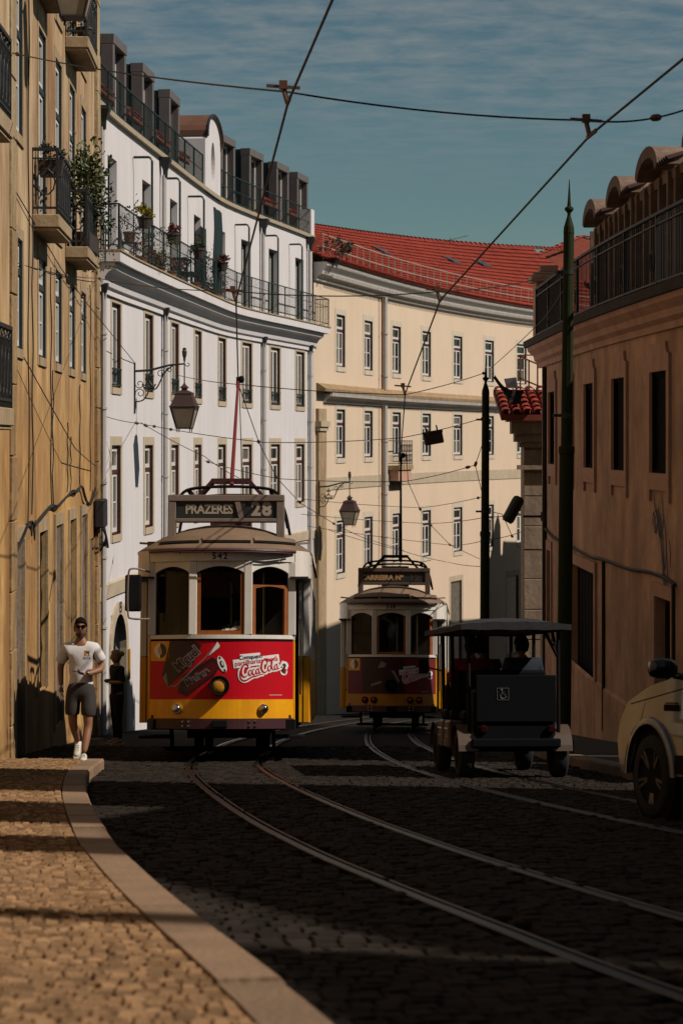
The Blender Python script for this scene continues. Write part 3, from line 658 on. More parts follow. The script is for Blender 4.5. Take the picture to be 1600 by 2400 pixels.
# ================================================================== CREAM BUILDING AT THE END OF THE STREET
CR = Curve([(-.99, 74.5), (-.04, 77.9), (1.04, 81.7), (2.25, 85.6), (3.63, 89.5), (5.2, 93.6), (6.88, 97.5), (8.7, 101.3), (11.2, 105.5), (14.5, 110)], 8)
cream = thing('palace_building', 'long cream building with red tiled roof closing the end of the street', 'building')
us = (797.6, 862.6, 928.5, 999, 1072, 1146, 1221)
ct = [CR.find(u) for u in us]; CW = 1.15
holes = []
for t in ct: holes += [(t, CW, 2.8, 4.74), (t, CW, -.6, 1.22), (t, CW, -4.9, -2.92)]
dd = CR.find(1068); holes += [(dd, 1.5, -10.2, -6.2), (CR.find(1200), 1.5, -10.2, -6.4), (CR.find(835), 1.4, -9.8, -6.5)]
wall('wall', CR, 0, CR.L, -12, 6.0, holes, m_cream, cream, depth=.26)
m_ctrim = M('pale_limestone_trim', (.70, .60, .46), rough=.9, var=.08, scale=3, streak=.15)
for i, t in enumerate(ct):
    window(cream, CR, t, 2.8, CW, 1.94, 'transom', .2, curtain=.15, mats={'s': m_ctrim}); window(cream, CR, t, -.6, CW, 1.82, 'transom', .2, curtain=.2, mats={'s': m_ctrim}); window(cream, CR, t, -4.9, CW, 1.98, 'transom', .2, curtain=.15, mats={'s': m_ctrim})
for u, zb, zt, w in ((1068, -10.2, -6.2, 1.5), (1200, -10.2, -6.4, 1.5), (835, -9.8, -6.5, 1.4)): window(cream, CR, CR.find(u), zb, w, zt - zb, 'dark', .22)
m_white2 = M('white_cornice_paint', (.72, .66, .60), rough=.9, var=.08, streak=.2)
m_lich = M('lichen_band', (.36, .24, .13), rough=.95, var=.35, scale=3)
sweep('eaves_cornice', CR, 0, CR.L, [(0, 5.75), (.10, 5.78), (.14, 5.9), (.3, 6.0), (.34, 6.12), (.5, 6.3), (.5, 6.42), (0, 6.42)], m_white2, cream)
sweep('storey_cornice', CR, 1.2, CR.L, [(0, 1.42), (.08, 1.44), (.14, 1.56), (.3, 1.66), (.3, 1.74), (0, 1.76)], m_white2, cream)
sweep('storey_ledge', CR, .3, CR.L, [(0, 1.8), (.34, 1.8), (.36, 1.92), (.05, 2.12), (0, 2.12)], m_lich, cream)
sweep('string_course', CR, .3, CR.L, [(0, -1.75), (.03, -1.75), (.03, -1.3), (0, -1.3)], m_stone, cream)
b = MB(); b.box(-.5, .5, -.12, .2, 0, 12.2); q = b.obj('corner_quoin', m_stone2, cream, T=CR.frame(.75, 0, -11)); b = MB(); b.box(-.6, .6, -.24, .2, 11.55, 11.75); b.box(-.55, .55, -.18, .2, 11.4, 11.55); b.obj('quoin_cap', m_stone, q)
# dentil teeth under the eaves (small, joined)
b = MB()
for z, o, dl in ((6.43, .5, .17), (1.76, .3, .17), (6.04, .32, .2)):
    for t in np.arange(1.3, CR.L, dl):
        T = CR.frame(t, o, z); b.box(-.045, .045, -.05, .1, -.1, .03, T)
stuff(b.obj('eaves_teeth', m_white2, cream))
RZ1 = lambda t: 8.75 + 1.75 * t / CR.L
tile_roof(cream, CR, 0, CR.L, .62, 6.5, -5.3, 8.75, .23, .36, 300, z1b=10.5)
b = MB(); me = tile_mesh(.3, .42, m_tile)
for t in np.arange(0, CR.L + 4, .42):
    T = CR.frame(t, -5.3, RZ1(t) - .02) @ Matrix.Rotation(rad(-90), 4, 'Z'); link('ridge_tile', me, cream, T)
sweep('back_roof', CR, 0, CR.L, [(-5.6, 8.6), (-10, 7.0), (-10, 6), (-5.6, 8.3)], m_tileb, cream)
# second hipped roof at the far end
hp = CR.at(CR.find(1326, -5.3), -5.3, 0)
b = MB(); cx, cy = 13.6, 118; ap = Vector((cx, cy, 11.6)); bs = [Vector((cx - 7, cy - 6, 8.4)), Vector((cx + 8, cy - 6, 8.4)), Vector((cx + 8, cy + 8, 8.4)), Vector((cx - 7, cy + 8, 8.4))]
b.add([ap] + bs, [(0, 1, 2), (0, 2, 3), (0, 3, 4), (0, 4, 1)])
far = thing('hipped_house', 'far house whose red hipped roof just tops the long cream building', 'building'); b.obj('roof', m_tileb, far)
b = MB(); b.box(cx - 6.5, cx + 7.5, cy - 5.5, cy + 7.5, -11, 7.62); b.obj('wall', m_cream, far)
for q in bs[:2]:
    for k in range(22): link('ridge_tile', me, far, Matrix.Translation(q.lerp(ap, k / 22)) @ (ap - q).to_track_quat('Y', 'Z').to_matrix().to_4x4())
for k in range(40): link('roof_tile', me, far, Matrix.Translation(bs[0].lerp(bs[1], (k + .5) / 40)) @ Matrix.Rotation(rad(29), 4, 'X'))
# guard rail above the eaves
m_grail = M('pale_guard_rail', (.42, .34, .27), rough=.6, var=.1)
gr = MB(); n = 46
for z in (7.42, 6.98):
    for i in range(n): gr.bar(CR.at(CR.L * i / n, .3, z), CR.at(CR.L * (i + 1) / n, .3, z), .035)
gr = gr.obj('roof_guard_rail', m_grail, cream)
pm = MB().box(-.018, .018, -.018, .018, 0, .98).mesh('rail_post', m_grail)
for t in np.arange(.2, CR.L, .92): link('rail_post', pm, gr, Matrix.Translation(CR.at(t, .3, 6.45)))
for u, o in ((893, -3.1), (1058, -3.2), (1130, -3.2)):     # skylights
    t = CR.find(u, o); k = (.62 - o) / 5.92; T = CR.frame(t, o, 6.5 + (RZ1(t) - 6.5) * k + .1) @ Matrix.Rotation(rad(25.7), 4, 'X'); b = MB(); b.box(-.5, .5, -.35, .35, 0, .06); sk = b.obj('skylight', m_zinc, cream, T=T); b = MB(); b.box(-.42, .42, -.28, .28, .062, .07); b.obj('pane', m_pane, sk)
# wrought iron balcony and downpipe
t = ct[2]; T = CR.frame(t, 0, -.95); b = MB(); b.box(-1.25, .75, -.5, 0, -.18, 0); bs_ = b.obj('balcony_slab', m_stone2, cream, T=T)
b = MB(); b.box(-1.15, .65, -.44, -.05, -.62, -.18); b.obj('balcony_bracket', m_brstone, bs_)
b = MB(); X0, X1, Yf = -1.2, .7, -.46
for z in (1.0, .08): b.bar((X0, Yf, z), (X1, Yf, z), .03); b.bar((X0, Yf, z), (X0, 0, z), .03); b.bar((X1, Yf, z), (X1, 0, z), .03)
b.obj('balcony_rail', m_iron, bs_); b = MB()
for i in range(9):
    x = X0 + (X1 - X0) * i / 8; b.bar((x, Yf, 0), (x, Yf, 1.0), .022)
    if i < 8:
        for zc in (.3, .7): b.tube([(x + .12 + .085 * math.cos(a), Yf, zc + .15 * math.sin(a)) for a in np.linspace(0, 2 * math.pi, 9)], .012, 4)
b.obj('iron_scrollwork', m_iron, bs_)
for u, rr, mt in ((901, .09, m_pipe), (894, .04, M('rusty_pipe', (.2, .1, .05), rough=.8))):
    tt = CR.find(u, .12); b = MB(); b.tube([CR.at(tt, .14, -10), CR.at(tt, .14, 1.45)], rr, 8); b.tube([CR.at(tt, .14, 2.1), CR.at(tt, .14, 5.8)], rr, 8)
    for z in (-5.5, -3.8, -2.1, .0, 2.6, 4.3): b.tube([CR.at(tt, .14, z), CR.at(tt, .14, z + .06)], rr * 1.35, 8)
    b.obj('downpipe', mt, cream)
an = thing('tv_antenna', 'thin television antenna on the ridge of the red tiled roof', 'antenna', Matrix.Translation(CR.at(CR.find(1055, -5.0), -5.0, 9.6)))
b = MB(); b.tube([(0, 0, 0), (0, 0, .75)], .02, 5); b.obj('mast', m_zinc, an)
b = MB(); b.bar((-.75, 0, .45), (.9, 0, .85), .025)
for i in range(7): x = -.7 + i * .24; b.bar((x, -.3, .46 + i * .057), (x, .3, .46 + i * .057), .014)
b.obj('boom', m_zinc, an)
bp = CR.at(.75, .55, 6.62); pot('roof_weed', 'dark bush growing on the roof corner beside the white house', (bp.x, bp.y, 6.4), .2, .2, .5, m_leafd, 260, seed=77, leaf=.12)
m_arch = M('dark_attic_stone', (.26, .17, .12), rough=.95, var=.4, scale=3, bump=.3, bscale=20, streak=.5, sscale=(2, 2, 1))  # darker than the window trim stone below
m_dtile = M('dark_tile', (.07, .035, .025), rough=.9, var=.3)  # darker than the other roof tiles
# ================================================================== STAINED OCHRE HOUSE (left)
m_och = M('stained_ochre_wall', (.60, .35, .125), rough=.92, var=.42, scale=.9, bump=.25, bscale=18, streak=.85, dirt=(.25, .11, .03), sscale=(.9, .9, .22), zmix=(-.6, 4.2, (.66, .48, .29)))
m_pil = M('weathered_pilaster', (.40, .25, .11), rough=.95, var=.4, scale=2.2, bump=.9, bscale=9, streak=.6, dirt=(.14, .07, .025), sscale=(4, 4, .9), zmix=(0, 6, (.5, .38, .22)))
m_teal = M('dark_teal_frame', (.02, .032, .036), rough=.5, var=.2)
OC = Curve([(-4.61, 28.8), (-4.78, 33), (-5.0, 39), (-5.235, 45.05)], 6)
och = thing('townhouse', 'weathered ochre townhouse with iron balconies, behind the walking man', 'building')
oy = (30.2, 33.55, 36.2, 38.75, 41.25); ot = [OC.atY(y) for y in oy]
holes = []
for i, t in enumerate(ot):
    holes += [(t, 1.12, 1.35, 2.95), (t, 1.12, 4.45 if i == 0 else 3.55, 6.58), (t, 1.12, 7.33, 10.3), (t, 1.25, -4.0 if i in (1, 3) else -4.9, -1.43)]
holes.append((OC.atY(43.4), 1.0, -6.3, -2.0))
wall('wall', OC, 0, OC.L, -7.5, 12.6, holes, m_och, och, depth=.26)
for i, t in enumerate(ot):
    mm = {'s': m_stone2, 'f': m_teal}
    window(och, OC, t, 1.35, 1.12, 1.6, 'transom', .15, mats=mm, curtain=.3, d=.028)
    zb = 4.45 if i == 0 else 3.55
    window(och, OC, t, zb, 1.12, 6.58 - zb, 'transom', .15, mats=mm, curtain=.25, d=.028)
    window(och, OC, t, 7.33, 1.12, 2.97, 'transom', .15, mats=mm, curtain=.25, d=.028)
    zb = -4.0 if i in (1, 3) else -4.9; T = OC.frame(t, 0, zb); h = -1.43 - zb
    b = MB(); b.box(-.78, -.625, -.035, .02, 0, h + .2); b.box(.625, .78, -.035, .02, 0, h + .2); b.box(-.625, .625, -.035, .02, h, h + .2)
    s = b.obj('stone_surround', m_stone2, och, T=T)
    b = MB(); b.grid([[Vector((-.63 + 1.26 * a / 8, .025 + .018 * math.sin(a * 2.3 + k * 1.7) + (.05 if i in (1, 3) else 0), h * k / 12)) for a in range(9)] for k in range(13)])
    b.obj('blocked_door', m_dark if i in (1, 3) else m_rough, s)
b = MB(); b.box(-.48, .48, .04, .1, 0, 4.3); b.obj('blocked_door', m_rough, och, T=OC.frame(OC.atY(43.4), 0, -6.3))
for y0, y1, nm in ((28.78, 29.45, 'pilaster'), (44.0, 44.75, 'pilaster')):      # rough stone strips, block over block
    z = -6.8
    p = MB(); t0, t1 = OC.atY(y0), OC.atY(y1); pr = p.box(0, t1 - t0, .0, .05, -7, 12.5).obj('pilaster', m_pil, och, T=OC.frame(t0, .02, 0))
    while z < 11:
        h = random.uniform(.8, 1.3); b = MB(); b.box(.02, t1 - t0 - .02, -.045 - random.uniform(0, .025), .01, z + .008, z + h - .008); b.obj('stone_block', m_pil, pr, bevel=.012); z += h
sweep('eaves', OC, 0, OC.L, [(0, 12.2), (.35, 12.4), (.4, 12.6), (0, 12.6)], m_stone2, och)
b = MB(); b.box(0, OC.L, .02, 9, 12.4, 12.6); b.box(0, OC.L, 8.9, 9, -7, 12.4); b.box(OC.L - .05, OC.L, .02, 8.9, -7.5, 12.4); b.obj('roof', m_tileb, och, T=OC.frame(OC.L / 2, 0, 0) @ Matrix.Translation((-OC.L / 2, 0, 0)))
def balcony(parent, curve, ya, yb, z, proj=.42, th=.2, h=1.0, lattice=True):
    t0, t1 = curve.atY(ya), curve.atY(yb); L = t1 - t0; T = curve.frame(t0, 0, z)
    b = MB(); b.box(0, L, -proj, -.001, -th, 0); b.box(.03, L - .03, -proj + .03, -.001, -th - .05, -th); s = b.obj('balcony_slab', m_stone2, parent, T=T, bevel=.012)
    b = MB(); y = -proj + .04
    for zz, w in ((h, .05), (.1, .035), (h - .14, .025)):
        b.bar((.03, y, zz), (L - .03, y, zz), w); b.bar((.03, y, zz), (.03, 0, zz), w); b.bar((L - .03, y, zz), (L - .03, 0, zz), w)
    for x in (.03, L - .03): b.bar((x, y, 0), (x, y, h), .04); b.bar((x, 0, 0), (x, 0, h), .03)
    b.obj('balcony_rail', m_iron, s); b = MB(); n = int(L / .075)
    for i in range(1, n): x = .03 + (L - .06) * i / n; b.bar((x, y, 0), (x, y, h - .14), .016)
    for i in range(1, 4): b.bar((.03, y * i / 4, .1), (.03, y * i / 4, h), .012)
    m = max(3, int(L / .3))
    for i in range(m):
        x = .03 + (L - .06) * (i + .5) / m; b.tube([(x + .13 * math.cos(a), y, .45 + .3 * math.sin(a)) for a in np.linspace(0, 2 * math.pi, 13)], .011, 4); b.tube([(x + .1 * math.cos(a), y, .93 + .06 * math.sin(a)) for a in np.linspace(0, 2 * math.pi, 9)], .01, 4)
        for sg in (-1, 1): b.bar((x - .14 * sg, y, .12), (x + .14 * sg, y, .84), .012)
    b.tube([(.03, -proj * .5 + .14 * math.cos(a), .5 + .2 * math.sin(a)) for a in np.linspace(0, 2 * math.pi, 11)], .012, 4)
    b.obj('iron_scrollwork', m_iron, s); return s, T
balcony(och, OC, 32.1, 34.25, 3.5); balcony(och, OC, 37.4, 39.6, 3.5); balcony(och, OC, 37.4, 39.6, 7.26); balcony(och, OC, 32.1, 34.25, 7.26)
# plants on the ochre balconies
q = OC.at(OC.atY(38.4), .3, 3.5)
t = thing('balcony_shrub', 'leafy green shrub spilling over the middle iron balcony of the ochre house', 'plant', TR(q.x, q.y, 3.5))
b = MB(); b.box(-.12, .14, -.7, .8, 0, .3); b.obj('planter', m_pot, t); b = MB()
for i in range(6): b.tube([(0, -.5 + i * .22, .25), (.05, -.5 + i * .25, .9), (.12, -.6 + i * .3, 1.4 + .1 * (i % 3))], .012, 4)
b.obj('stem', M('bark', (.05, .03, .018), rough=.9), t)
leafy(t, 'foliage', m_leaf, (.0, -.1, 1.35), .62, 900, leaf=.1, seed=3, squash=(.45, 1.1, .75)); leafy(t, 'foliage', m_leafd, (.1, .55, .95), .45, 420, leaf=.08, seed=4, squash=(.5, .8, .9))
t = thing('trailing_vine', 'thin trailing vine hanging off the far end of the iron balcony', 'plant', TR(q.x + .12, q.y + 1.15, 4.3)); leafy(t, 'foliage', m_leafd, (0, 0, -.1), .34, 380, leaf=.055, seed=5, squash=(.6, .8, 1.5), droop=.9)
b = MB()
for i in range(5): b.tube([(0, -.1 + .06 * i, .1), (.1, .03 * i, -.3), (.08, .05 * i, -.9)], .006, 4)
b.obj('stem', m_leafd, t)
q = OC.at(OC.atY(32.5), .25, 4.12); pot('hanging_flower_pot', 'dark trough with withered plant on the nearer iron balcony of the ochre house', q, .2, .26, .2, m_leafd, 160, box=True, seed=9, leaf=.07)
q = OC.at(OC.atY(37.9), .3, 7.26); pot('flower_pot', 'withered climber in a pot on the topmost iron balcony', q, .15, .25, .55, m_leafd, 260, seed=10, leaf=.06, rise=.6)
# cables on the facade
m_cab = M('black_cable', (.02, .018, .017), rough=.7, var=.2)
cb = thing('facade_cable_bundle', 'sagging black cable bundle pinned along the ochre house above the blocked doors', 'cable')
def on(Y, z, o=.05): return OC.at(OC.atY(Y), o, z)
for k in range(4):
    pts = [on(y, z + .02 * math.sin(k * 2 + i * 1.3), .04 + .01 * k) for i, (y, z) in enumerate(((29.5, -1.55), (30.4, -1.38), (31.3, -1.2), (32.0, -1.26), (33.2, -1.16), (34.6, -1.05), (35.6, -1.1), (36.9, -1.0), (38.2, -.9), (39.2, -.92), (40.3, -.86), (41.2, -1.15), (42.4, -1.25), (43.6, -.95)))]
    MB().tube(smooth_line(pts, 4), .011, 5).obj('cable', m_cab, cb)
MB().tube(smooth_line([on(31.5, -1.2), on(31.6, -1.42), on(31.75, -1.2), on(32.0, -1.5), on(32.1, -1.2)], 5), .012, 4).obj('cable_loop', m_cab, cb)
for y, z0, z1 in ((31.35, 6.9, -1.25), (31.9, 3.4, -1.1), (34.7, 2.9, -1.05), (35.0, 1.2, -1.05), (37.6, .35, -.9), (38.2, .1, -.9), (40.1, 1.1, -.85), (42.6, 3.2, -1.0)):
    pts = [on(y + .1 * math.sin(k * 1.9 + y), z0 + (z1 - z0) * k / 9, .03) for k in range(10)]
    MB().tube(smooth_line(pts, 3), .011, 4).obj('cable', m_cab, cb)
jb = thing('junction_box', 'black tangled junction box at the corner of the ochre house beside the downpipe', 'junction box', OC.frame(OC.atY(44.0), .02, -1.75))
b = MB(); b.box(-.3, .55, -.22, 0, -.05, .55); b.obj('box', m_cab, jb, bevel=.03); b = MB()
for k in range(7): b.tube(smooth_line([(-.3 + .1 * k, -.12, .1 * (k % 3)), (-.2 + .12 * k, -.24, -.2 - .05 * k), (.1 + .05 * k, -.1, -.55 + .04 * k), (.3, -.12, -.1)], 4), .016, 4)
b.obj('cable_tangle', m_cab, jb)
# neighbouring house at the near left edge
NB = Curve([(-3.95, 3), (-4.3, 18), (-4.56, 28.75)], 6)
nb = thing('townhouse', 'ochre house at the near left edge, only a sliver with two iron balconies showing', 'building')
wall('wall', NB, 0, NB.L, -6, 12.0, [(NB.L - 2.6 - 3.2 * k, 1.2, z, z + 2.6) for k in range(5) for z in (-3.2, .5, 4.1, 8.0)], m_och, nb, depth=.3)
for k in range(5):
    for z in (-3.2, .5, 4.1, 8.0): window(nb, NB, NB.L - 2.6 - 3.2 * k, z, 1.2, 2.6, 'transom', .16, mats={'s': m_stone2, 'f': m_teal})
b = MB(); b.box(0, NB.L, .02, 8, 11.8, 12.0); b.box(0, NB.L, 7.9, 8, -6, 11.8); b.obj('roof', m_tileb, nb, T=NB.frame(NB.L / 2, 0, 0) @ Matrix.Translation((-NB.L / 2, 0, 0)))
balcony(nb, NB, 23.4, 26.1, 4.0, proj=.4, th=.22); balcony(nb, NB, 23.4, 26.2, .42, proj=.4, th=.22)

# ================================================================== BROWN BUILDING (right)
BR = Curve([(4.37, 45.65), (4.37, 44.8), (4.38, 43), (4.41, 37.5), (4.52, 34), (4.7, 30.4), (4.8, 28.8), (4.885, 27.45)], 8)
brn = thing('attic_building', 'shaded brown building with barrel-vaulted attic dormers and a dark roof railing', 'building')
by = (30.75, 34.0, 37.15, 40.3, 43.3); bt = [BR.atY(y) for y in by]; BW = 1.2
gates = [(BR.atY(38.3), 3.6, -6.2, -2.3), (BR.atY(30.5), 1.15, -5.0, -2.28), (BR.atY(44.0), .75, -6.5, -2.28)]
wall('wall', BR, 0, BR.L, -7.6, 2.0, [(t, BW, -.46, 1.04) for t in bt] + gates, m_brown, brn, depth=.2)
for t in bt:
    w = window(brn, BR, t, -.46, BW, 1.5, 'dark', 0, mats={'f': m_dark, 'p': m_dark}, curtain=0)
    a = BW / 2 + .17; h = 1.5; i_ = BW / 2; b = MB(); y0, y1 = -.045, .0
    b.prism([(-a, -.42), (-a + .17, -.42), (-a + .17, h), (-a, h)], y0, y1); b.prism([(a - .17, -.42), (a, -.42), (a, h), (a - .17, h)], y0, y1); b.prism([(-i_, -.25), (i_, -.25), (i_, 0), (-i_, 0)], y0, y1)
    b.prism([(-a, h), (a, h), (a, h + .24), (a - .16, h + .26), (a - .22, h + .34), (a - .23, h + .42), (-a + .23, h + .42), (-a + .22, h + .34), (-a + .16, h + .26), (-a, h + .24)], y0, y1)
    b.obj('stone_surround', m_brstone, w)
for t, w_, zb, zt in gates:
    T = BR.frame(t, 0, zb); h = zt - zb; b = MB(); n = max(3, int(w_ / .22))
    fr = MB(); fr.box(-w_ / 2 - .17, -w_ / 2, -.03, .05, 0, h + .2); fr.box(w_ / 2, w_ / 2 + .17, -.03, .05, 0, h + .2); fr.box(-w_ / 2, w_ / 2, -.03, .05, h, h + .2); g = fr.obj('door_surround', m_brstone, brn, T=T)
    for i in range(n):
        b = MB(); x = -w_ / 2 + w_ * i / n; b.box(x + .006, x + w_ / n - .006, .14 + .004 * (i % 2), .19, 0, h); b.obj('door_plank', m_dark, g)
pl_ = MB(); sweep('base_course', BR, 0, BR.L, [(0, -7), (.04, -7), (.04, -4.2), (0, -4.15)], m_brown, brn)
sweep('cornice', BR, -.3, BR.L, [(0, 1.62), (.05, 1.62), (.06, 1.72), (.14, 1.78), (.16, 1.88), (.28, 1.98), (.3, 2.06), (0, 2.06)], m_brstone, brn)
sweep('ledge', BR, -.4, BR.L, [(-1.2, 2.065), (.36, 2.065), (.38, 2.2), (-1.2, 2.2)], M('sooty_ledge', (.05, .035, .028), rough=.95, var=.4), brn)
railing('roof_railing', brn, lambda s, z: BR.at(.9 + s, .2, 2.2 + z), BR.L - 1.0, 1.07, m_iron, gap=.16, post=2.3, r=.0065, mids=(.86,), low=.09, rw=.06)
for i in range(1, 7): b = MB(); b.tube([BR.at(.9 + i * 2.4, .2, 2.6 + .16 * math.sin(a)) + (BR.at(1, 0) - BR.at(0, 0)) * (.16 * math.cos(a)) for a in np.linspace(0, 2 * math.pi, 13)], .02, 4); b.obj('railing_ornament', m_iron, brn)
b = MB(); b.box(-.32, .32, -.3, .3, 0, 1.25); b.box(-.42, .42, -.4, .4, 1.25, 1.4); b.box(-.36, .36, -.34, .34, 1.4, 1.46); b.box(-.2, .2, -.2, .2, 1.46, 1.62); b.obj('corner_pier', m_brstone, brn, T=BR.frame(.35, -.1, 2.2), bevel=.02)
AO = -1.1
sweep('attic_wall', BR, .9, BR.L - 2, [(AO - .3, 2.2), (AO - .3, 4.58), (AO - .5, 4.58), (AO - .5, 2.2)], m_dark, brn)
sweep('attic_roof', BR, 1.3, BR.L - 2, [(AO - .3, 4.62), (AO - 1.9, 5.2), (AO - 1.9, 2.3), (AO - .4, 4.5)], m_arch, brn)
sweep('attic_lintel', BR, .6, BR.L - 2, [(AO - .35, 4.44), (AO, 4.44), (AO + .02, 4.6), (AO - .35, 4.61)], m_arch, brn)
for i, y in enumerate((44.0, 40.2, 36.2, 32.0)):
    t = BR.atY(y); T = BR.frame(t, AO, 2.2); b = MB(); ro, ri = 1.1, .86
    A = np.linspace(0, math.pi, 13)
    oo = [(ro * math.cos(a), 2.48 + .42 * math.sin(a)) for a in A]; ii = [(ri * math.cos(a), 2.40 + .30 * math.sin(a)) for a in A]
    k = 13; vs = [Vector((x, yy, z)) for yy in (-.28, 2.6) for q in (oo, ii) for x, z in q]; fs = []
    for j in range(k - 1): fs += [(j, j + 1, k + j + 1, k + j), (2 * k + j, 3 * k + j, 3 * k + j + 1, 2 * k + j + 1), (j, 2 * k + j, 2 * k + j + 1, j + 1), (k + j, k + j + 1, 3 * k + j + 1, 3 * k + j)]
    fs += [(0, k, 3 * k, 2 * k), (k - 1, 2 * k - 1 + 0, 4 * k - 1, 3 * k - 1)]
    b.add(vs, fs); d = b.obj('vaulted_dormer', m_arch, brn, T=T)
    b = MB(); b.prism(ii, .12, .2); b.obj('tympanum', m_arch, d)
    for x in (-1.55, -.9, -.06, .78, 1.45):
        b = MB(); b.box(x, x + .16, -.06, .1, 0, 2.38); b.obj('pier', m_arch, d)
    b = MB()
    for x0, x1 in ((-.74, -.06), (.1, .78)): b.box(x0, x1, .1, .14, 0, 2.3)
    b.obj('shutter', m_dark, d)
    dt_ = tile_mesh(.2, .34, m_tile).copy() if i == 0 else dt_; dt_.materials[0] = m_dtile
    for j in range(5): link('roof_tile', dt_, d, Matrix.Translation((1.2 + j * .2, -.25, 2.38)) @ Matrix.Rotation(rad(25), 4, 'X'))
b = MB(); b.box(3, BR.L, 4.5, 4.6, -7, 4); b.box(BR.L - .06, BR.L, .6, 4.5, -7, 2.06); b.add([(.06, .06, -7.5), (3.0, 5.2, -7.5), (3.0, 5.2, 2.06), (.06, .06, 2.06)], [(0, 1, 2, 3)]); b.obj('side_wall', m_brown, brn, T=Matrix.Identity(4) if False else Matrix(((0.08, 1, 0, 4.37), (-1, .0, 0, 45), (0, 0, 1, 0), (0, 0, 0, 1))))
# cable, pipe and graffiti on the brown front
b = MB()
pts = [BR.at(BR.atY(y), .04, z + .03 * math.sin(y * 3)) for y, z in ((45, -1.8), (43, -1.95), (40, -2.0), (37, -2.0), (35.5, -1.98), (33, -1.97), (31.5, -1.96), (30.2, -1.98), (29.6, -2.05))]
b.tube(smooth_line(pts, 5), .028, 5); b.tube([BR.at(BR.atY(35.45), .03, z) for z in (-1.98, -4.9)], .03, 5); b.tube([BR.at(BR.atY(44.6), .05, z) for z in (1.6, -6.4)], .05, 6); b.tube([BR.at(BR.atY(29.75), .03, z) for z in (-2, -4.6)], .025, 5)
b.obj('wall_cable', m_cab, brn)
def ribbon(pts, w, taper=True, n=5):
    """flat pen stroke in the xz plane, as (points, faces)"""
    q = smooth_line([(x, 0, z) for x, z in pts], n); vs = []; m = len(q)
    for i, p in enumerate(q):
        d = (q[min(i + 1, m - 1)] - q[max(i - 1, 0)]).normalized(); nn = Vector((-d.z, 0, d.x)); ww = w * (.35 + .65 * math.sin(math.pi * min(1, max(0, (i + .6) / m)))) if taper else w
        vs += [p + nn * ww / 2, p - nn * ww / 2]
    return vs, [(2 * i, 2 * i + 1, 2 * i + 3, 2 * i + 2) for i in range(m - 1)]
b = MB(); T = BR.frame(BR.atY(30.6), .006, -1.95)
for st in ([(-.62, 1.25), (-.5, .95), (-.4, .9), (-.55, .75)], [(-.45, 1.05), (-.3, .7), (-.35, .95), (-.2, .6), (-.25, 1.0), (-.12, .55), (-.1, .9), (0, .5), (.02, .8)], [(-.6, .8), (-.5, .6), (-.3, .75), (-.15, .55), (.1, .8), (-.02, 1.2)], [(.02, .9), (.2, .75), (.3, .4), (.22, .1), (.12, .3), (.1, .6)], [(-.1, .6), (.1, .2), (.3, -.2), (.38, .1), (.34, .35)], [(.5, .55), (.58, .35), (.55, .15)], [(-.2, .7), (-.02, .35), (.12, -.05), (.2, -.25)], [(-.7, .7), (-.6, .9), (-.4, .6), (-.3, .85)]):
    v_, f_ = ribbon(st, .045); b.add([T @ p for p in v_], f_)
b.obj('graffiti', M('black_spray_paint', (.02, .016, .014), rough=.7), brn, fix=False)
# security camera on its arm at the building corner
T = BR.frame(.15, 0, -1.62); cmr = thing('security_camera', 'black bullet camera on a short arm at the corner of the brown building', 'camera', T)
b = MB(); b.bar((0, 0, 0), (-.0, -.42, .0), .05); b.box(-.08, .08, -.04, 0, -.1, .1); b.obj('arm', m_iron, cmr)
b = MB(); b.lathe([(.10, 0), (.135, .06), (.135, .5), (.12, .58), (.06, .62)], 12, T=Matrix.Translation((0, -.78, -.12)) @ Matrix.Rotation(rad(-28), 4, 'X')); b.obj('housing', m_iron, cmr, smooth=False)
# stone corner house beyond, with tiles and a rusty stair rail
sh = thing('stone_house', 'stone gable end with a little red tiled eave, squeezed behind the brown building', 'building')
m_ash = M('grey_ashlar', (.36, .265, .19), rough=.92, var=.3, scale=1.6, bump=.45, bscale=12, streak=.5, dirt=(.16, .1, .06), sscale=(3, 3, .5))
b = MB(); b.box(4.1, 9, 47.1, 47.9, -8, .45); b.obj('wall', m_ash, sh)
z = -7.4; r = 0
while z < -.3:
    h = random.uniform(.5, .7); x = 4.09 + (0 if r % 2 else -.0)
    for l in (.9, 1.3, 1.1) if r % 2 else (1.25, .8, 1.3):
        b = MB(); b.box(x + .006, x + l - .006, 47.04 - random.uniform(0, .015), 47.12, z + .006, min(z + h, -.1) - .006); b.obj('stone_block', m_ash, sh, bevel=.012); x += l
    z += h; r += 1
for o, z0, z1 in ((.14, -.62, -.52), (.10, -.12, 0), (.22, 0, .18), (.3, .18, .45), (.4, .45, .6)):
    b = MB(); b.box(4.09 - o, 9, 47.04 - o, 47.2, z0 + .002, z1); b.obj('cornice', m_ash, sh)
SHC = Curve([(3.55, 46.6), (6, 46.6), (9, 46.6)], 4)
tile_roof(sh, SHC, 0, SHC.L, .05, .62, -2.4, 1.25, .24, .4, 200)
rl = thing('stair_railing', 'rust coloured stair railing on top of the little tiled stone house', 'railing'); m_rust = M('rust_paint', (.2, .06, .02), rough=.8, var=.3)
b = MB()
for k in range(6): b.bar((4.15 + k * .2, 48.6, .9), (4.15 + k * .2, 48.6, 2.0 - .1 * k), .035)
b.obj('post', m_rust, rl); b = MB()
for dz in (0, -.5): b.bar((4.1, 48.6, 2.0 + dz), (5.3, 48.6, 1.5 + dz), .035)
b.bar((4.1, 48.6, 2.02), (6, 48.6, 2.02), .03); b.obj('handrail', m_rust, rl)
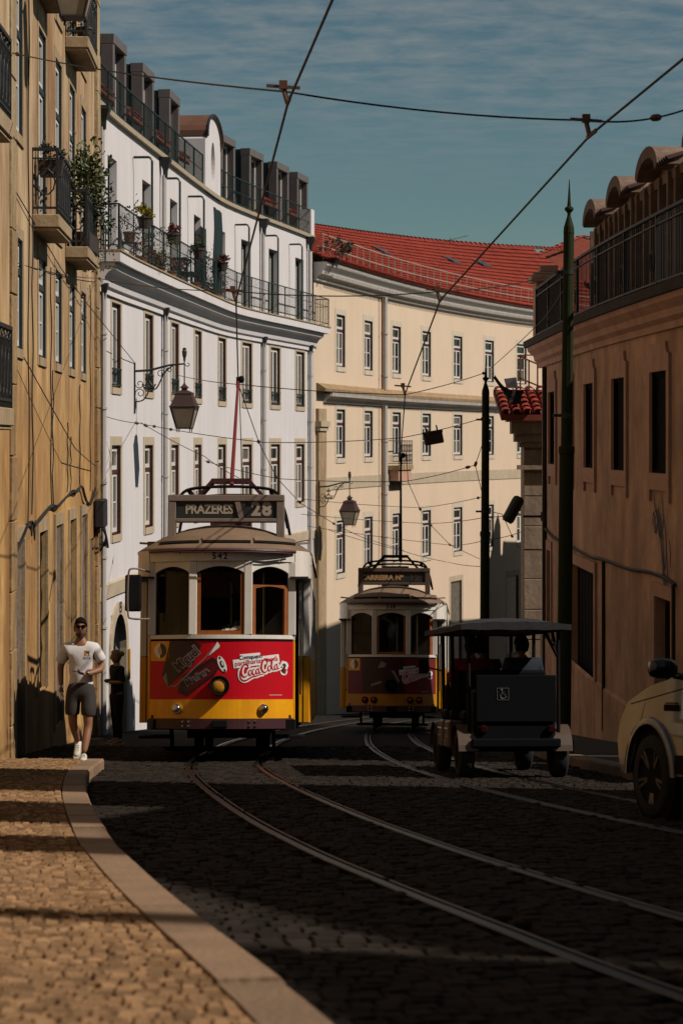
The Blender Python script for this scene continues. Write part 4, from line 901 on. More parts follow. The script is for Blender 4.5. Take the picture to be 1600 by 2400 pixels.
# ================================================================== HOUSES OUT OF FRAME ON THE RIGHT, whose roofs shade the street
m_far = M('tan_render', (.34, .24, .16), rough=.9, var=.15, scale=1)
th = thing('tall_house', 'tall tan houses near the camera on the right-hand side, shading the road', 'building')
FAC = Curve([(24, -12), (20, -5), (16, 1), (12.6, 7), (9.8, 12), (7.7, 17), (6.5, 20.8)], 10)
HD = Vector((SDIR.x, SDIR.y, 0)).normalized(); TE = SDIR.z / math.hypot(SDIR.x, SDIR.y)
def trace(x, y, z):
    best = None
    for i in range(1201):
        t = FAC.L * i / 1200; p = FAC.at(t); d = Vector((p.x - x, p.y - y, 0)); s = d.dot(HD); off = abs(d.x * HD.y - d.y * HD.x)
        if best is None or off < best[0]: best = (off, t, z + s * TE)
    return best[1], best[2]
KX = lambda Y, d=0.0: xl(Y) + d
def reach(Y, d): x = KX(Y); return (Y + d * HD.y * -1, x - d * HD.x)
segs = [(reach(22.4, 4.5), reach(17.9, 4.5)), ((17.85, KX(17.85, .75)), (16.0, KX(16.0, .0))), (reach(15.95, 4.2), reach(13.7, 4.2)), ((13.65, KX(13.65, -.1)), (12.3, KX(12.3, -.1))), (reach(12.25, 4), reach(11.25, 4)), ((11.2, -1.05), (9.6, -.35)), ((9.6, -.35), (8.05, .38)), (reach(8.02, 3), reach(7.9, 3)), ((7.88, KX(7.88, .1)), (6.3, KX(6.3, .1))), ((6.3, KX(6.3, .15)), (3, 1.0)), ((2.9, 1.5), (-6, 6))]
b = MB()
for (ya, xa), (yb, xb) in segs:
    ta, za = trace(xa, ya, R(ya)); tb_, zb_ = trace(xb, yb, R(yb)); n = 3; top = []; bot = []; tr_ = []; br_ = []
    for i in range(n + 1):
        t = ta + (tb_ - ta) * i / n; z = za + (zb_ - za) * i / n
        bot.append(FAC.at(t, 0, -8)); top.append(FAC.at(t, 0, z)); tr_.append(FAC.at(t, .3, z)); br_.append(FAC.at(t, .3, -8))
    b.grid([bot, top, tr_, br_]); b.add([bot[0], top[0], tr_[0], br_[0]], [(0, 1, 2, 3)]); b.add([bot[-1], top[-1], tr_[-1], br_[-1]], [(0, 1, 2, 3)])
b.obj('wall', m_far, th)
gwl = thing('unseen_shade_wall', 'unseen tan wall, raised to shade the right kerb, between the tall houses and the brown building', 'wall'); b = MB(); b.box(6.4, 6.7, 20.9, 26.0, -5, .1); b.obj('masonry', m_far, gwl)  # out of view, height set to keep sun off the right kerb
eh = thing('unseen_sky_blocker', 'unseen tan houses added behind the camera to block sky light', 'building'); b = MB(); b.box(-14, 30, -19, -16, -6, 15); b.obj('wall', m_far, eh)  # out of view, added so less sky light reaches the street
rh = thing('rear_house', 'tan houses hidden beyond the brown building, shading the foot of the cream front', 'building')
prof = []
for u, v in ((690, 1500), (735, 1480), (800, 1455), (1000, 1450), (1128, 1450), (1132, 1310), (1148, 1305), (1158, 1232), (1166, 1203), (1172, 1232), (1173, 1300), (1176, 1300), (1178, 1268), (1290, 1262)):
    t = CR.find(u); p = CR.at(t); z = (HZ - v) / FPX * p.y; x = 13.0 + (p.y - 78) * .12; d = (x - p.x) / HD.x; prof.append((x, p.y + d * HD.y, z + d * TE))
b = MB(); b.grid([[Vector((x, y, -12)) for x, y, z in prof], [Vector((x, y, z)) for x, y, z in prof], [Vector((x + 4 * HD.x, y + 4 * HD.y, z)) for x, y, z in prof], [Vector((x + 4 * HD.x, y + 4 * HD.y, -12)) for x, y, z in prof]]); b.obj('wall', m_far, rh)
# ================================================================== TRAMS
m_tw = M('tram_cream_paint', (.86, .79, .70), rough=.4, var=.06, scale=4, coat=.2, streak=.12, sscale=(6, 6, .8))
m_ty = M('tram_yellow_paint', (.98, .43, .003), rough=.4, var=.1, scale=5, coat=.05, streak=.3, dirt=(.5, .17, .008), sscale=(5, 5, .8))
m_tr = M('tram_red_print', (.60, .002, .012), rough=.42, var=.08, scale=3, coat=.03, spec=.25)
m_td = M('tram_dark_print', (.035, .004, .006), rough=.4, var=.3, scale=6)
m_tm = M('tram_maroon', (.06, .016, .02), rough=.45, var=.15)
m_troof = M('tram_roof_canvas', (.235, .15, .09), rough=.75, var=.14, scale=2.5, bump=.12, bscale=30, streak=.3, sscale=(2, 2, 2))
m_tsign = M('tram_sign_case', (.21, .155, .125), rough=.6, var=.15, scale=5)
m_tblack = M('tram_underframe', (.010, .009, .009), spec=.1, rough=.9, var=.3)
m_twood = M('varnished_wood', (.34, .10, .022), rough=.4, var=.2, scale=8, coat=.3, streak=.3, sscale=(12, 12, 1))
m_tint = M('tram_interior_wood', (.028, .013, .008), rough=.6, var=.3)
m_board = M('sign_board_black', (.022, .024, .022), rough=.5, var=.3, scale=10)
m_letter = M('sign_letters', (.42, .33, .25), rough=.6, var=.1, scale=12)
m_letter2 = M('sign_letters_orange', (.46, .25, .11), rough=.6, var=.1)
m_chrome = M('chrome', (.6, .58, .55), rough=.15, var=.1, metal=1.0)
m_amber = M('amber_lens', (.65, .30, .03), rough=.15, var=.35, scale=22, coat=.8)
m_redlens = M('red_lens', (.3, .005, .02), rough=.15, var=.2, coat=.8)
m_wprint = M('white_print', (.90, .85, .82), rough=.4, var=.03)
m_gprint = M('grey_print', (.27, .23, .21), rough=.45, var=.1)
m_blueprint = M('navy_print', (.02, .028, .09), rough=.4, var=.1)
m_tglass = glass_clear('tram_glass', (.62, .66, .64), 1.33)
m_cloth = M('cream_cloth', (.6, .5, .38), rough=.9, var=.12)
XF, FD = .975, .42
def fy(x): return FD * (x / XF) ** 2
def front_sheet(x0, x1, z0, z1, out, mat, parent, name, th=.03, n=28, zt=None):
    b = MB(); xs = np.linspace(x0, x1, n); ra = [[Vector((x, fy(x) - out, z)) for x in xs] for z in (z0, z1)]; rb = [[Vector((x, fy(x) - out + th, z)) for x in xs] for z in (z0, z1)]
    b.grid([ra[0], ra[1], rb[1], rb[0], ra[0]]); k = n
    b.add([ra[0][0], ra[1][0], rb[1][0], rb[0][0]], [(0, 1, 2, 3)]); b.add([ra[0][-1], ra[1][-1], rb[1][-1], rb[0][-1]], [(0, 1, 2, 3)])
    return b.obj(name, mat, parent)
def decal(polys, out, mat, parent, name):
    """flat print on the curved front: polygons in (x, z), split so that they follow the curve"""
    b = MB()
    for poly in polys:
        bm = bmesh.new(); vs = [bm.verts.new((x, 0, z)) for x, z in poly]
        try: bm.faces.new(vs)
        except ValueError: bm.free(); continue
        bmesh.ops.triangulate(bm, faces=bm.faces[:])
        xs = [p[0] for p in poly]
        for c in np.arange(math.floor(min(xs) / .05) * .05, max(xs), .05): bmesh.ops.bisect_plane(bm, geom=bm.verts[:] + bm.edges[:] + bm.faces[:], plane_co=(c, 0, 0), plane_no=(1, 0, 0), dist=1e-6)
        bm.verts.index_update(); b.add([(v.co.x, fy(v.co.x) - out, v.co.z) for v in bm.verts], [tuple(v.index for v in f.verts) for f in bm.faces]); bm.free()
    return b.obj(name, mat, parent, fix=False)
def wrapf(out): return lambda p: Vector((p.x, fy(p.x) - out, p.z))
def el(cx, cz, rx, rz, tilt=0.0, n=20):
    c, s = math.cos(tilt), math.sin(tilt); return [(cx + rx * math.cos(a) * c - rz * math.sin(a) * s, cz + rx * math.cos(a) * s + rz * math.sin(a) * c) for a in np.linspace(0, 2 * math.pi, n, endpoint=False)]
def script_strokes():
    E = lambda cx, cz, rx, rz, sl=.18: [(cx + rx * math.cos(a) + sl * rz * math.sin(a), cz + rz * math.sin(a)) for a in np.linspace(.4, .4 + 2 * math.pi, 12)]
    return [([(1.22, 1.32), (1.27, 1.62), (1.05, 1.86), (.7, 1.78), (.36, 1.36), (.18, .8), (.3, .32), (.62, .18), (.98, .4)], .2),
            ([(.2, 1.3), (-.02, .75), (-.05, .15), (.2, -.24), (.65, -.3), (1.2, -.12), (1.7, .0), (2.1, -.05), (2.5, .03), (3.1, .02)], .17),
            (E(1.36, .58, .2, .36), .13), ([(2.02, .86), (1.86, .95), (1.68, .62), (1.72, .28), (1.92, .22), (2.1, .42)], .13), (E(2.36, .56, .19, .34), .13),
            ([(2.64, .98), (2.56, .5), (2.62, .24), (2.8, .34)], .13), ([(2.83, .95), (2.93, .99)], .16),
            ([(3.86, 1.3), (3.94, 1.62), (3.72, 1.9), (3.4, 1.78), (3.12, 1.32), (2.98, .76), (3.1, .32), (3.4, .18), (3.72, .42)], .2),
            ([(3.35, 1.6), (3.62, 1.98), (4.1, 1.86), (4.5, 1.62), (4.9, 1.72), (5.3, 2.08)], .17), (E(4.04, .6, .2, .36), .13),
            ([(4.3, .5), (4.52, 1.1), (4.62, 1.55), (4.5, 1.5), (4.4, .9), (4.42, .36), (4.56, .24), (4.7, .4)], .12), (E(4.92, .58, .19, .34), .13), ([(5.18, 1.0), (5.1, .5), (5.16, .26), (5.36, .38)], .13)]
ROOF_L, RHW, RZ, RH = 8.4, 1.22, 2.87, .42
def roof_outline(n=48):
    f = [math.sin(math.pi / 2 * k) for k in np.linspace(-1, 1, n)]
    fr = [(q * RHW, 1.05 - 1.12 * (max(0, 1 - abs(q) ** 2.3)) ** .55) for q in f]
    bk = [(-x, ROOF_L - y) for x, y in fr]; return fr + bk
def roof_pt(x, y, t):
    sy = min(max(y, 1.5), ROOF_L - 1.5); return Vector((x * (1 - t), y + (sy - y) * t, RZ + RH * (1 - (1 - t) ** 2.1)))
def tram(T, kind):
    lit = kind == 1
    tr = thing('tram', 'yellow and red vintage tram coming uphill with PRAZERES 28 on its roof board' if lit else 'shaded vintage tram farther down the street showing CARREIRA on its roof board', 'tram', T)
    # ---- front
    dash = front_sheet(-XF, XF, .834, 1.62, .0, m_tr if lit else M('tram_red_shaded', (.16, .006, .010), rough=.5, var=.12), tr, 'dash_panel')  # far tram: shade put into a darker red
    apron = front_sheet(-XF, XF, .577, .832, .012, m_ty if lit else M('tram_yellow_shaded', (.50, .21, .01), rough=.5, var=.15), tr, 'apron')  # far apron: yellow dulled to carry the shade it stands in
    bmp = front_sheet(-XF - .005, XF + .005, .44, .574, .04, m_tm, tr, 'bumper', th=.08)
    b = MB()
    for x in (-.5, -.42, .40, .48):
        for z in (.475, .535): b.lathe([(.016, 0), (.016, .014), (.01, .02)], 8, T=Matrix.Translation((x, fy(x) - .04, z)) @ Matrix.Rotation(rad(90), 4, 'X'))
    b.obj('bolt', m_chrome, bmp); b = MB(); b.box(-.09, .11, -.1, 0, .46, .56); b.obj('coupler_plate', m_tblack, bmp, bevel=.01)
    front_sheet(-XF, XF, 1.622, 1.645, .012, m_tblack, tr, 'belt_strip'); front_sheet(-XF, XF, 1.647, 1.70, .02, m_tw, tr, 'window_sill', th=.08)
    # facets with three arched windows
    xp = .375
    for x0, x1, kind_w in ((-.955, -.375, 'l'), (-.375, .375, 'c'), (.375, .955, 'r')):
        a, c = Vector((x0, fy(x0), 0)), Vector((x1, fy(x1), 0)); d = (c - a); w = d.length; d.normalize()
        F = Matrix(((d.x, -d.y, 0, a.x), (d.y, d.x, 0, a.y), (0, 0, 1, 1.70), (0, 0, 0, 1))); H = 1.0; s0, s1 = .055, w - .055; rise = .09; b = MB()
        arcp = [(s0 + (s1 - s0) * k / 14, H - .16 + rise * math.sin(math.pi * k / 14) ** .8) for k in range(15)]
        b.prism(arcp + [(s1, H + .02), (s0, H + .02)], -.012, .035, F); b.obj('window_header', m_tw, tr)
        g = MB(); g.prism([(s0, .0), (s1, .0)] + arcp[::-1], .056, .060, F); g.obj('pane', m_tglass, tr)
        if kind_w == 'c':
            b = MB(); b.box(s0, s0 + .05, .005, .054, 0, H - .17, F); b.box(s1 - .05, s1, .005, .054, 0, H - .17, F); b.box(s0 + .05, s1 - .05, .005, .054, 0, .06, F); b.obj('wooden_sash', m_twood, tr)
        if kind_w == 'r' and lit:
            b = MB(); zt = H - .32; b.box(s0 + .01, s0 + .06, .0, .054, 0, zt, F); b.box(s1 - .06, s1 - .01, .0, .054, 0, zt, F)
            b.prism([(s0 + .06, zt - .05)] + [(s0 + .06 + (s1 - s0 - .12) * k / 10, zt - .05 + .03 * math.sin(math.pi * k / 10)) for k in range(1, 10)] + [(s1 - .06, zt - .05), (s1 - .06, zt), (s0 + .06, zt)], .0, .054, F); b.obj('wooden_sash', m_twood, tr)
        elif kind_w == 'r':
            b = MB(); b.box(s1 - .06, s1 - .01, .0, .054, 0, H - .2, F); b.obj('wooden_sash', m_twood, tr)
    for x in (-.955, -.375, .375, .955):
        b = MB(); b.box(x - .055, x + .055, fy(x) - .018, fy(x) + .07, 1.701, 2.695); b.obj('pillar', m_tw, tr, bevel=.008)
    lb = front_sheet(-1.0, 1.0, 2.70, 2.875, .02, m_tw, tr, 'letterboard', th=.04)
    text_part('fleet_number', '542' if lit else '548', .12, m_blueprint, lb, TR(-.01, 0, 2.757), offset=.004, spacing=1.25, fn=wrapf(.0235))
    for sg in (-1, 1):
        pts = smooth_line([(sg * 1.0, .41, 0), (sg * 1.1, .54, 0), (sg * 1.19, .8, 0), (sg * 1.215, 1.25, 0)], 4)
        rows = [[p + Vector((0, 0, z)) for p in pts] for z in (2.50 + .0, 2.86)]; rows_i = [[Vector((p.x - sg * .03, p.y + .01, z)) for p in pts] for z in (2.86, 2.50)]
        b = MB(); b.grid(rows + rows_i + [rows[0]]); b.obj('corner_fascia', m_tw, tr)
        b = MB(); x0, x1 = sorted((sg * .93, sg * 1.18)); b.box(x0, x1, .3, 1.26, 2.47, 2.499); b.obj('doorway_ceiling', m_tint, tr)
        text_part('small_lettering', 'CARRIS', .05, m_gprint, tr, Matrix.Translation((sg * 1.213, .98, 2.68)) @ Matrix.Rotation(rad(90 * sg - 8 * sg), 4, 'Z'))
        b = MB(); x0, x1 = sorted((sg * .958, sg * 1.0)); b.box(x0, x1, fy(XF) + .005, fy(XF) + .1, .46, 1.62); b.obj('corner_post', m_ty, tr, bevel=.008)
        b = MB(); b.box(x0, x1, fy(XF) + .03, fy(XF) + .1, 1.63, 2.5); b.obj('corner_post', m_tw, tr)
        # bulkhead behind the doorway and body side
        x0, x1 = sorted((sg * 1.03, sg * 1.19)); b = MB(); b.box(x0, x1, 1.22, 1.3, 1.42, 2.86); b.obj('bulkhead', m_tw, tr, bevel=.01)
        b = MB(); b.box(x0, x1, 1.215, 1.3, .5, 1.415); b.obj('bulkhead_panel', m_ty, tr, bevel=.01)
        b = MB(); xx = sg * 1.10; b.box(xx - .004, xx + .004, 1.208, 1.216, .5, 2.5); b.obj('bulkhead_seam', m_tblack, tr)
        b = MB(); xa, xb = sorted((sg * 1.16, sg * 1.2)); b.box(xa, xb, 1.301, 7.1, .5, 1.40); b.obj('side_panel', m_ty, tr); b = MB(); b.box(xa, xb, 1.301, 7.1, 1.402, 1.62); b.box(xa, xb, 1.301, 7.1, 2.45, 2.86)
        for k in range(8): b.box(xa, xb, 1.301 + k * .818, 1.39 + k * .818, 1.62, 2.45)
        b.obj('side_frame', m_tw, tr)
        for k in range(7): b = MB(); b.box(sg * 1.175 - .003, sg * 1.175 + .003, 1.39 + k * .818, 2.119 + k * .818, 1.62, 2.45); b.obj('side_pane', m_tglass, tr)
        b = MB(); b.tube([(sg * 1.06, 1.19, .9), (sg * 1.06, 1.16, .95), (sg * 1.06, 1.16, 1.9), (sg * 1.06, 1.19, 1.95)], .014, 6); b.obj('grab_rail', m_chrome, tr)
        b = MB(); x0, x1 = sorted((sg * .7, sg * 1.12)); b.box(x0, x1, .4, 1.2, .3, .34); b.obj('door_step', m_tblack, tr)
    # ---- roof
    ol = roof_outline(); ts = (0, .04, .1, .18, .28, .4, .55, .72, .88, 1.0); b = MB(); m = len(ol)
    vs = [Vector((x, y, RZ - .03)) for x, y in ol]
    for t in ts: vs += [roof_pt(x, y, t) for x, y in ol]
    b.add(vs, [(i * m + k, i * m + (k + 1) % m, (i + 1) * m + (k + 1) % m, (i + 1) * m + k) for i in range(len(ts)) for k in range(m)])
    b.add([Vector((x, y, RZ - .03)) for x, y in ol], [tuple(range(m - 1, -1, -1))]); roof = b.obj('roof', m_troof, tr, smooth=False)
    roof.data.polygons.foreach_set('use_smooth', [i >= m and i < m * len(ts) for i in range(len(roof.data.polygons))])
    fo = ol[:48]
    def rline(x0, x1, t, dz, out, n=14):
        r = []
        for k in range(n):
            x = x0 + (x1 - x0) * k / (n - 1); q = min(1, abs(x / (RHW * (1 - t)))); y = 1.05 - 1.12 * (max(0, 1 - q ** 2.3)) ** .55; p = roof_pt(math.copysign(q * RHW, x), y, t); r.append(p + Vector((0, -out, dz)))
        return r
    for x0, x1 in ((-.86, -.30), (-.25, .40), (.45, 1.0)):
        a = rline(x0, x1, .13, .005, .03); c = rline(x0, x1, .19, .035, .02); b = MB(); b.grid([a, c]); b.grid([[p - Vector((0, 0, .018)) for p in a], a]); b.obj('roof_vent', m_troof, roof)
        g0_, g1_ = rline(x0, x1, .085, .012, .012), rline(x0, x1, .125, .016, .012); b = MB(); b.grid([g0_, g1_, [p - Vector((0, -.02, .02)) for p in g1_], [p - Vector((0, -.02, .02)) for p in g0_], g0_]); b.obj('vent_gap', m_tblack, roof)
    for sg in (-1, 1):
        b = MB(); p = roof_pt(sg * RHW * .96, .75, .12); b.bar(p + Vector((-.1 * sg, -.1, .0)), p + Vector((.14 * sg, .1, .03)), .05, .03); b.obj('roof_vent', m_troof, roof)
    b = MB(); b.tube(rline(-.99, 1.0, 0, -.035, .02, 24), .022, 6); b.tube(rline(-.62, .95, 0, -.06, .055, 20), .01, 5)
    for x in (-.55, -.2, .2, .55, .9): p = rline(x, x, 0, -.03, .02, 2)[0]; b.bar(p, p + Vector((0, -.035, -.055)), .012)
    b.obj('gutter', m_tm, roof)
    if lit:
        for k in range(7): b = MB(); q = roof_pt(-RHW, 1.3 + k * .5, .12 + .05 * 0); b.box(q.x - .03, q.x + .12, q.y - .12, q.y + .12, q.z - .02, q.z + .07); b.obj('roof_hatch', m_tblack, roof)
    # destination box
    bx0, bx1, yb = -.78, .84, .72; zb, zt = 3.30, 3.66
    sg_ = MB(); sg_.box(bx0, bx1, yb, yb + .2, zt - .09, zt); sg_.box(bx0, bx0 + .11, yb + .01, yb + .19, 3.0, zt - .09); sg_.box(bx1 - .11, bx1, yb + .01, yb + .19, 3.0, zt - .09); sg_.box(bx0 + .11, bx1 - .11, yb + .01, yb + .19, zb - .02, zb + .03); sb = sg_.obj('destination_box', m_tsign, tr, bevel=.008)
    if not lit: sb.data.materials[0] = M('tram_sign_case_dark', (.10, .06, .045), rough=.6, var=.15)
    b = MB(); b.box(bx0 + .11, bx1 - .11, yb + .04, yb + .1, zb + .03, zt - .09); b.obj('sign_board', m_board, sb)
    LT = lambda x, z: TR(x, yb + .035, z)
    if lit:
        text_part('lettering', 'PRAZERES', .18, m_letter, sb, LT(-.205, 3.455), offset=.006, spacing=.95, sx=.86); text_part('lettering', '2', .255, m_letter, sb, LT(.445, 3.455), offset=.012); text_part('lettering', '8', .255, m_letter, sb, LT(.595, 3.455), offset=.012)
        b = MB(); b.box(.1, .17, yb + .01, yb + .034, 3.32, 3.58, Matrix.Rotation(0, 4, 'Y')); Tm = Matrix.Translation((.13 + .08, 0, 3.45)) @ Matrix.Rotation(rad(-14), 4, 'Y') @ Matrix.Translation((-.13, 0, -3.45)); b.v = [tuple(Tm @ Vector(p)) for p in b.v]; b.obj('torn_strip', m_tsign, sb)
        b = MB(); b.box(.2, .3, yb + .02, yb + .033, 3.34, 3.565); b.obj('blank_roll', m_board, sb)
    else:
        text_part('lettering', 'CARREIRA Nº', .16, m_letter2, sb, LT(-.24, 3.44), offset=.009); text_part('lettering', '1', .2, M('faded_digits', (.06, .035, .025), rough=.6), sb, LT(.42, 3.44), offset=.01); text_part('lettering', '2', .2, MATS['faded_digits'], sb, LT(.54, 3.44), offset=.01)
    # trolley base and pole
    b = MB()
    for y in (2.2, 3.6): b.tube(smooth_line([(-.85, y, 3.3), (-.72, y, 3.78), (-.4, y, 3.9), (.4, y, 3.9), (.72, y, 3.78), (.85, y, 3.3)], 5), .025, 6)
    for x in (-.6, .6): b.bar((x, 2.2, 3.86), (x, 3.6, 3.86), .05)
    b.obj('trolley_frame', m_tblack, tr); b = MB(); zq = 4.04
    for y in (2.5, 2.9):
        b.bar((-.55, y, 3.72), (-.27, y, zq), .04); b.bar((.55, y, 3.72), (.27, y, zq), .04); b.bar((-.27, y, zq), (.27, y, zq), .045)
    for x in (-.27, .27): b.bar((x, 2.5, zq), (x, 2.9, zq), .045)
    b.box(-.3, .3, 2.5, 2.9, 3.3, 3.8); b.obj('trolley_base', m_tm if lit else m_tblack, tr)
    A, Bp = (Vector((.0, 2.7, 3.98)), Vector((-.055, 5.6, 5.98))) if lit else (Vector((.09, 3.6, 3.98)), Vector((.215, -.6, 6.05)))
    m_pole = M('trolley_pole_red', (.2, .018, .016), rough=.5, var=.15) if lit else m_tblack
    b = MB(); b.tube([A, A.lerp(Bp, .5), Bp], [.032, .027, .02], 8); po = b.obj('trolley_pole', m_pole, tr)
    b = MB(); b.bar(Bp - Vector((0, .06, .12)), Bp + Vector((0, 0, .05)), .06); b.lathe([(.03, 0), (.06, .03), (.06, .07), (.03, .1)], 10, T=Matrix.Translation(Bp + Vector((0, 0, .02))) @ Matrix.Rotation(rad(90), 4, 'Y')); b.obj('trolley_head', m_tblack, po)
    b = MB(); q = Vector((.12, 4.6 if lit else 2.5, 3.35)); b.tube([Bp - Vector((-.02, 0, .1)), Bp.lerp(q, .5) - Vector((0, 0, .1)), q], .007, 4); b.obj('trolley_rope', m_tblack, po)
    # lamps
    b = MB(); Lm = Matrix.Translation((.0, -.0, 1.015)) @ Matrix.Rotation(rad(90), 4, 'X'); b.lathe([(.115, -.04), (.135, .0), (.14, .09), (.135, .12), (.112, .125), (.105, .07)], 28, T=Lm); hl = b.obj('headlamp', m_tblack, tr, smooth=False)
    b = MB(); b.lathe([(.108, .06), (.104, .085), (.08, .105), (.04, .115), (.012, .118)], 28, T=Lm); b.obj('lens', m_amber if lit else m_tblack, hl, smooth=True); b = MB(); b.tube([Lm @ Vector((.126 * math.cos(a), .126 * math.sin(a), .125)) for a in np.linspace(0, 2 * math.pi, 25)[:-1]], .009, 6, closed=True); b.obj('rim', m_tblack, hl)
    if lit:
        for x in (-.585, .585):
            b = MB(); LM = Matrix.Translation((x, fy(x) - .01, .705)) @ Matrix.Rotation(rad(90), 4, 'X'); b.lathe([(.062, 0), (.066, .05), (.055, .065)], 18, T=LM); s = b.obj('marker_lamp', m_chrome, apron); b = MB(); b.lathe([(.054, .06), (.04, .075), (.012, .08)], 18, T=LM); b.obj('lens', m_chrome, apron, smooth=True)
    else:
        for x in (-.58, -.38, .42, .62):
            b = MB(); LM = Matrix.Translation((x, fy(x) - .01, .70)) @ Matrix.Rotation(rad(90), 4, 'X'); b.lathe([(.075, 0), (.075, .04), (.055, .045)], 18, T=LM); b.obj('tail_lamp', m_tblack, apron); b = MB(); b.lathe([(.05, .046), (.035, .06), (.01, .064)], 16, T=LM); b.obj('lens', m_redlens, apron, smooth=True)
    # advertisement print on the dash
    e = .004
    decal([[(-XF + .01, 1.35), (-.7, 1.35), (-.7, 1.617), (-XF + .01, 1.617)]], e, m_ty, dash, 'yellow_square')
    R1 = el(-.83, 1.49, .088, .1); R2 = el(-.83, 1.49, .042, .06)
    half = lambda r: [r[i] for i in range(5, 16)]; half2 = lambda r: [r[i % 20] for i in range(15, 26)]
    decal([half(R1) + half(R2)[::-1]], e * 2, m_wprint, dash, 'ring_emblem'); decal([half2(R1) + half2(R2)[::-1]], e * 2, m_blueprint, dash, 'ring_emblem')
    if lit:
        decal([[(-.69, 1.617), (-.36, 1.617), (-.25, 1.56), (-.37, 1.30), (-.72, 1.0), (-.8, 1.16), (-.77, 1.3)]], e, m_td, dash, 'bottle_print')
        decal([[(-.58, .93), (-.45, .87), (-.08, 1.14), (.02, 1.3), (-.1, 1.4), (-.5, 1.16)]], e, m_td, dash, 'can_print'); decal([[(-.5, .96), (-.43, .92), (-.1, 1.16), (-.02, 1.28), (-.1, 1.34), (-.46, 1.12)]], e * 1.7, M('can_red', (.10, .002, .006), rough=.4), dash, 'can_print')
        decal([[(-.03, 1.6), (.0, 1.55), (-.01, 1.52), (-.16, 1.42), (-.6, 1.0), (-.72, 1.0), (-.6, 1.03), (-.2, 1.4)], [(-.74, 1.2), (-.79, 1.12), (-.7, .98), (-.72, 1.06)]], e * 1.8, m_gprint, dash, 'highlight'); decal([[(-.035, 1.605), (.0, 1.55), (-.015, 1.525), (-.15, 1.415)]], e * 2.2, m_wprint, dash, 'highlight')
        lid = el(.03, 1.305, .05, .118, rad(24)); decal([lid], e * 2, m_wprint, dash, 'can_lid'); decal([el(.03, 1.305, .022, .05, rad(24))], e * 3, m_board, dash, 'can_tab'); decal([el(.034, 1.31, .009, .03, rad(24))], e * 3.6, m_wprint, dash, 'can_tab'); decal([el(.068, 1.22, .012, .022, rad(24)), el(-.0, 1.39, .01, .02, rad(24))], e * 3, m_board, dash, 'can_rim')
        for off, mt, o_ in ((.018, m_gprint, 2.4), (.001, m_td, 3.4)):
            text_part('lettering', 'Miguel', .185, mt, dash, TR(-.455, 0, 1.375) @ Matrix.Rotation(rad(-40), 4, 'Y'), offset=off, fn=wrapf(e * o_), sx=.82); text_part('lettering', 'Mariana', .125, mt, dash, TR(-.31, 0, 1.135) @ Matrix.Rotation(rad(-31), 4, 'Y'), offset=off * .7, fn=wrapf(e * (o_ + .1)), sx=.9)
        m_l2, m_navy, m_red2, gm = m_wprint, m_blueprint, m_tr, 1
    else:
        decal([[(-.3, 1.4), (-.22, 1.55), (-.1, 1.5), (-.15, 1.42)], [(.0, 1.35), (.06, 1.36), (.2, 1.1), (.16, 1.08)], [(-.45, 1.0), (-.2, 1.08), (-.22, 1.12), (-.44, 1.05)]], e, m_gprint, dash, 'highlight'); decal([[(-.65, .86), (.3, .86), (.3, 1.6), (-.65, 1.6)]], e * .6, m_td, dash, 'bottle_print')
        m_l2, m_navy, m_red2 = m_wprint, m_blueprint, m_tr
    sc = 1.0; rt = rad(-8.5)
    for x0, z0, x1, z1, w_ in ((.27, 1.385, .54, 1.412, .1), (.18, 1.303, .79, 1.385, .115)):
        b = MB(); v_, f_ = ribbon([(x0 + (x1 - x0) * k / 8, z0 + (z1 - z0) * k / 8) for k in range(9)], w_, taper=False); b.add([wrapf(e * 1.7)(p) for p in v_], f_); b.obj('slogan_backing', m_l2, dash, fix=False)
    text_part('lettering', 'Com', .078, m_navy, dash, TR(.33, 0, 1.394) @ Matrix.Rotation(rt * .7, 4, 'Y'), offset=.001, fn=wrapf(e * 3), sx=.95); text_part('lettering', 'quem', .078, m_navy, dash, TR(.48, 0, 1.408) @ Matrix.Rotation(rt * .7, 4, 'Y'), offset=.001, fn=wrapf(e * 3), sx=.95)
    text_part('lettering', 'partilharias', .092, m_red2, dash, TR(.39, 0, 1.332) @ Matrix.Rotation(rt * .9, 4, 'Y'), offset=.0, fn=wrapf(e * 3.2), sx=.93); text_part('lettering', 'uma', .092, m_red2, dash, TR(.70, 0, 1.375) @ Matrix.Rotation(rt * .9, 4, 'Y'), offset=.0, fn=wrapf(e * 3.2), sx=.93)
    U = .098; TT = TR(.29, 0, 1.105) @ Matrix.Rotation(rad(-13), 4, 'Y')
    for pad, mt, o_ in ((.42, m_l2, 2.0), (0, m_red2, 3.6)):
        b = MB()
        for st, w in script_strokes():
            v_, f_ = ribbon([(x * U, z * U) for x, z in st], (w * 1.12 + pad) * U, taper=pad == 0); b.add([wrapf(e * o_)(TT @ p) for p in v_], f_)
        b.obj('script_lettering', mt, dash, fix=False)
    for off, mt, o_ in ((.036, m_l2, 2.1), (.006, m_board, 3.7)): text_part('lettering', '?', .17, mt, dash, TR(.855, 0, 1.245), offset=off, fn=wrapf(e * o_))
    decal([[(.66, .888), (.83, .888), (.83, .893), (.66, .893)]], e, m_wprint, dash, 'small_print')
    # ---- underneath
    b = MB(); b.box(-1.0, 1.0, .3, 8.0, .42, .56); b.box(-.55, .55, 1.6, 6.6, .28, .43); b.obj('underframe', m_tblack, tr)
    for y in (2.9, 5.3):
        for x in (-.45, .45):
            b = MB(); b.lathe([(.05, -.07), (.36, -.065), (.39, -.04), (.39, -.06), (.36, .03), (.3, .04), (.05, .06)], 24, T=Matrix.Translation((x, y, .38)) @ Matrix.Rotation(rad(90), 4, 'Y')); b.obj('wheel', m_tblack, tr)
    b = MB(); b.box(-.8, .8, .9, .96, .12, .18)
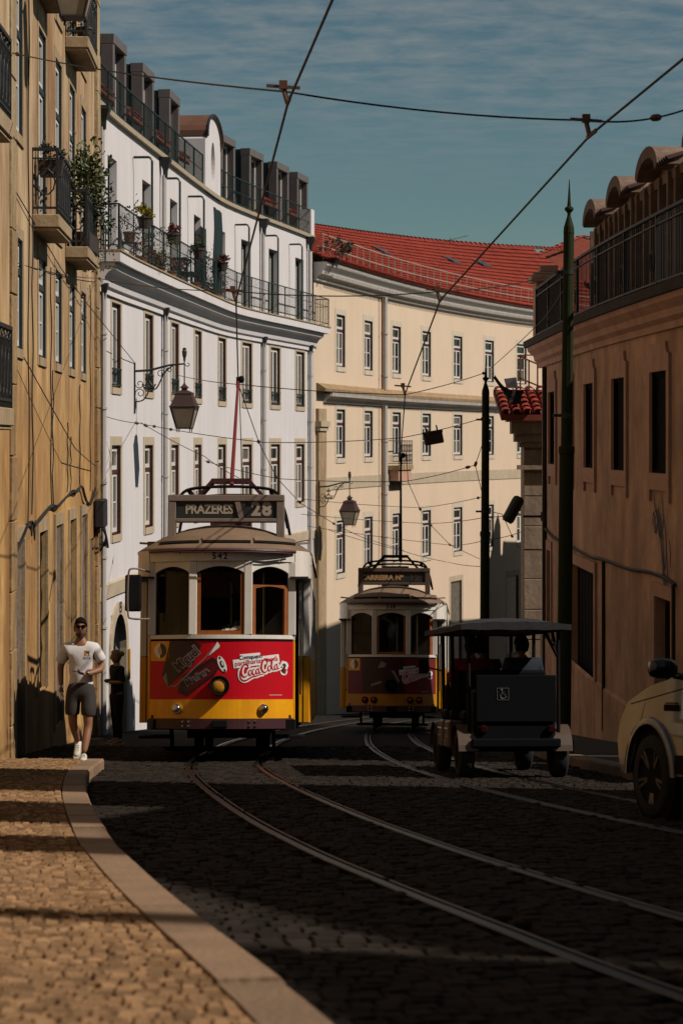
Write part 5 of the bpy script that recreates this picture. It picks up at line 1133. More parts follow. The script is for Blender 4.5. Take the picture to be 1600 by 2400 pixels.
    for i in range(7): b.box(-.75 + i * .22, -.69 + i * .22, .96, 1.5, .14, .17)
    for x in (-.7, .7): b.bar((x, .93, .15), (x, .7, .45), .05)
    b.obj('lifeguard_tray', m_tblack, tr)
    # ---- inside
    b = MB(); b.box(-.95, .95, .36, 7.6, .58, .62); b.box(-1.15, 1.15, 1.3, 7.1, .62, .64); b.obj('floor', m_tint, tr)
    b = MB(); b.box(-1.15, -.38, 1.32, 1.38, .62, 2.8); b.box(.38, 1.15, 1.32, 1.38, .62, 2.8); b.box(-.38, .38, 1.32, 1.38, 2.45, 2.8); b.obj('inner_bulkhead', m_tint, tr); b = MB(); b.box(-1.1, 1.1, 7.0, 7.06, .62, 2.8); b.obj('inner_bulkhead', m_tint, tr)
    for k in range(4):
        for x in (-.8, .8): b = MB(); b.box(x - .3, x + .3, 2.0 + k * 1.2, 2.45 + k * 1.2, 1.0, 1.08); b.box(x - .3, x + .3, 2.45 + k * 1.2, 2.5 + k * 1.2, 1.0, 1.75); b.obj('seat', m_tint, tr)
    b = MB(); b.lathe([(.13, .6), (.13, 1.5), (.16, 1.55), (.16, 1.62), (.05, 1.64)], 14, T=Matrix.Translation((-.15, .55, 0))); b.bar((-.15, .55, 1.68), (.05, .5, 1.68), .03); b.obj('controller', m_tblack, tr)
    b = MB(); b.box(-.55, .55, fy(.55) + .09, .5, 1.62, 1.66); b.obj('dashboard', m_twood, tr)
    if lit:
        b = MB(); pts = [[Vector((-.12 + .43 * i / 8, .09 + .07 * k, 1.69 + (.07 + .17 * i / 8) * math.sin(math.pi * (k + .4) / 3.4) + .012 * math.sin(i * 2.3))) for i in range(9)] for k in range(4)]; b.grid(pts); b.obj('folded_cloth', m_cloth, tr)
        b = MB()
        for i in range(5): b.tube([(-.05 + i * .08, .085, 1.72), (.0 + i * .08, .13, 1.80 + .025 * i), (-.06 + i * .09, .2, 1.80 + .02 * i)], .005, 4)
        b.lathe([(.04, 1.66), (.055, 1.72), (.03, 1.76)], 10, T=Matrix.Translation((.27, .18, 0))); b.obj('dash_clutter', m_tblack, tr)
        b = MB(); b.tube(smooth_line([(-.02, .16, 2.66), (.0, .14, 2.5), (.15, .14, 2.42), (.22, .13, 2.2)], 5), .01, 5); b.box(.14, .26, .12, .14, 2.2, 2.26); b.obj('wiper', m_tblack, tr); b = MB(); b.box(-.34, .34, 1.1, 1.12, 2.25, 2.6); b.obj('inner_panel', m_twood, tr)
    for x in (-.6, .1, .55): b = MB(); b.tube([(x, 1.0, .62), (x, 1.0, 2.6)], .018, 6); b.obj('pole', m_chrome if x > 0 else m_tblack, tr)
    # mirror
    if lit:
        b = MB(); b.box(-1.31, -1.09, .2, .3, 2.02, 2.52); mr = b.obj('mirror', m_tblack, tr, bevel=.02); b = MB(); b.tube(smooth_line([(-.98, .3, 2.56), (-1.2, .16, 2.60), (-1.26, .15, 2.5), (-1.26, .15, 2.0), (-1.2, .16, 1.92), (-.98, .3, 1.92)], 4), .014, 6); b.obj('mirror_bracket', m_tsign, mr)
    return tr
def on_track(X, Y, yaw=0.0): return Matrix.Translation((X, Y, R(Y) + .006)) @ Matrix.Rotation(rad(yaw), 4, 'Z') @ Matrix.Rotation(-math.atan(SL), 4, 'X')
tram(on_track(-1.635, 28.0), 1)
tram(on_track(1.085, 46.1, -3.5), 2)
# ================================================================== PEOPLE
m_skin = M('skin_tanned', (.30, .135, .075), rough=.55, var=.08, scale=12)
m_skin2 = M('skin_light', (.38, .2, .13), rough=.55, var=.06)
m_hair = M('hair_black', (.012, .009, .008), rough=.95, spec=.05, var=.2, scale=30)
m_hairb = M('hair_blond', (.26, .15, .06), rough=.5, var=.25, scale=30)
m_tee = M('white_cotton', (.74, .70, .68), rough=.9, var=.04, scale=6, bump=.25, bscale=9)
m_short = M('grey_brown_cotton', (.04, .031, .026), rough=.9, var=.12, scale=8, bump=.2, bscale=14)
m_shoe = M('white_canvas', (.68, .63, .55), rough=.8, var=.06)
m_sole = M('rubber_sole', (.5, .44, .34), rough=.8, var=.1)
m_blk = M('black_cloth', (.012, .012, .014), rough=.9, var=.15)
m_blue = M('navy_cloth', (.008, .014, .026), rough=.9, var=.1)
m_redc = M('red_cloth', (.12, .008, .014), rough=.9, var=.1)
m_lens = M('sunglass_lens', (.006, .006, .007), rough=.08, var=0)
def skin_mesh(pts, edges, sub=2, root=0):
    me = bpy.data.meshes.new('skin'); me.from_pydata([p[:3] for p in pts], edges, []); o = bpy.data.objects.new('skin', me); COL.objects.link(o)
    sm = o.modifiers.new('s', 'SKIN'); sm.use_smooth_shade = True
    ly = me.skin_vertices[0].data
    for i, p in enumerate(pts): ly[i].radius = (p[3], p[4] if len(p) > 4 else p[3]); ly[i].use_root = (i == root)
    ss = o.modifiers.new('u', 'SUBSURF'); ss.levels = sub; ss.render_levels = sub
    dg = bpy.context.evaluated_depsgraph_get(); m2 = bpy.data.meshes.new_from_object(o.evaluated_get(dg)); bpy.data.objects.remove(o); return m2
def cut_below(me, z):
    bm = bmesh.new(); bm.from_mesh(me); bmesh.ops.bisect_plane(bm, geom=bm.verts[:] + bm.edges[:] + bm.faces[:], plane_co=(0, 0, z), plane_no=(0, 0, 1), clear_inner=True); bm.to_mesh(me); bm.free()
def join_meshes(name, meshes, mats):
    b = MB()
    for m, k in meshes: b.cur = k; b.add([v.co[:] for v in m.vertices], [tuple(p.vertices) for p in m.polygons])
    return b.mesh(name, mats, smooth=True, fix=False)
def head_mesh(c, s=1.0, turn=0.0):
    """a head with brow, nose, mouth, chin and ears, facing -y; c is the chin-neck joint"""
    bm = bmesh.new(); bmesh.ops.create_uvsphere(bm, u_segments=28, v_segments=20, radius=1)
    for v in bm.verts:
        x, y, z = v.co; w = 1.0
        if z < -.1: w = 1 - .30 * min(1, (-z - .1) / .8) ** 1.3
        nx, ny, nz = x * .074 * w, y * .095 * (1 if y > 0 else .93 - .05 * max(0, z)), z * .122
        if y < -.5 and abs(x) < .2 and -.38 < z < .12: ny -= .022 * (1 - abs(x) / .2) * (1 - abs(z + .26) / .5)
        if y < -.4 and .05 < z < .32 and abs(x) < .7: ny -= .006
        if y < -.55 and -.62 < z < -.48 and abs(x) < .35: ny -= .005
        if y < -.4 and z < -.72 and abs(x) < .4: ny -= .010
        if abs(x) > .9 and -.25 < z < .22 and -.1 < y < .25: nx *= 1.16
        v.co = (nx, ny, nz)
    Tm = Matrix.Translation(Vector(c) + Vector((0, -.01, .105 * s))) @ Matrix.Rotation(turn, 4, 'Z') @ Matrix.Scale(s, 4)
    bmesh.ops.transform(bm, matrix=Tm, verts=bm.verts); me = bpy.data.meshes.new('head'); bm.to_mesh(me); bm.free(); return me, Tm
def hair_mesh(Tm, mat, long=0.0, front=.15):
    b = MB(); rows = []
    for i in range(13):
        ph = math.pi / 2 * (1 - i / 12 * (1.28 + long)); r = []
        for k in range(24):
            th = 2 * math.pi * k / 24; fr = max(0, -math.sin(th)); p = ph
            lim = front + (.62 if fr > .3 else 0) * fr
            if fr > .25: p = max(ph, .62 * fr)
            q = 1.06 + .03 * math.sin(k * 5 + i); r.append(Tm @ Vector((math.cos(th) * math.cos(p) * .079 * q, math.sin(th) * math.cos(p) * .1 * q, math.sin(p) * .131 + .004)))
        rows.append(r + r[:1])
    b.grid(rows); return b
def hand(wrist, direc, palm_n, thumb_side, grip=.6, s=1.0):
    """palm and five separate bent fingers"""
    w = Vector(wrist); d = Vector(direc).normalized(); n = Vector(palm_n).normalized(); sd = d.cross(n).normalized() * thumb_side; ms = []
    pts = [(*w, .024 * s, .018 * s), (*(w + d * .045 * s), .033 * s, .017 * s), (*(w + d * .085 * s), .036 * s, .014 * s)]; ms.append(skin_mesh(pts, [(0, 1), (1, 2)], 1))
    for k, (o, l) in enumerate(((.027, .068), (.009, .078), (-.009, .072), (-.026, .055))):
        p0 = w + d * .07 * s + sd * o * s; P_ = [p0]; a = 0
        for q in range(3):
            a += grip * .75; dd = d * math.cos(a) + n * math.sin(a); P_.append(P_[-1] + dd * l * s * (.42, .33, .28)[q])
        ms.append(skin_mesh([(*p, (.0095 - .0012 * i) * s) for i, p in enumerate(P_)], [(0, 1), (1, 2), (2, 3)], 1))
    p0 = w + d * .03 * s + sd * .022 * s; P_ = [p0, p0 + (d * .7 + sd * .7 + n * .3).normalized() * .035 * s, p0 + (d * .9 + sd * .55 + n * .5).normalized() * .068 * s]
    ms.append(skin_mesh([(*p, (.012 - .0015 * i) * s) for i, p in enumerate(P_)], [(0, 1), (1, 2)], 1)); return ms
def shoe(parent, ankle, toe_dir, pitch, mat, sole, s=1.0):
    d = Vector(toe_dir).normalized(); a = Vector(ankle); T = Matrix.Translation(a) @ Matrix.Rotation(math.atan2(d.y, d.x) + math.pi / 2, 4, 'Z') @ Matrix.Rotation(pitch, 4, 'X')
    pts = [(0, .045, -.035, .042, .045), (0, .0, -.03, .045, .05), (0, -.07, -.045, .044, .036), (0, -.14, -.055, .045, .027), (0, -.185, -.06, .034, .02)]; me = skin_mesh([(x * s, y * s, z * s, r * s, q * s) for x, y, z, r, q in pts], [(0, 1), (1, 2), (2, 3), (3, 4)], 2)
    me.transform(T); me.materials.clear(); me.materials.append(mat); o = link('shoe', me, parent); b = MB()
    ol = [(.038, .085), (.044, .0), (.047, -.1), (.045, -.17), (.02, -.215), (-.02, -.215), (-.045, -.17), (-.047, -.1), (-.044, 0), (-.038, .085)]
    vs = [Vector((x * s, y * s, z * s)) for z in (-.088, -.062) for x, y in ol]; k = len(ol); b.add(vs, [tuple(range(k - 1, -1, -1)), tuple(range(k, 2 * k))] + [(i, (i + 1) % k, (i + 1) % k + k, i + k) for i in range(k)]); b.obj('sole', sole, o, T=T)
    b = MB()
    for i in range(4): b.bar((-.025 * s, (-.045 - i * .022) * s, (.0 - i * .008) * s), (.025 * s, (-.05 - i * .022) * s, (.0 - i * .008) * s), .007)
    b.obj('lace', mat, o, T=T)
# ---- the man in the white T-shirt
mx, my = (190 - 800) / FPX * 26.1, 26.1
man = thing('person', 'man in a white T-shirt, dark shorts and sunglasses walking up the pavement holding a phone', 'person', Matrix.Translation((mx, my, G(my))))
J = [(0, .01, .93, .13, .10), (0, .015, 1.08, .135, .095), (0, .0, 1.25, .15, .105), (0, .01, 1.40, .115, .08), (0, .01, 1.475, .06, .06), (0, -.005, 1.535, .055, .055),
     (.165, .01, 1.395, .052), (.262, .03, 1.15, .042), (.245, -.06, 1.11, .043), (.10, -.20, 1.075, .028),
     (-.165, .01, 1.395, .052), (-.262, .06, 1.14, .044), (-.25, .02, .9, .03),
     (.092, .0, .88, .095), (.10, -.10, .50, .062), (.105, -.09, .42, .056), (.085, -.165, .26, .055), (.065, -.235, .10, .036),
     (-.092, .0, .88, .095), (-.10, -.02, .50, .062), (-.10, .02, .42, .056), (-.09, .16, .31, .053), (-.075, .30, .17, .036)]
E_ = [(0, 1), (1, 2), (2, 3), (3, 4), (4, 5), (3, 6), (6, 7), (7, 8), (8, 9), (3, 10), (10, 11), (11, 12), (0, 13), (13, 14), (14, 15), (15, 16), (16, 17), (0, 18), (18, 19), (19, 20), (20, 21), (21, 22)]
hm, HT = head_mesh((0, -.01, 1.53), 1.0, rad(8))
bdm = skin_mesh(J, E_, 2)
for v in bdm.vertices:
    x, y, z = v.co
    if .66 < z < 1.42 and abs(x) < .2 and y > -.14: k = 1 - .38 * min(1, (z - .66) / .08, (1.42 - z) / .12) * (1 if abs(x) < .15 else max(0, (.2 - abs(x)) / .05)); v.co.x *= k; v.co.y = (v.co.y - .01) * k + .01
ms = [(bdm, 0), (hm, 0)] + [(m, 0) for m in hand((.10, -.20, 1.075), (-1, -.35, .1), (-.1, .3, 1), 1, .75)] + [(m, 0) for m in hand((-.25, .02, .9), (.05, -.1, -1), (1, .1, 0), -1, .35)]
link('body', join_meshes('body', ms, [m_skin]), man)
hb = hair_mesh(HT, m_hair); hb.obj('hair', m_hair, man, smooth=True)
b = MB()
for k in range(13):
    a = math.pi * (1.02 + .96 * k / 12); b.lathe([(.0, 0), (.016, .004), (.018, .02), (0, .03)], 6, T=HT @ Matrix.Translation((.066 * math.cos(a) * .93, .087 * math.sin(a) - .002, -.082 - .02 * math.sin(math.pi * k / 12))))
bd = MB(); rows = []
for i in range(5): rows.append([HT @ Vector((math.cos(a) * (.0725 - .006 * i), math.sin(a) * (.0905 - .004 * i), -.06 - .013 * i - .012 * abs(math.sin(a)))) for a in np.linspace(math.pi * 1.0, math.pi * 2.0, 17)])
bd.grid([[p for p in r] for r in rows]); bdo = bd.obj('beard', M('stubble', (.09, .045, .03), rough=.9, var=.3, scale=60), man, smooth=True)
b = MB()
for sg in (-1, 1):
    c = HT @ Vector((sg * .033, -.091, .022)); b.lathe([(.029, 0), (.030, .004), (.027, .008), (.01, .01)], 16, T=Matrix.Translation(c) @ Matrix.Rotation(rad(90), 4, 'X') @ Matrix.Diagonal((1, .85, 1, 1)))
    b.bar(HT @ Vector((sg * .06, -.088, .03)), HT @ Vector((sg * .08, .01, .03)), .006)
b.bar(HT @ Vector((-.012, -.096, .03)), HT @ Vector((.012, -.096, .03)), .006); b.obj('sunglasses', m_lens, man)
JT = [(0, .015, .70, .175, .135), (0, .015, .90, .168, .126), (0, .015, 1.1, .155, .112), (0, .0, 1.25, .168, .122), (0, .012, 1.395, .125, .095), (0, .012, 1.478, .078, .072), (.17, .01, 1.385, .075), (.245, .02, 1.26, .074), (.262, .025, 1.2, .078), (-.17, .01, 1.385, .075), (-.245, .035, 1.25, .074), (-.262, .045, 1.185, .078)]
me = skin_mesh(JT, [(0, 1), (1, 2), (2, 3), (3, 4), (4, 5), (4, 6), (6, 7), (7, 8), (4, 9), (9, 10), (10, 11)], 2)
for v in me.vertices:
    x, y, z = v.co; f = max(0, 1.35 - z); nv = mnoise.noise(Vector((x * 9, y * 9 + 3, z * 6))); v.co += Vector((x, y - .01, 0)).normalized() * (.012 * nv + .006 * math.sin(z * 26 + x * 20) * min(1, f * 3))
cut_below(me, .835); me.materials.clear(); me.materials.append(m_tee); tee = link('t_shirt', me, man)
def on_chest(p):                        # push a print onto the shirt front
    hit = tee.data; best = min((v.co for v in hit.vertices if v.co.y < 0), key=lambda q: (q.x - p.x) ** 2 + (q.z - p.z) ** 2); return Vector((p.x, best.y - .006, p.z))
b = MB(); b.add([on_chest(Vector(p)) for p in ((.055, 0, 1.29), (.125, 0, 1.29), (.11, 0, 1.335), (.125, 0, 1.355), (.055, 0, 1.355))], [(0, 1, 2, 3, 4)]); b.obj('chest_print', M('ochre_print', (.5, .24, .03), rough=.8), tee, fix=False)
text_part('lettering', 'RVCA', .036, M('violet_print', (.09, .06, .22), rough=.8), tee, TR(.09, -.004, 1.265), offset=.001, fn=on_chest)
b = MB(); b.add([on_chest(Vector(p)) - Vector((0, .002, 0)) for p in ((.082, 0, 1.32), (.12, 0, 1.318), (.118, 0, 1.34), (.1, 0, 1.35))], [(0, 1, 2, 3)]); b.obj('chest_print', MATS['violet_print'], tee, fix=False)
JS = [(0, .012, 1.0, .14, .105), (0, .012, .85, .15, .115), (.095, .0, .80, .115), (.102, -.06, .66, .104), (.106, -.1, .48, .1), (-.095, .0, .80, .115), (-.102, -.015, .66, .104), (-.106, -.02, .48, .1)]
me = skin_mesh(JS, [(0, 1), (1, 2), (2, 3), (3, 4), (1, 5), (5, 6), (6, 7)], 2); cut_below(me, .555); me.materials.clear(); me.materials.append(m_short); link('shorts', me, man)
shoe(man, (.065, -.235, .088), (.05, -1, 0), 0, m_shoe, m_sole); shoe(man, (-.075, .30, .155), (-.05, -1, 0), rad(38), m_shoe, m_sole)
b = MB(); b.tube([(.118 + .03 * math.cos(a) * .3, -.185 + .026 * math.cos(a) * .9, 1.078 + .03 * math.sin(a)) for a in np.linspace(0, 2 * math.pi, 13)[:-1]], .008, 6, closed=True); b.box(.095, .125, -.225, -.205, 1.07, 1.1); b.obj('wristwatch', m_chrome, man)
ph = thing('phone', 'black phone in the left hand of the man in the white T-shirt', 'phone', Matrix.Translation((mx, my, G(my))) @ Matrix.Translation((.005, -.265, 1.108)) @ Matrix.Rotation(rad(20), 4, 'Z') @ Matrix.Rotation(rad(12), 4, 'Y')); b = MB(); b.box(-.075, .07, -.036, .036, -.005, .005); b.obj('case', m_lens, ph, bevel=.003)
# ---- woman with fair hair in black by the arched door
wx, wy = -3.93, 36.6
wom = thing('person', 'fair-haired woman in black standing between the arched door and the lit tram', 'person', Matrix.Translation((wx, wy, R(wy))) @ Matrix.Rotation(rad(-60), 4, 'Z'))
JW = [(0, .01, .9, .13, .1), (0, .01, 1.05, .11, .09), (0, 0, 1.2, .135, .1), (0, .01, 1.33, .125, .08), (0, .01, 1.4, .05), (0, 0, 1.45, .045), (.15, .01, 1.34, .055), (.2, .03, 1.1, .042), (.05, -.18, 1.1, .03), (-.15, .01, 1.34, .055), (-.2, .03, 1.1, .042), (-.06, -.2, 1.12, .03), (.08, 0, .84, .09), (.085, 0, .46, .058), (.08, .03, .1, .036), (-.08, 0, .84, .09), (-.085, .0, .46, .058), (-.09, .03, .1, .036)]
EW = [(0, 1), (1, 2), (2, 3), (3, 4), (4, 5), (3, 6), (6, 7), (7, 8), (3, 9), (9, 10), (10, 11), (0, 12), (12, 13), (13, 14), (0, 15), (15, 16), (16, 17)]
hm, HT = head_mesh((0, -.01, 1.44), .95, rad(-20)); link('body', join_meshes('body', [(skin_mesh(JW, EW, 2), 0), (hm, 0)] + [(m, 0) for m in hand((.05, -.18, 1.1), (-1, -.2, 0), (0, .3, 1), 1, .6, .9)] + [(m, 0) for m in hand((-.06, -.2, 1.12), (1, -.2, 0), (0, .3, 1), -1, .6, .9)], [m_skin2]), wom)
hair_mesh(HT, m_hairb, .25).obj('hair', m_hairb, wom, smooth=True); b = MB(); b.lathe([(0, -.06), (.05, -.03), (.055, .02), (0, .06)], 10, T=HT @ Matrix.Translation((0, .11, .05))); b.obj('hair_bun', m_hairb, wom, smooth=True)
me = skin_mesh([(0, .01, .74, .15, .12), (0, .01, .88, .155, .122)] + [(p[0], p[1], p[2], p[3] * 1.16 + .008, (p[4] if len(p) > 4 else p[3]) * 1.16 + .008) for p in JW[1:4]] + [(JW[4][0], JW[4][1], 1.38, .065)] + [(*JW[i][:3], JW[i][3] * 1.25) for i in (6, 7, 9, 10)], [(0, 1), (1, 2), (2, 3), (3, 4), (4, 5), (4, 6), (6, 7), (4, 8), (8, 9)], 2); me.materials.clear(); me.materials.append(m_blk); link('black_top', me, wom)
me = skin_mesh([(0, .01, .92, .12, .1)] + [(*JW[i][:3], JW[i][3] * 1.18) for i in (12, 13, 14, 15, 16, 17)], [(0, 1), (1, 2), (2, 3), (0, 4), (4, 5), (5, 6)], 2); me.materials.clear(); me.materials.append(m_blk); link('trousers', me, wom)
shoe(wom, (.08, .03, .088), (0, -1, 0), 0, m_skin2, m_sole, .9); shoe(wom, (-.09, .03, .088), (0, -1, 0), 0, m_skin2, m_sole, .9)
# ================================================================== TUK-TUK (three dark benches under a canopy), driving away
m_tk = M('tuktuk_black_body', (.004, .005, .006), rough=.7, var=.15, spec=.06)
m_canv = M('patterned_canopy', (.02, .019, .023), rough=.85, var=.55, scale=22)
m_tyre = M('tyre_rubber', (.012, .012, .012), rough=.9, var=.25)
m_fend = M('pale_fender', (.10, .065, .045), rough=.4, var=.1)
TY = 23.2; TT_ = Matrix.Translation((1.93, TY, R(TY))) @ Matrix.Rotation(-math.atan(SL), 4, 'X') @ Matrix.Rotation(rad(5), 4, 'Z')
tk = thing('tuk_tuk', 'dark open tuk-tuk with canopy seen from behind, wheelchair sticker on its back panel', 'tuk-tuk', TT_)
def ob(name, x0, x1, y0, y1, z0, z1, mat, bev=.02, par=None): b = MB(); b.box(x0, x1, y0, y1, z0, z1); return b.obj(name, mat, par or tk, bevel=bev)
ob('rear_body', -.46, .46, .0, .6, .32, .98, m_tk, .04); ob('floor_pan', -.5, .5, .5, 2.75, .28, .36, m_tk); ob('front_body', -.42, .42, 2.5, 2.95, .34, 1.05, m_tk, .06); ob('rear_bumper', -.5, .5, -.08, -.01, .34, .44, m_tk, .015)
sp = ob('back_panel', -.44, .46, -.03, -.005, .62, 1.14, m_tk, .008)
b = MB(); fx, fz, ss = -.14, .93, .13; 
for a, c in (((-.5, -.5), (.5, -.5)), ((.5, -.5), (.5, .5)), ((.5, .5), (-.5, .5)), ((-.5, .5), (-.5, -.5))): b.bar((fx + a[0] * ss, -.034, fz + a[1] * ss), (fx + c[0] * ss, -.034, fz + c[1] * ss), .008, .004)
b.tube([(fx + .0 + .03 * math.cos(a), -.034, fz - .022 + .03 * math.sin(a)) for a in np.linspace(rad(140), rad(370), 12)], .005, 4)
b.lathe([(.012, -.002), (.012, .002)], 10, T=Matrix.Translation((fx - .012, -.034, fz + .048)) @ Matrix.Rotation(rad(90), 4, 'X'))
for p, q in (((-.012, .034), (-.010, .0)), ((-.010, .0), (.02, .0)), ((.02, .0), (.034, -.034)), ((.034, -.034), (.046, -.03)), ((-.011, .018), (.016, .018))): b.bar((fx + p[0], -.034, fz + p[1]), (fx + q[0], -.034, fz + q[1]), .008, .004)
b.obj('wheelchair_sticker', M('sticker_grey', (.14, .14, .14), rough=.6), sp)
for y in (.62, 1.45, 2.2):
    s = ob('seat', -.48, .48, y, y + .42, .62, .74, m_tk, .03); ob('seat_back', -.46, .46, y - .06, y + .02, .74, 1.2, m_tk, .03, s)
for x, y in ((-.5, .08), (.5, .08), (-.48, 1.5), (.48, 1.5), (-.42, 2.75), (.42, 2.75)): b = MB(); b.tube([(x, y, .36), (x * 1.02, y, 1.72)], .022, 8); b.obj('canopy_post', m_tblack, tk)
b = MB()
for x in (-1, 1):
    b.tube([(.5 * x, .08, 1.35), (.32 * x, .08, 1.7)], .02, 6); b.tube([(.5 * x, .08, 1.35), (.5 * x, .45, 1.7)], .02, 6)
b.obj('canopy_brace', m_tblack, tk); b = MB(); rows = []
for i in range(13):
    y = -.15 + 3.2 * i / 12; rows.append([Vector((-.62 + 1.24 * k / 12, y, 1.70 + .085 * (1 - abs(k / 6 - 1) ** 3.0) * (.35 + .65 * min(1, min(i, 12 - i) / 2)) + .005 * math.sin(k * 2.1 + i * 1.3))) for k in range(13)])
b.grid(rows); b.grid([[Vector((p.x, p.y, 1.66)) for p in r] for r in rows])
per = [rows[0][k] for k in range(13)] + [rows[i][12] for i in range(1, 13)] + [rows[12][k] for k in range(11, -1, -1)] + [rows[i][0] for i in range(11, 0, -1)]
b.grid([per + per[:1], [Vector((p.x, p.y, 1.64 + .004 * math.sin(j * 1.9))) for j, p in enumerate(per + per[:1])]]); b.obj('canopy', m_canv, tk, smooth=False)
def wheel(parent, c, r, w, spokes=0, ang=0.0, rimm=None):
    T = Matrix.Translation(c) @ Matrix.Rotation(ang, 4, 'Z') @ Matrix.Rotation(rad(90), 4, 'Y'); b = MB(); b.lathe([(r * .66, -w * .5), (r * .93, -w * .5), (r, -w * .3), (r, w * .3), (r * .93, w * .5), (r * .66, w * .5)], 32, T=T, cap=False); wh = b.obj('wheel', m_tyre, parent, smooth=True)
    b = MB(); b.lathe([(r * .68, -w * .45), (r * .6, -w * .34), (.02, -w * .2), (.02, w * .2), (r * .6, w * .34), (r * .68, w * .45)], 28, T=T); b.obj('rim', rimm or m_tblack, wh)
    if spokes:
        b = MB()
        for k in range(spokes):
            a = 2 * math.pi * k / spokes
            for da in (-.13, .13): b.bar(T @ Vector((.05 * math.cos(a), .05 * math.sin(a), -w * .36)), T @ Vector((r * .66 * math.cos(a + da), r * .66 * math.sin(a + da), -w * .44)), r * .1, w * .1)
        b.obj('spoke', m_chrome if spokes == 0 else m_alloy, wh)
m_alloy = M('alloy_grey', (.16, .15, .145), rough=.35, var=.1, metal=.8)
for x, y, r in ((-.53, .28, .27), (.53, .28, .27), (-.5, 2.35, .27), (.5, 2.35, .27)):
    wheel(tk, (x, y, r), r, .16); b = MB(); rr = r + .05; rows = []
    for i in range(15):
        a = math.pi * (i / 14 * .94 + .03); rows.append([Vector((x + dx_, y + rr * math.cos(a), r + rr * math.sin(a))) for dx_ in (-.11, -.09, .09, .11)])
    b.grid(rows); b.grid([[p + (Vector((x, y, r)) - p).normalized() * .015 for p in q] for q in rows]); b.obj('fender', m_fend, tk, smooth=False)
for z, y in ((.62, 1.05), (.62, 1.6)):
    s = ob('side_locker', -.6, -.44, y, y + .38, .3, .62, m_fend, .02)
    for k in range(3): ob('locker_band', -.606, -.6, y + .02, y + .36, .34 + k * .09, .355 + k * .09, m_chrome, 0, s)
for x in (-.36, .4): b = MB(); b.lathe([(.05, 0), (.05, .03), (.03, .045)], 14, T=Matrix.Translation((x, -.01, .54)) @ Matrix.Rotation(rad(90), 4, 'X')); b.obj('tail_lamp', M('dull_red_lens', (.02, .002, .003), spec=.05, rough=.9), tk)
b = MB(); b.tube([(-.42, 2.75, 1.2), (-.62, 2.85, 1.25)], .01, 5); b.box(-.72, -.6, 2.84, 2.87, 1.17, 1.35); b.obj('wing_mirror', m_tblack, tk)
def seated(name_lab, x, y, zseat, top, hair, s=1.0, turn=0.0):
    T = TT_ @ Matrix.Translation((x, y, zseat)) @ Matrix.Rotation(math.pi + turn, 4, 'Z')
    p = thing('person', name_lab, 'person', T)
    J_ = [(0, 0, .1, .14, .11), (0, .03, .3, .125, .095), (0, .02, .45, .14, .1), (0, .02, .54, .13, .08), (0, .02, .6, .055), (0, .01, .65, .05), (.17, .02, .54, .06), (.24, .0, .3, .044), (.16, -.24, .2, .034), (-.17, .02, .54, .06), (-.24, 0, .3, .044), (-.16, -.24, .2, .034), (.1, -.05, .09, .09), (.11, -.38, .1, .065), (.11, -.4, -.28, .045), (-.1, -.05, .09, .09), (-.11, -.38, .1, .065), (-.11, -.4, -.28, .045)]
    hm, HT = head_mesh((0, 0, .64), 1.0, 0)
    link('body', join_meshes('body', [(skin_mesh(J_, EW, 1), 0), (hm, 0)] + [(m, 0) for m in hand((.16, -.24, .2), (0, -1, -.2), (0, -.2, -1), -1, .5)] + [(m, 0) for m in hand((-.16, -.24, .2), (0, -1, -.2), (0, -.2, -1), 1, .5)], [m_skin]), p)
    hair_mesh(HT, hair, .1).obj('hair', hair, p, smooth=True)
    me = skin_mesh([(a[0], a[1], a[2], a[3] * 1.3 + .015, (a[4] if len(a) > 4 else a[3]) * 1.3 + .015) for a in J_[:4]] + [(0, .02, .60, .085)] + [(*J_[i][:3], J_[i][3] * 1.55) for i in (6, 7, 9, 10)], [(0, 1), (1, 2), (2, 3), (3, 4), (3, 5), (5, 6), (3, 7), (7, 8)], 1); me.materials.clear(); me.materials.append(top); link('top', me, p)
    me = skin_mesh([(0, 0, .08, .15, .12)] + [(*J_[i][:3], J_[i][3] * 1.15) for i in (12, 13, 14, 15, 16, 17)], [(0, 1), (1, 2), (2, 3), (0, 4), (4, 5), (5, 6)], 1); me.materials.clear(); me.materials.append(m_blk); link('trousers', me, p)
seated('dark-haired passenger in navy on the rear bench of the tuk-tuk', .22, .78, .74, m_blue, m_hair, turn=.3)
seated('passenger in red sitting at the left side inside the tuk-tuk', -.24, 1.62, .74, m_redc, m_hair, turn=-.2)
seated('driver in black at the front of the tuk-tuk', .0, 2.36, .74, m_blk, m_hair)
# ================================================================== CAR (pale SUV cut by the right edge)
m_car = M('pale_car_paint', (.155, .165, .185), rough=.22, var=.03, coat=1.0, metal=.15)
CYw = 16.2; ang = rad(16.5); CT = Matrix.Translation((2.42, CYw, R(CYw))) @ Matrix.Rotation(-math.atan(SL), 4, 'X') @ Matrix.Rotation(ang, 4, 'Z')
car = thing('parked_car', 'pale silver SUV cut by the right edge, its front wheel, wing and mirror showing', 'car', CT)
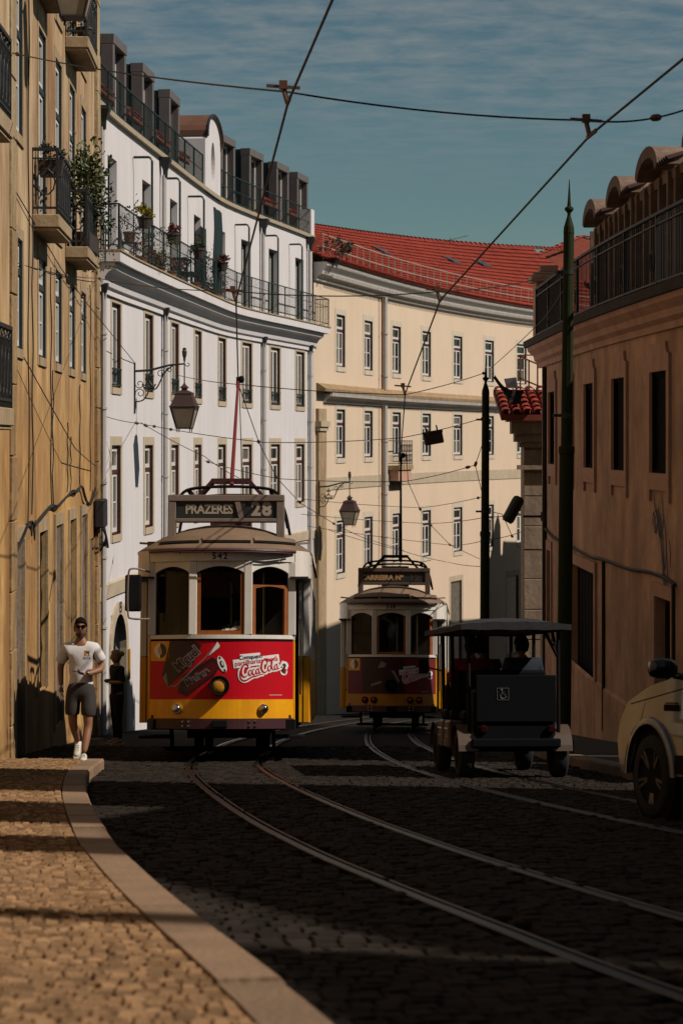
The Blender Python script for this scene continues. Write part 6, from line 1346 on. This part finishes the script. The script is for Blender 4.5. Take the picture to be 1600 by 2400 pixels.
# local: +y ahead, x=0 at the left flank, front axle at y=0, body runs back to y=-3.6; width 1.84 to +x
prof = [(.60, .42), (.63, .60), (.56, .76), (.40, .90), (.0, 1.02), (-.55, 1.10), (-1.25, 1.55), (-1.9, 1.64), (-2.9, 1.6), (-3.35, 1.35), (-3.62, 1.05), (-3.66, .5), (-3.5, .36), (.55, .34)]
b = MB(); secs = []
for x, sh, dz in ((-.02, .0, .0), (.03, .0, .0), (.2, .03, .02), (.92, .10, .05), (1.62, .03, .02), (1.80, 0, 0), (1.85, 0, 0)):
    r = []
    for y, z in prof:
        inn = 0
        if z > 1.1: inn = (z - 1.1) * .42 * (1 if x < .9 else -1) * (1 if x < .1 or x > 1.7 else .55)
        r.append(Vector((x + inn, y + (sh if y > .4 else -sh if y < -3 else 0), z + (dz if z > .9 else 0))))
    secs.append(r)
k = len(prof); n = len(secs)
# flank with wheel arches cut out
def flank(xi, flip):
    bm = bmesh.new(); out = [(y, z) for y, z in prof]; bot = []
    arch = lambda cy: [(cy + .40 * math.cos(a), .33 + .40 * math.sin(a)) for a in np.linspace(0.02, math.pi - .02, 14)]
    poly = prof[:-1] + [(-3.1, .34)] + [(y, z) for y, z in reversed(arch(-2.75))] + [(y, z) for y, z in reversed(arch(0))]
    # order: prof ends at rear bottom, go forward along the sill
    poly = prof[:-1] + [(p[0], max(.34, p[1])) for p in reversed(arch(-2.75))] + [(p[0], max(.34, p[1])) for p in reversed(arch(0.0))] + [prof[-1]]
    vs = []
    for y, z in poly:
        x = secs[xi][0].x + ((z - 1.1) * .42 if z > 1.1 else 0) * (1 if xi == 0 else -1); bulge = -.045 * math.sin(min(1, max(0, (z - .34) / .76)) * math.pi) * (1 if xi == 0 else -1); vs.append(bm.verts.new((x + bulge * 0, y, z)))
    bm.faces.new(vs); bmesh.ops.triangulate(bm, faces=bm.faces[:]); bm.verts.index_update(); f = MB(); f.add([v.co.copy() for v in bm.verts], [tuple(v.index for v in q.verts) for q in bm.faces]); bm.free(); return f
rows = secs[1:-1]; b.grid([[q for q in r] + [r[0]] for r in secs[0:1] + secs[1:]]); body = b.obj('body', m_car, car, smooth=False, bevel=0)
for xi in (0, n - 1):
    f = flank(xi, xi == 0); f.obj('side_panel', m_car, body, fix=True)
for cy in (0, -2.75):
    b = MB(); rows = []
    for i in range(17):
        a = math.pi * i / 16; rows.append([Vector((x, cy + rr * math.cos(a), .33 + rr * math.sin(a))) for x, rr in ((-.05, .395), (-.055, .43), (-.02, .455), (-.015, .395))])
    b.grid(rows); b.obj('wheel_arch', m_car, body, smooth=True)
    b = MB(); b.lathe([(.39, 0), (.39, .35)], 20, T=Matrix.Translation((-.0, cy, .33)) @ Matrix.Rotation(rad(90), 4, 'Y')); b.obj('arch_liner', m_tblack, body)
    wheel(car, (.08, cy, .325), .325, .22, 5, 0, m_tblack); wheel(car, (1.75, cy, .325), .325, .22, 5, math.pi, m_tblack)
for pts in ([(-.62, 1.1), (-1.28, 1.52), (-1.85, 1.6), (-1.85, 1.12)], [(-1.92, 1.12), (-1.92, 1.6), (-2.85, 1.56), (-3.2, 1.3), (-3.2, 1.14)]):
    b = MB(); b.add([Vector((-.026 + (z - 1.1) * .42 * (z > 1.1), y, z)) for y, z in pts] + [Vector((-.01 + (z - 1.1) * .42, y, z)) for y, z in pts], [(0, 1, 2, 3, 4)[:len(pts)]] + [(i, (i + 1) % len(pts), (i + 1) % len(pts) + len(pts), i + len(pts)) for i in range(len(pts))]); b.obj('side_window', m_pane, car)
b = MB(); b.add([(.28, -.6, 1.13), (1.56, -.6, 1.13), (1.5, -1.2, 1.56), (.34, -1.2, 1.56)], [(0, 1, 2, 3)]); b.obj('windscreen', m_pane, car)
b = MB(); b.box(-.034, -.02, -.52, -.28, .83, .88); b.box(-.032, -.02, -.5, -.3, .885, .895); b.obj('wing_vent', m_tblack, car)
b = MB()
for q in (-.62, -1.88): b.bar((-.023, q, .40), (-.023, q, 1.08), .008)
b.bar((-.023, .35, .88), (-.023, -.6, 1.0), .006); b.obj('panel_gap', m_tblack, car)
b = MB(); b.box(-.03, -.018, -2.5, -.45, .36, .5); b.obj('sill_trim', m_tblack, car)
b = MB(); b.lathe([(.0, -.11), (.07, -.095), (.09, -.03), (.09, .04), (.07, .10), (0, .12)], 16, T=Matrix.Translation((-.2, -.62, 1.15)) @ Matrix.Rotation(rad(90), 4, 'Y') @ Matrix.Diagonal((.85, .8, 1.0, 1))); b.bar((-.12, -.64, 1.1), (.0, -.66, 1.08), .05); wm_ = b.obj('wing_mirror', m_lens, car, smooth=True)
b = MB(); b.box(.1, .4, .50, .60, .66, .78); b.obj('headlight', m_pane, car, bevel=.02)
# ================================================================== STREET LAMPS
m_lant = M('lantern_rust_black', (.04, .024, .02), rough=.6, var=.25, scale=8)
m_lhood = M('lantern_hood_brown', (.06, .028, .022), rough=.6, var=.2)
m_lglass = M('frosted_lantern_glass', (.40, .32, .22), rough=.35, var=.2, scale=4)
def lantern(label, T, arm=1.18, crest=True, s=1.0):
    """T: x out of the wall, y along it, z up, origin where the top arm meets the wall"""
    t = thing('street_lamp', label, 'street lamp', T, 'wall lanterns on scrolled iron brackets')
    b = MB(); b.bar((0, 0, .2), (0, 0, -1.0), .035); b.tube([(0, 0, 0), (arm * .3, 0, .02), (arm * .7, 0, .14), (arm, 0, .17)], [.028, .028, .024, .02], 8)
    b.tube(smooth_line([(0, 0, -.72), (.2, 0, -.68), (.32, 0, -.5), (.34, 0, -.42), (.52, 0, -.4), (.7, 0, -.05), (.9, 0, .13)], 4), .018, 6); br = b.obj('bracket', m_iron, t)
    b = MB()
    sp = lambda cx, cz, r, st, en, sg=1: [(cx + r * (1 - .7 * k / 16) * math.cos(st + sg * (en) * k / 16), 0, cz + r * (1 - .7 * k / 16) * math.sin(st + sg * en * k / 16)) for k in range(17)]
    for q in (sp(.12, -.3, .11, rad(180), rad(430)), sp(.13, -.52, .12, rad(200), rad(430), -1), sp(.62, -.06, .1, rad(0), rad(430)), sp(.82, .02, .07, rad(180), rad(400), -1)): b.tube(q, .011, 5)
    if crest:
        b.tube([(.18, 0, -.30), (.24, 0, -.42), (.44, 0, -.42), (.5, 0, -.30), (.42, 0, -.34), (.34, 0, -.22), (.26, 0, -.34), (.18, 0, -.30)], .02, 5); b.bar((.22, 0, -.38), (.46, 0, -.38), .07, .03); b.bar((.34, 0, -.34), (.34, 0, -.05), .025); b.bar((.26, 0, -.16), (.42, 0, -.16), .03)
    b.obj('scrollwork', m_iron, br); L = Matrix.Translation((arm, 0, .0)); b = MB()
    b.tube([(arm, 0, .25), (arm, 0, -.30)], .016, 6); b.lathe([(.015, .22), (.03, .26), (.028, .3), (.05, .36), (.06, .46), (.04, .5), (.05, .53), (.02, .55)], 10, T=L); b.tube(sp(arm + .08, .16, .06, rad(180), rad(300)), .01, 5); b.obj('finial', m_lant, t)
    R4 = L @ Matrix.Rotation(rad(45), 4, 'Z'); q = math.sqrt(2)
    b = MB(); b.lathe([(.02, -.28), (.04 * q, -.33), (.10 * q, -.39), (.06 * q, -.41), (.06 * q, -.46)][::-1], 4, T=R4); b.lathe([(.30 * q, -.86), (.32 * q, -.83), (.29 * q, -.81), (.19 * q, -.56), (.2 * q, -.53), (.18 * q, -.5), (.07 * q, -.45)], 4, T=R4); b.obj('hood', m_lhood, t)
    b = MB()
    for sx_ in (-1, 1):
        for sy_ in (-1, 1): b.bar((arm + .285 * sx_, .285 * sy_, -.86), (arm + .165 * sx_, .165 * sy_, -1.34), .028); b.lathe([(.0, -1.44), (.014, -1.42), (.01, -1.39), (.018, -1.36), (.018, -1.34)], 6, T=Matrix.Translation((arm + .15 * sx_, .15 * sy_, 0)))
    for z, r in ((-.87, .285), (-1.345, .168)):
        for a, c in (((-1, -1), (1, -1)), ((1, -1), (1, 1)), ((1, 1), (-1, 1)), ((-1, 1), (-1, -1))): b.bar((arm + r * a[0], r * a[1], z), (arm + r * c[0], r * c[1], z), .028)
    b.box(arm - .16, arm + .16, -.16, .16, -1.36, -1.345); b.obj('lantern_frame', m_lant, t); b = MB()
    for k in range(4):
        Q = L @ Matrix.Rotation(rad(90 * k), 4, 'Z'); b.add([Q @ Vector(p) for p in ((-.26, -.275, -.87), (.26, -.275, -.87), (.15, -.162, -1.335), (-.15, -.162, -1.335), (-.26, -.268, -.87), (.26, -.268, -.87), (.15, -.155, -1.335), (-.15, -.155, -1.335))], [(0, 1, 2, 3), (7, 6, 5, 4), (0, 4, 5, 1), (1, 5, 6, 2), (2, 6, 7, 3), (3, 7, 4, 0)])
        bb = b; bb.obj('lantern_pane', m_lglass, t, fix=False); b = MB()
    return t
def wall_T(curve, t, z, off=0.0):
    f = curve.frame(t, off, z); x = -Vector(f.col[1][:3]); y = Vector(f.col[0][:3]); o = f.translation
    return Matrix(((x.x, y.x, 0, o.x), (x.y, y.y, 0, o.y), (x.z, y.z, 1, o.z), (0, 0, 0, 1)))
t1 = WH.find(316, .02); p1 = WH.at(t1, .02); lantern('wall lantern on a scrolled bracket, hanging before the white building', wall_T(WH, t1, (HZ - 870) / FPX * p1.y, .02))
t2 = CR.find(748, .14); p2 = CR.at(t2, .14); lantern('small far lantern on the corner of the cream building above the second tram', wall_T(CR, t2, (HZ - 1141) / FPX * p2.y, .14), arm=1.12)
t3 = OC.atY(30.9); lantern('big dark lantern at the top edge, on the ochre house, seen from below', wall_T(OC, t3, 7.62, .02), arm=.72)
# ================================================================== POLES
m_pgreen = M('pole_green_paint', (.02, .027, .006), spec=.15, rough=.7, var=.2, scale=6)
def pole(label, X, Y, ztop, r0, r1, lean):
    t = thing('tram_pole', label, 'pole', TR(X, Y, G(Y)), 'green iron poles holding the tram wires'); h = ztop - G(Y); b = MB()
    L = Matrix(((1, 0, lean, 0), (0, 1, 0, 0), (0, 0, 1, 0), (0, 0, 0, 1)))
    b.lathe([(r0 * 1.5, 0), (r0 * 1.5, .12), (r0 * 1.2, .2), (r0, .3), (r0, h * .52), (r0 * 1.12, h * .52 + .02), (r0 * 1.12, h * .52 + .1), (r1 * 1.1, h * .52 + .12), (r1, h - .75)], 18, T=L); b.obj('shaft', m_pgreen, t, smooth=False)
    b = MB(); b.lathe([(r1, h - .75), (r1 * 1.05, h - .73), (r1 * .95, h - .65), (r1 * .35, h - .5), (r1 * .35, h - .46), (r1 * .85, h - .42), (r1 * .85, h - .39), (r1 * .4, h - .37), (r1 * .3, h - .3), (.004, h)], 14, T=L); b.obj('finial', m_pgreen, t); b = MB()
    for z in (h - 1.3, h * .52 + .5): b.lathe([(r1 * 1.12, z), (r1 * 1.12, z + .06)], 14, T=L); b.bar(L @ Vector((-r1, 0, z + .03)), L @ Vector((-r1 - .12, 0, z + .03)), .04)
    b.obj('collar', m_iron, t); return t
pole('tall dark green tram pole with a spike finial behind the tuk-tuk', 3.02, 28.5, (HZ - 420) / FPX * 28.5, .098, .072, .0105)
pole('shorter green pole between the second tram and the stone house', 3.0, 44.0, (HZ - 842) / FPX * 44, .098, .078, .004)
# ================================================================== OVERHEAD WIRES
m_wire = M('overhead_copper_wire', (.028, .02, .02), rough=.6, var=.2)
m_ins = M('insulator_brown', (.14, .06, .03), rough=.5, var=.3)
def sagline(a, b, sag, n=12): return [Vector(a).lerp(Vector(b), i / n) - Vector((0, 0, 4 * sag * (i / n) * (1 - i / n))) for i in range(n + 1)]
def wire(label, pts, r=.012, sag=.0, ins=(), cat='wire', name='overhead_wire', hang=()):
    t = thing(name, label, cat, None, 'overhead tram wires and their span cables'); L = []
    for i in range(len(pts) - 1): L += sagline(pts[i], pts[i + 1], sag, 10)[: None if i == len(pts) - 2 else -1]
    b = MB(); b.tube(L, r, 5); b.obj('wire', m_wire, t)
    for i, k in ins:
        p = Vector(pts[i]).lerp(Vector(pts[i + 1]), k) - Vector((0, 0, 4 * sag * k * (1 - k))); d = (Vector(pts[i + 1]) - Vector(pts[i])).normalized(); b = MB(); b.lathe([(.012, -.06), (.03, -.04), (.034, 0), (.03, .04), (.012, .06)], 8, T=Matrix.Translation(p) @ d.to_track_quat('Z', 'Y').to_matrix().to_4x4()); b.obj('insulator', m_ins, t)
    for p, d in hang:
        p = Vector(p); d = Vector(d).normalized(); b = MB(); b.box(-.034, .034, -.035, .035, -.02, .05, Matrix.Translation(p + Vector((-.04, 0, .13)))); b.bar(p + Vector((-.04, 0, .12)), p + d * .03, .03); b.bar(p - d * .16, p + d * .1, .018, .035); b.bar(p + Vector((-.18, 0, .14)), p + Vector((.1, 0, .12)), .025); b.obj('hanger', m_ins, t)
    return t
def TP(u, v, h=5.9): Y = (h - 1.03) / ((HZ - v) / FPX + SL); return P(u, v, Y)
a0, a1, a2, a3 = TP(783, -10), TP(675, 240), TP(553, 704), P(558, 890, 34.3)
wire('thick trolley wire rising steeply over the lit tram', [a0 + (a0 - a1) * .6, a0, a1, a2, a3], .0115, hang=((a1, a1 - a0), (a2, a2 - a1)))
P2T = P(938, 1072, 46.2); b1, b2, b3, b4 = TP(1602, 136), TP(1383, 316), TP(1031, 704), P(949, 923, 35)
wire('long diagonal trolley wire running from the upper right corner to the second tram', [b1 + (b1 - b2) * .8, b1, b2, b3, b4, P2T], .0115, hang=((b2, b2 - b1), (b3, b3 - b2), (b4, b4 - b3)))
wire('span cable crossing the sky from the ochre house to the right edge', [P(30, 124, 28.9), a1 + Vector((0, .2, .12)), b2 + Vector((0, .2, .16)), P(1602, 258, 19.2)], .009, .05, ins=((0, .03), (2, .7)))
wire('span cable from the ochre house past the balcony to the roof pier', [P(26, 612, 29.5), P(230, 652, 44), a2 + Vector((0, .1, .12)), b3 + Vector((0, .1, .12)), P(1275, 648, 44.6)], .008, .06, ins=((1, .02), (1, .16)))
wire('thin stay from the tall pole down to the shorter pole', [P(1360, 615, 28.5), P(1275, 745, 35), P(1150, 862, 44)], .007, .02)
LB = P(316, 850, p1.y)
wire('slanting stay from the near ochre house up to the lantern bracket', [P(6, 395, 28.2), P(143, 628, 36), P(205, 712, 41), LB], .009, .0, ins=((1, .2), (1, .5), (1, .8)))
wire('thin wire drooping across the ochre wall below its windows', [OC.at(OC.atY(29.9), .12, (HZ - 838) / FPX * 29.9), OC.at(OC.atY(36.6), .25, (HZ - 1050) / FPX * 36.6), OC.at(OC.atY(43), .1, (HZ - 1092) / FPX * 43)], .009, .01)
def span(label, pts, ins=(), r=.008, sag=.03): wire(label, pts, r, sag, ins)
PT = Vector((3.0, 44.0, 0)); pz = lambda v: P(1140, v, 44.0)
span('span cable from the white wall through the lantern to the short pole top', [P(420, 880, 49), P(573, 902, 36), P(949, 925, 35), pz(872)], ins=((2, .95),))
span('span cable from the white downpipe with two brown insulators to the short pole', [P(236, 972, 45), P(325, 992, 46), P(620, 1037, 37), P(940, 1026, 40), pz(977)], ins=((0, .95), (1, .15), (1, .3), (3, .3), (3, .95)))
span('sloping pull-off wire under the lantern by the white wall', [P(330, 990, 46), P(480, 1070, 45), P(560, 1120, 44)], ins=((0, .08),))
span('pull-off wire from the trolley pole head down to the right', [P(560, 905, 34.3), P(608, 1040, 38), P(650, 1122, 42), P(705, 1180, 46), P(790, 1232, 50), P(850, 1260, 54), P(945, 1290, 58)], ins=((0, .96), (1, .95), (2, .95), (3, .9)), sag=.0)
span('low span cable crossing the cream front at balcony height', [P(480, 1080, 46), P(655, 1122, 42), P(950, 1128, 45), P(1112, 1090, 44)], ins=((0, .05), (2, .9)))
span('second low span cable below the cream balcony', [P(712, 1170, 60), P(985, 1190, 60), pz(1162)], ins=((1, .9),))
span('third low span cable above the second tram', [P(705, 1205, 60), P(1005, 1227, 60), pz(1212), P(1225, 1200, 47)])
span('fourth low span cable drooping just above the second tram', [P(720, 1233, 60), P(1060, 1278, 60), pz(1265), P(1225, 1245, 47)])
span('lowest pair of trolley wires running to the short pole', [P(770, 1242, 56), P(940, 1290, 58), P(1052, 1318, 60), pz(1328)])
span('pull-off wire zigzagging beside the short pole', [P(951, 1060, 46), P(956, 1130, 47), P(985, 1195, 49), P(1010, 1232, 51), P(1055, 1278, 54), P(1123, 1310, 56)], ins=((1, .97), (2, .97), (3, .97)), sag=.0)
span('crooked stay hanging down the near side of the short pole', [pz(1010), P(1113, 1090, 44), P(1130, 1160, 44)], ins=((0, .97),), sag=0.0)
span('stay running from the short pole across to the stone house', [pz(1212) + Vector((.15, 0, .1)), P(1176, 1205, 45), P(1200, 1258, 46.5)], ins=((1, .97),), sag=0.0)
# box hanging on the span cable
hp_ = P(1015, 1026, 41.5); bx = thing('hanging_box', 'dark tilted box hanging from a span cable before the cream front', 'box', Matrix.Translation(hp_) @ Matrix.Rotation(rad(-10), 4, 'Y')); b = MB(); b.box(-.19, .19, -.12, .12, -.13, .13); b.obj('housing', m_lant, bx, bevel=.02); b = MB(); b.box(-.2, .2, -.13, .13, .08, .14); b.bar((-.12, 0, .14), (-.12, 0, .24), .03); b.bar((.1, 0, .14), (.1, 0, .24), .03); b.obj('hanger', m_iron, bx)
# round shop sign on the white building
sp_ = P(742, 1292, 77.5); sg = thing('shop_sign', 'small round shop sign jutting out at the end of the white building', 'sign', Matrix.Translation(sp_)); b = MB(); b.lathe([(.2, -.03), (.2, .03)], 24, T=Matrix.Rotation(rad(90), 4, 'X')); b.obj('disc', M('sign_brown', (.3, .2, .14), rough=.6), sg); b = MB(); b.bar((-.5, 0, .0), (-.2, 0, 0), .03); b.obj('bracket', m_iron, sg)
text_part('lettering', 'San', .1, m_gprint if False else M('sign_dark_print', (.05, .03, .025), rough=.7), sg, TR(0, -.035, .05)); text_part('lettering', 'Miguel', .09, MATS['sign_dark_print'], sg, TR(0, -.035, -.06))
# banner on the short pole
bnr = thing('banner', 'black and white banner sagging from the short pole towards the stone house', 'banner'); b = MB(); b.cur = 0; rows = []
top = [P(1157, 876, 44), P(1180, 905, 43.9), P(1205, 915, 43.8), P(1226, 913, 44)]; bot = [P(1158, 893, 44), P(1178, 922, 43.7), P(1196, 948, 43.5), P(1218, 945, 43.9)]
for k in range(9):
    q = smooth_line([t_.lerp(b_, k / 8) + Vector((.02 * math.sin(k), .06 * math.sin(k * .8), 0)) for t_, b_ in zip(top, bot)], 5); rows.append(q)
b.grid(rows); b.grid([[p + Vector((0, .01, 0)) for p in r] for r in rows]); b.obj('cloth', M('banner_black', (.018, .018, .022), rough=.8, var=.15), bnr, fix=False)
b = MB(); w4 = [P(1180, 888, 44.15), P(1209, 884, 44.2), P(1213, 912, 44.1), P(1185, 905, 44.0)]; b.add(w4 + [p + Vector((0, .01, 0)) for p in w4], [(0, 1, 2, 3), (7, 6, 5, 4), (0, 4, 5, 1), (1, 5, 6, 2), (2, 6, 7, 3), (3, 7, 4, 0)]); b.obj('cloth_back', m_wprint, bnr)
text_part('lettering', '785 066', .09, m_wprint, bnr, Matrix.Translation(P(1200, 931, 43.4)) @ Matrix.Rotation(rad(-72), 4, 'Y'))
b = MB(); b.bar(P(1152, 874, 44), P(1157, 876, 44), .02); b.obj('tie', m_wire, bnr)
# a red post beyond the tuk-tuk
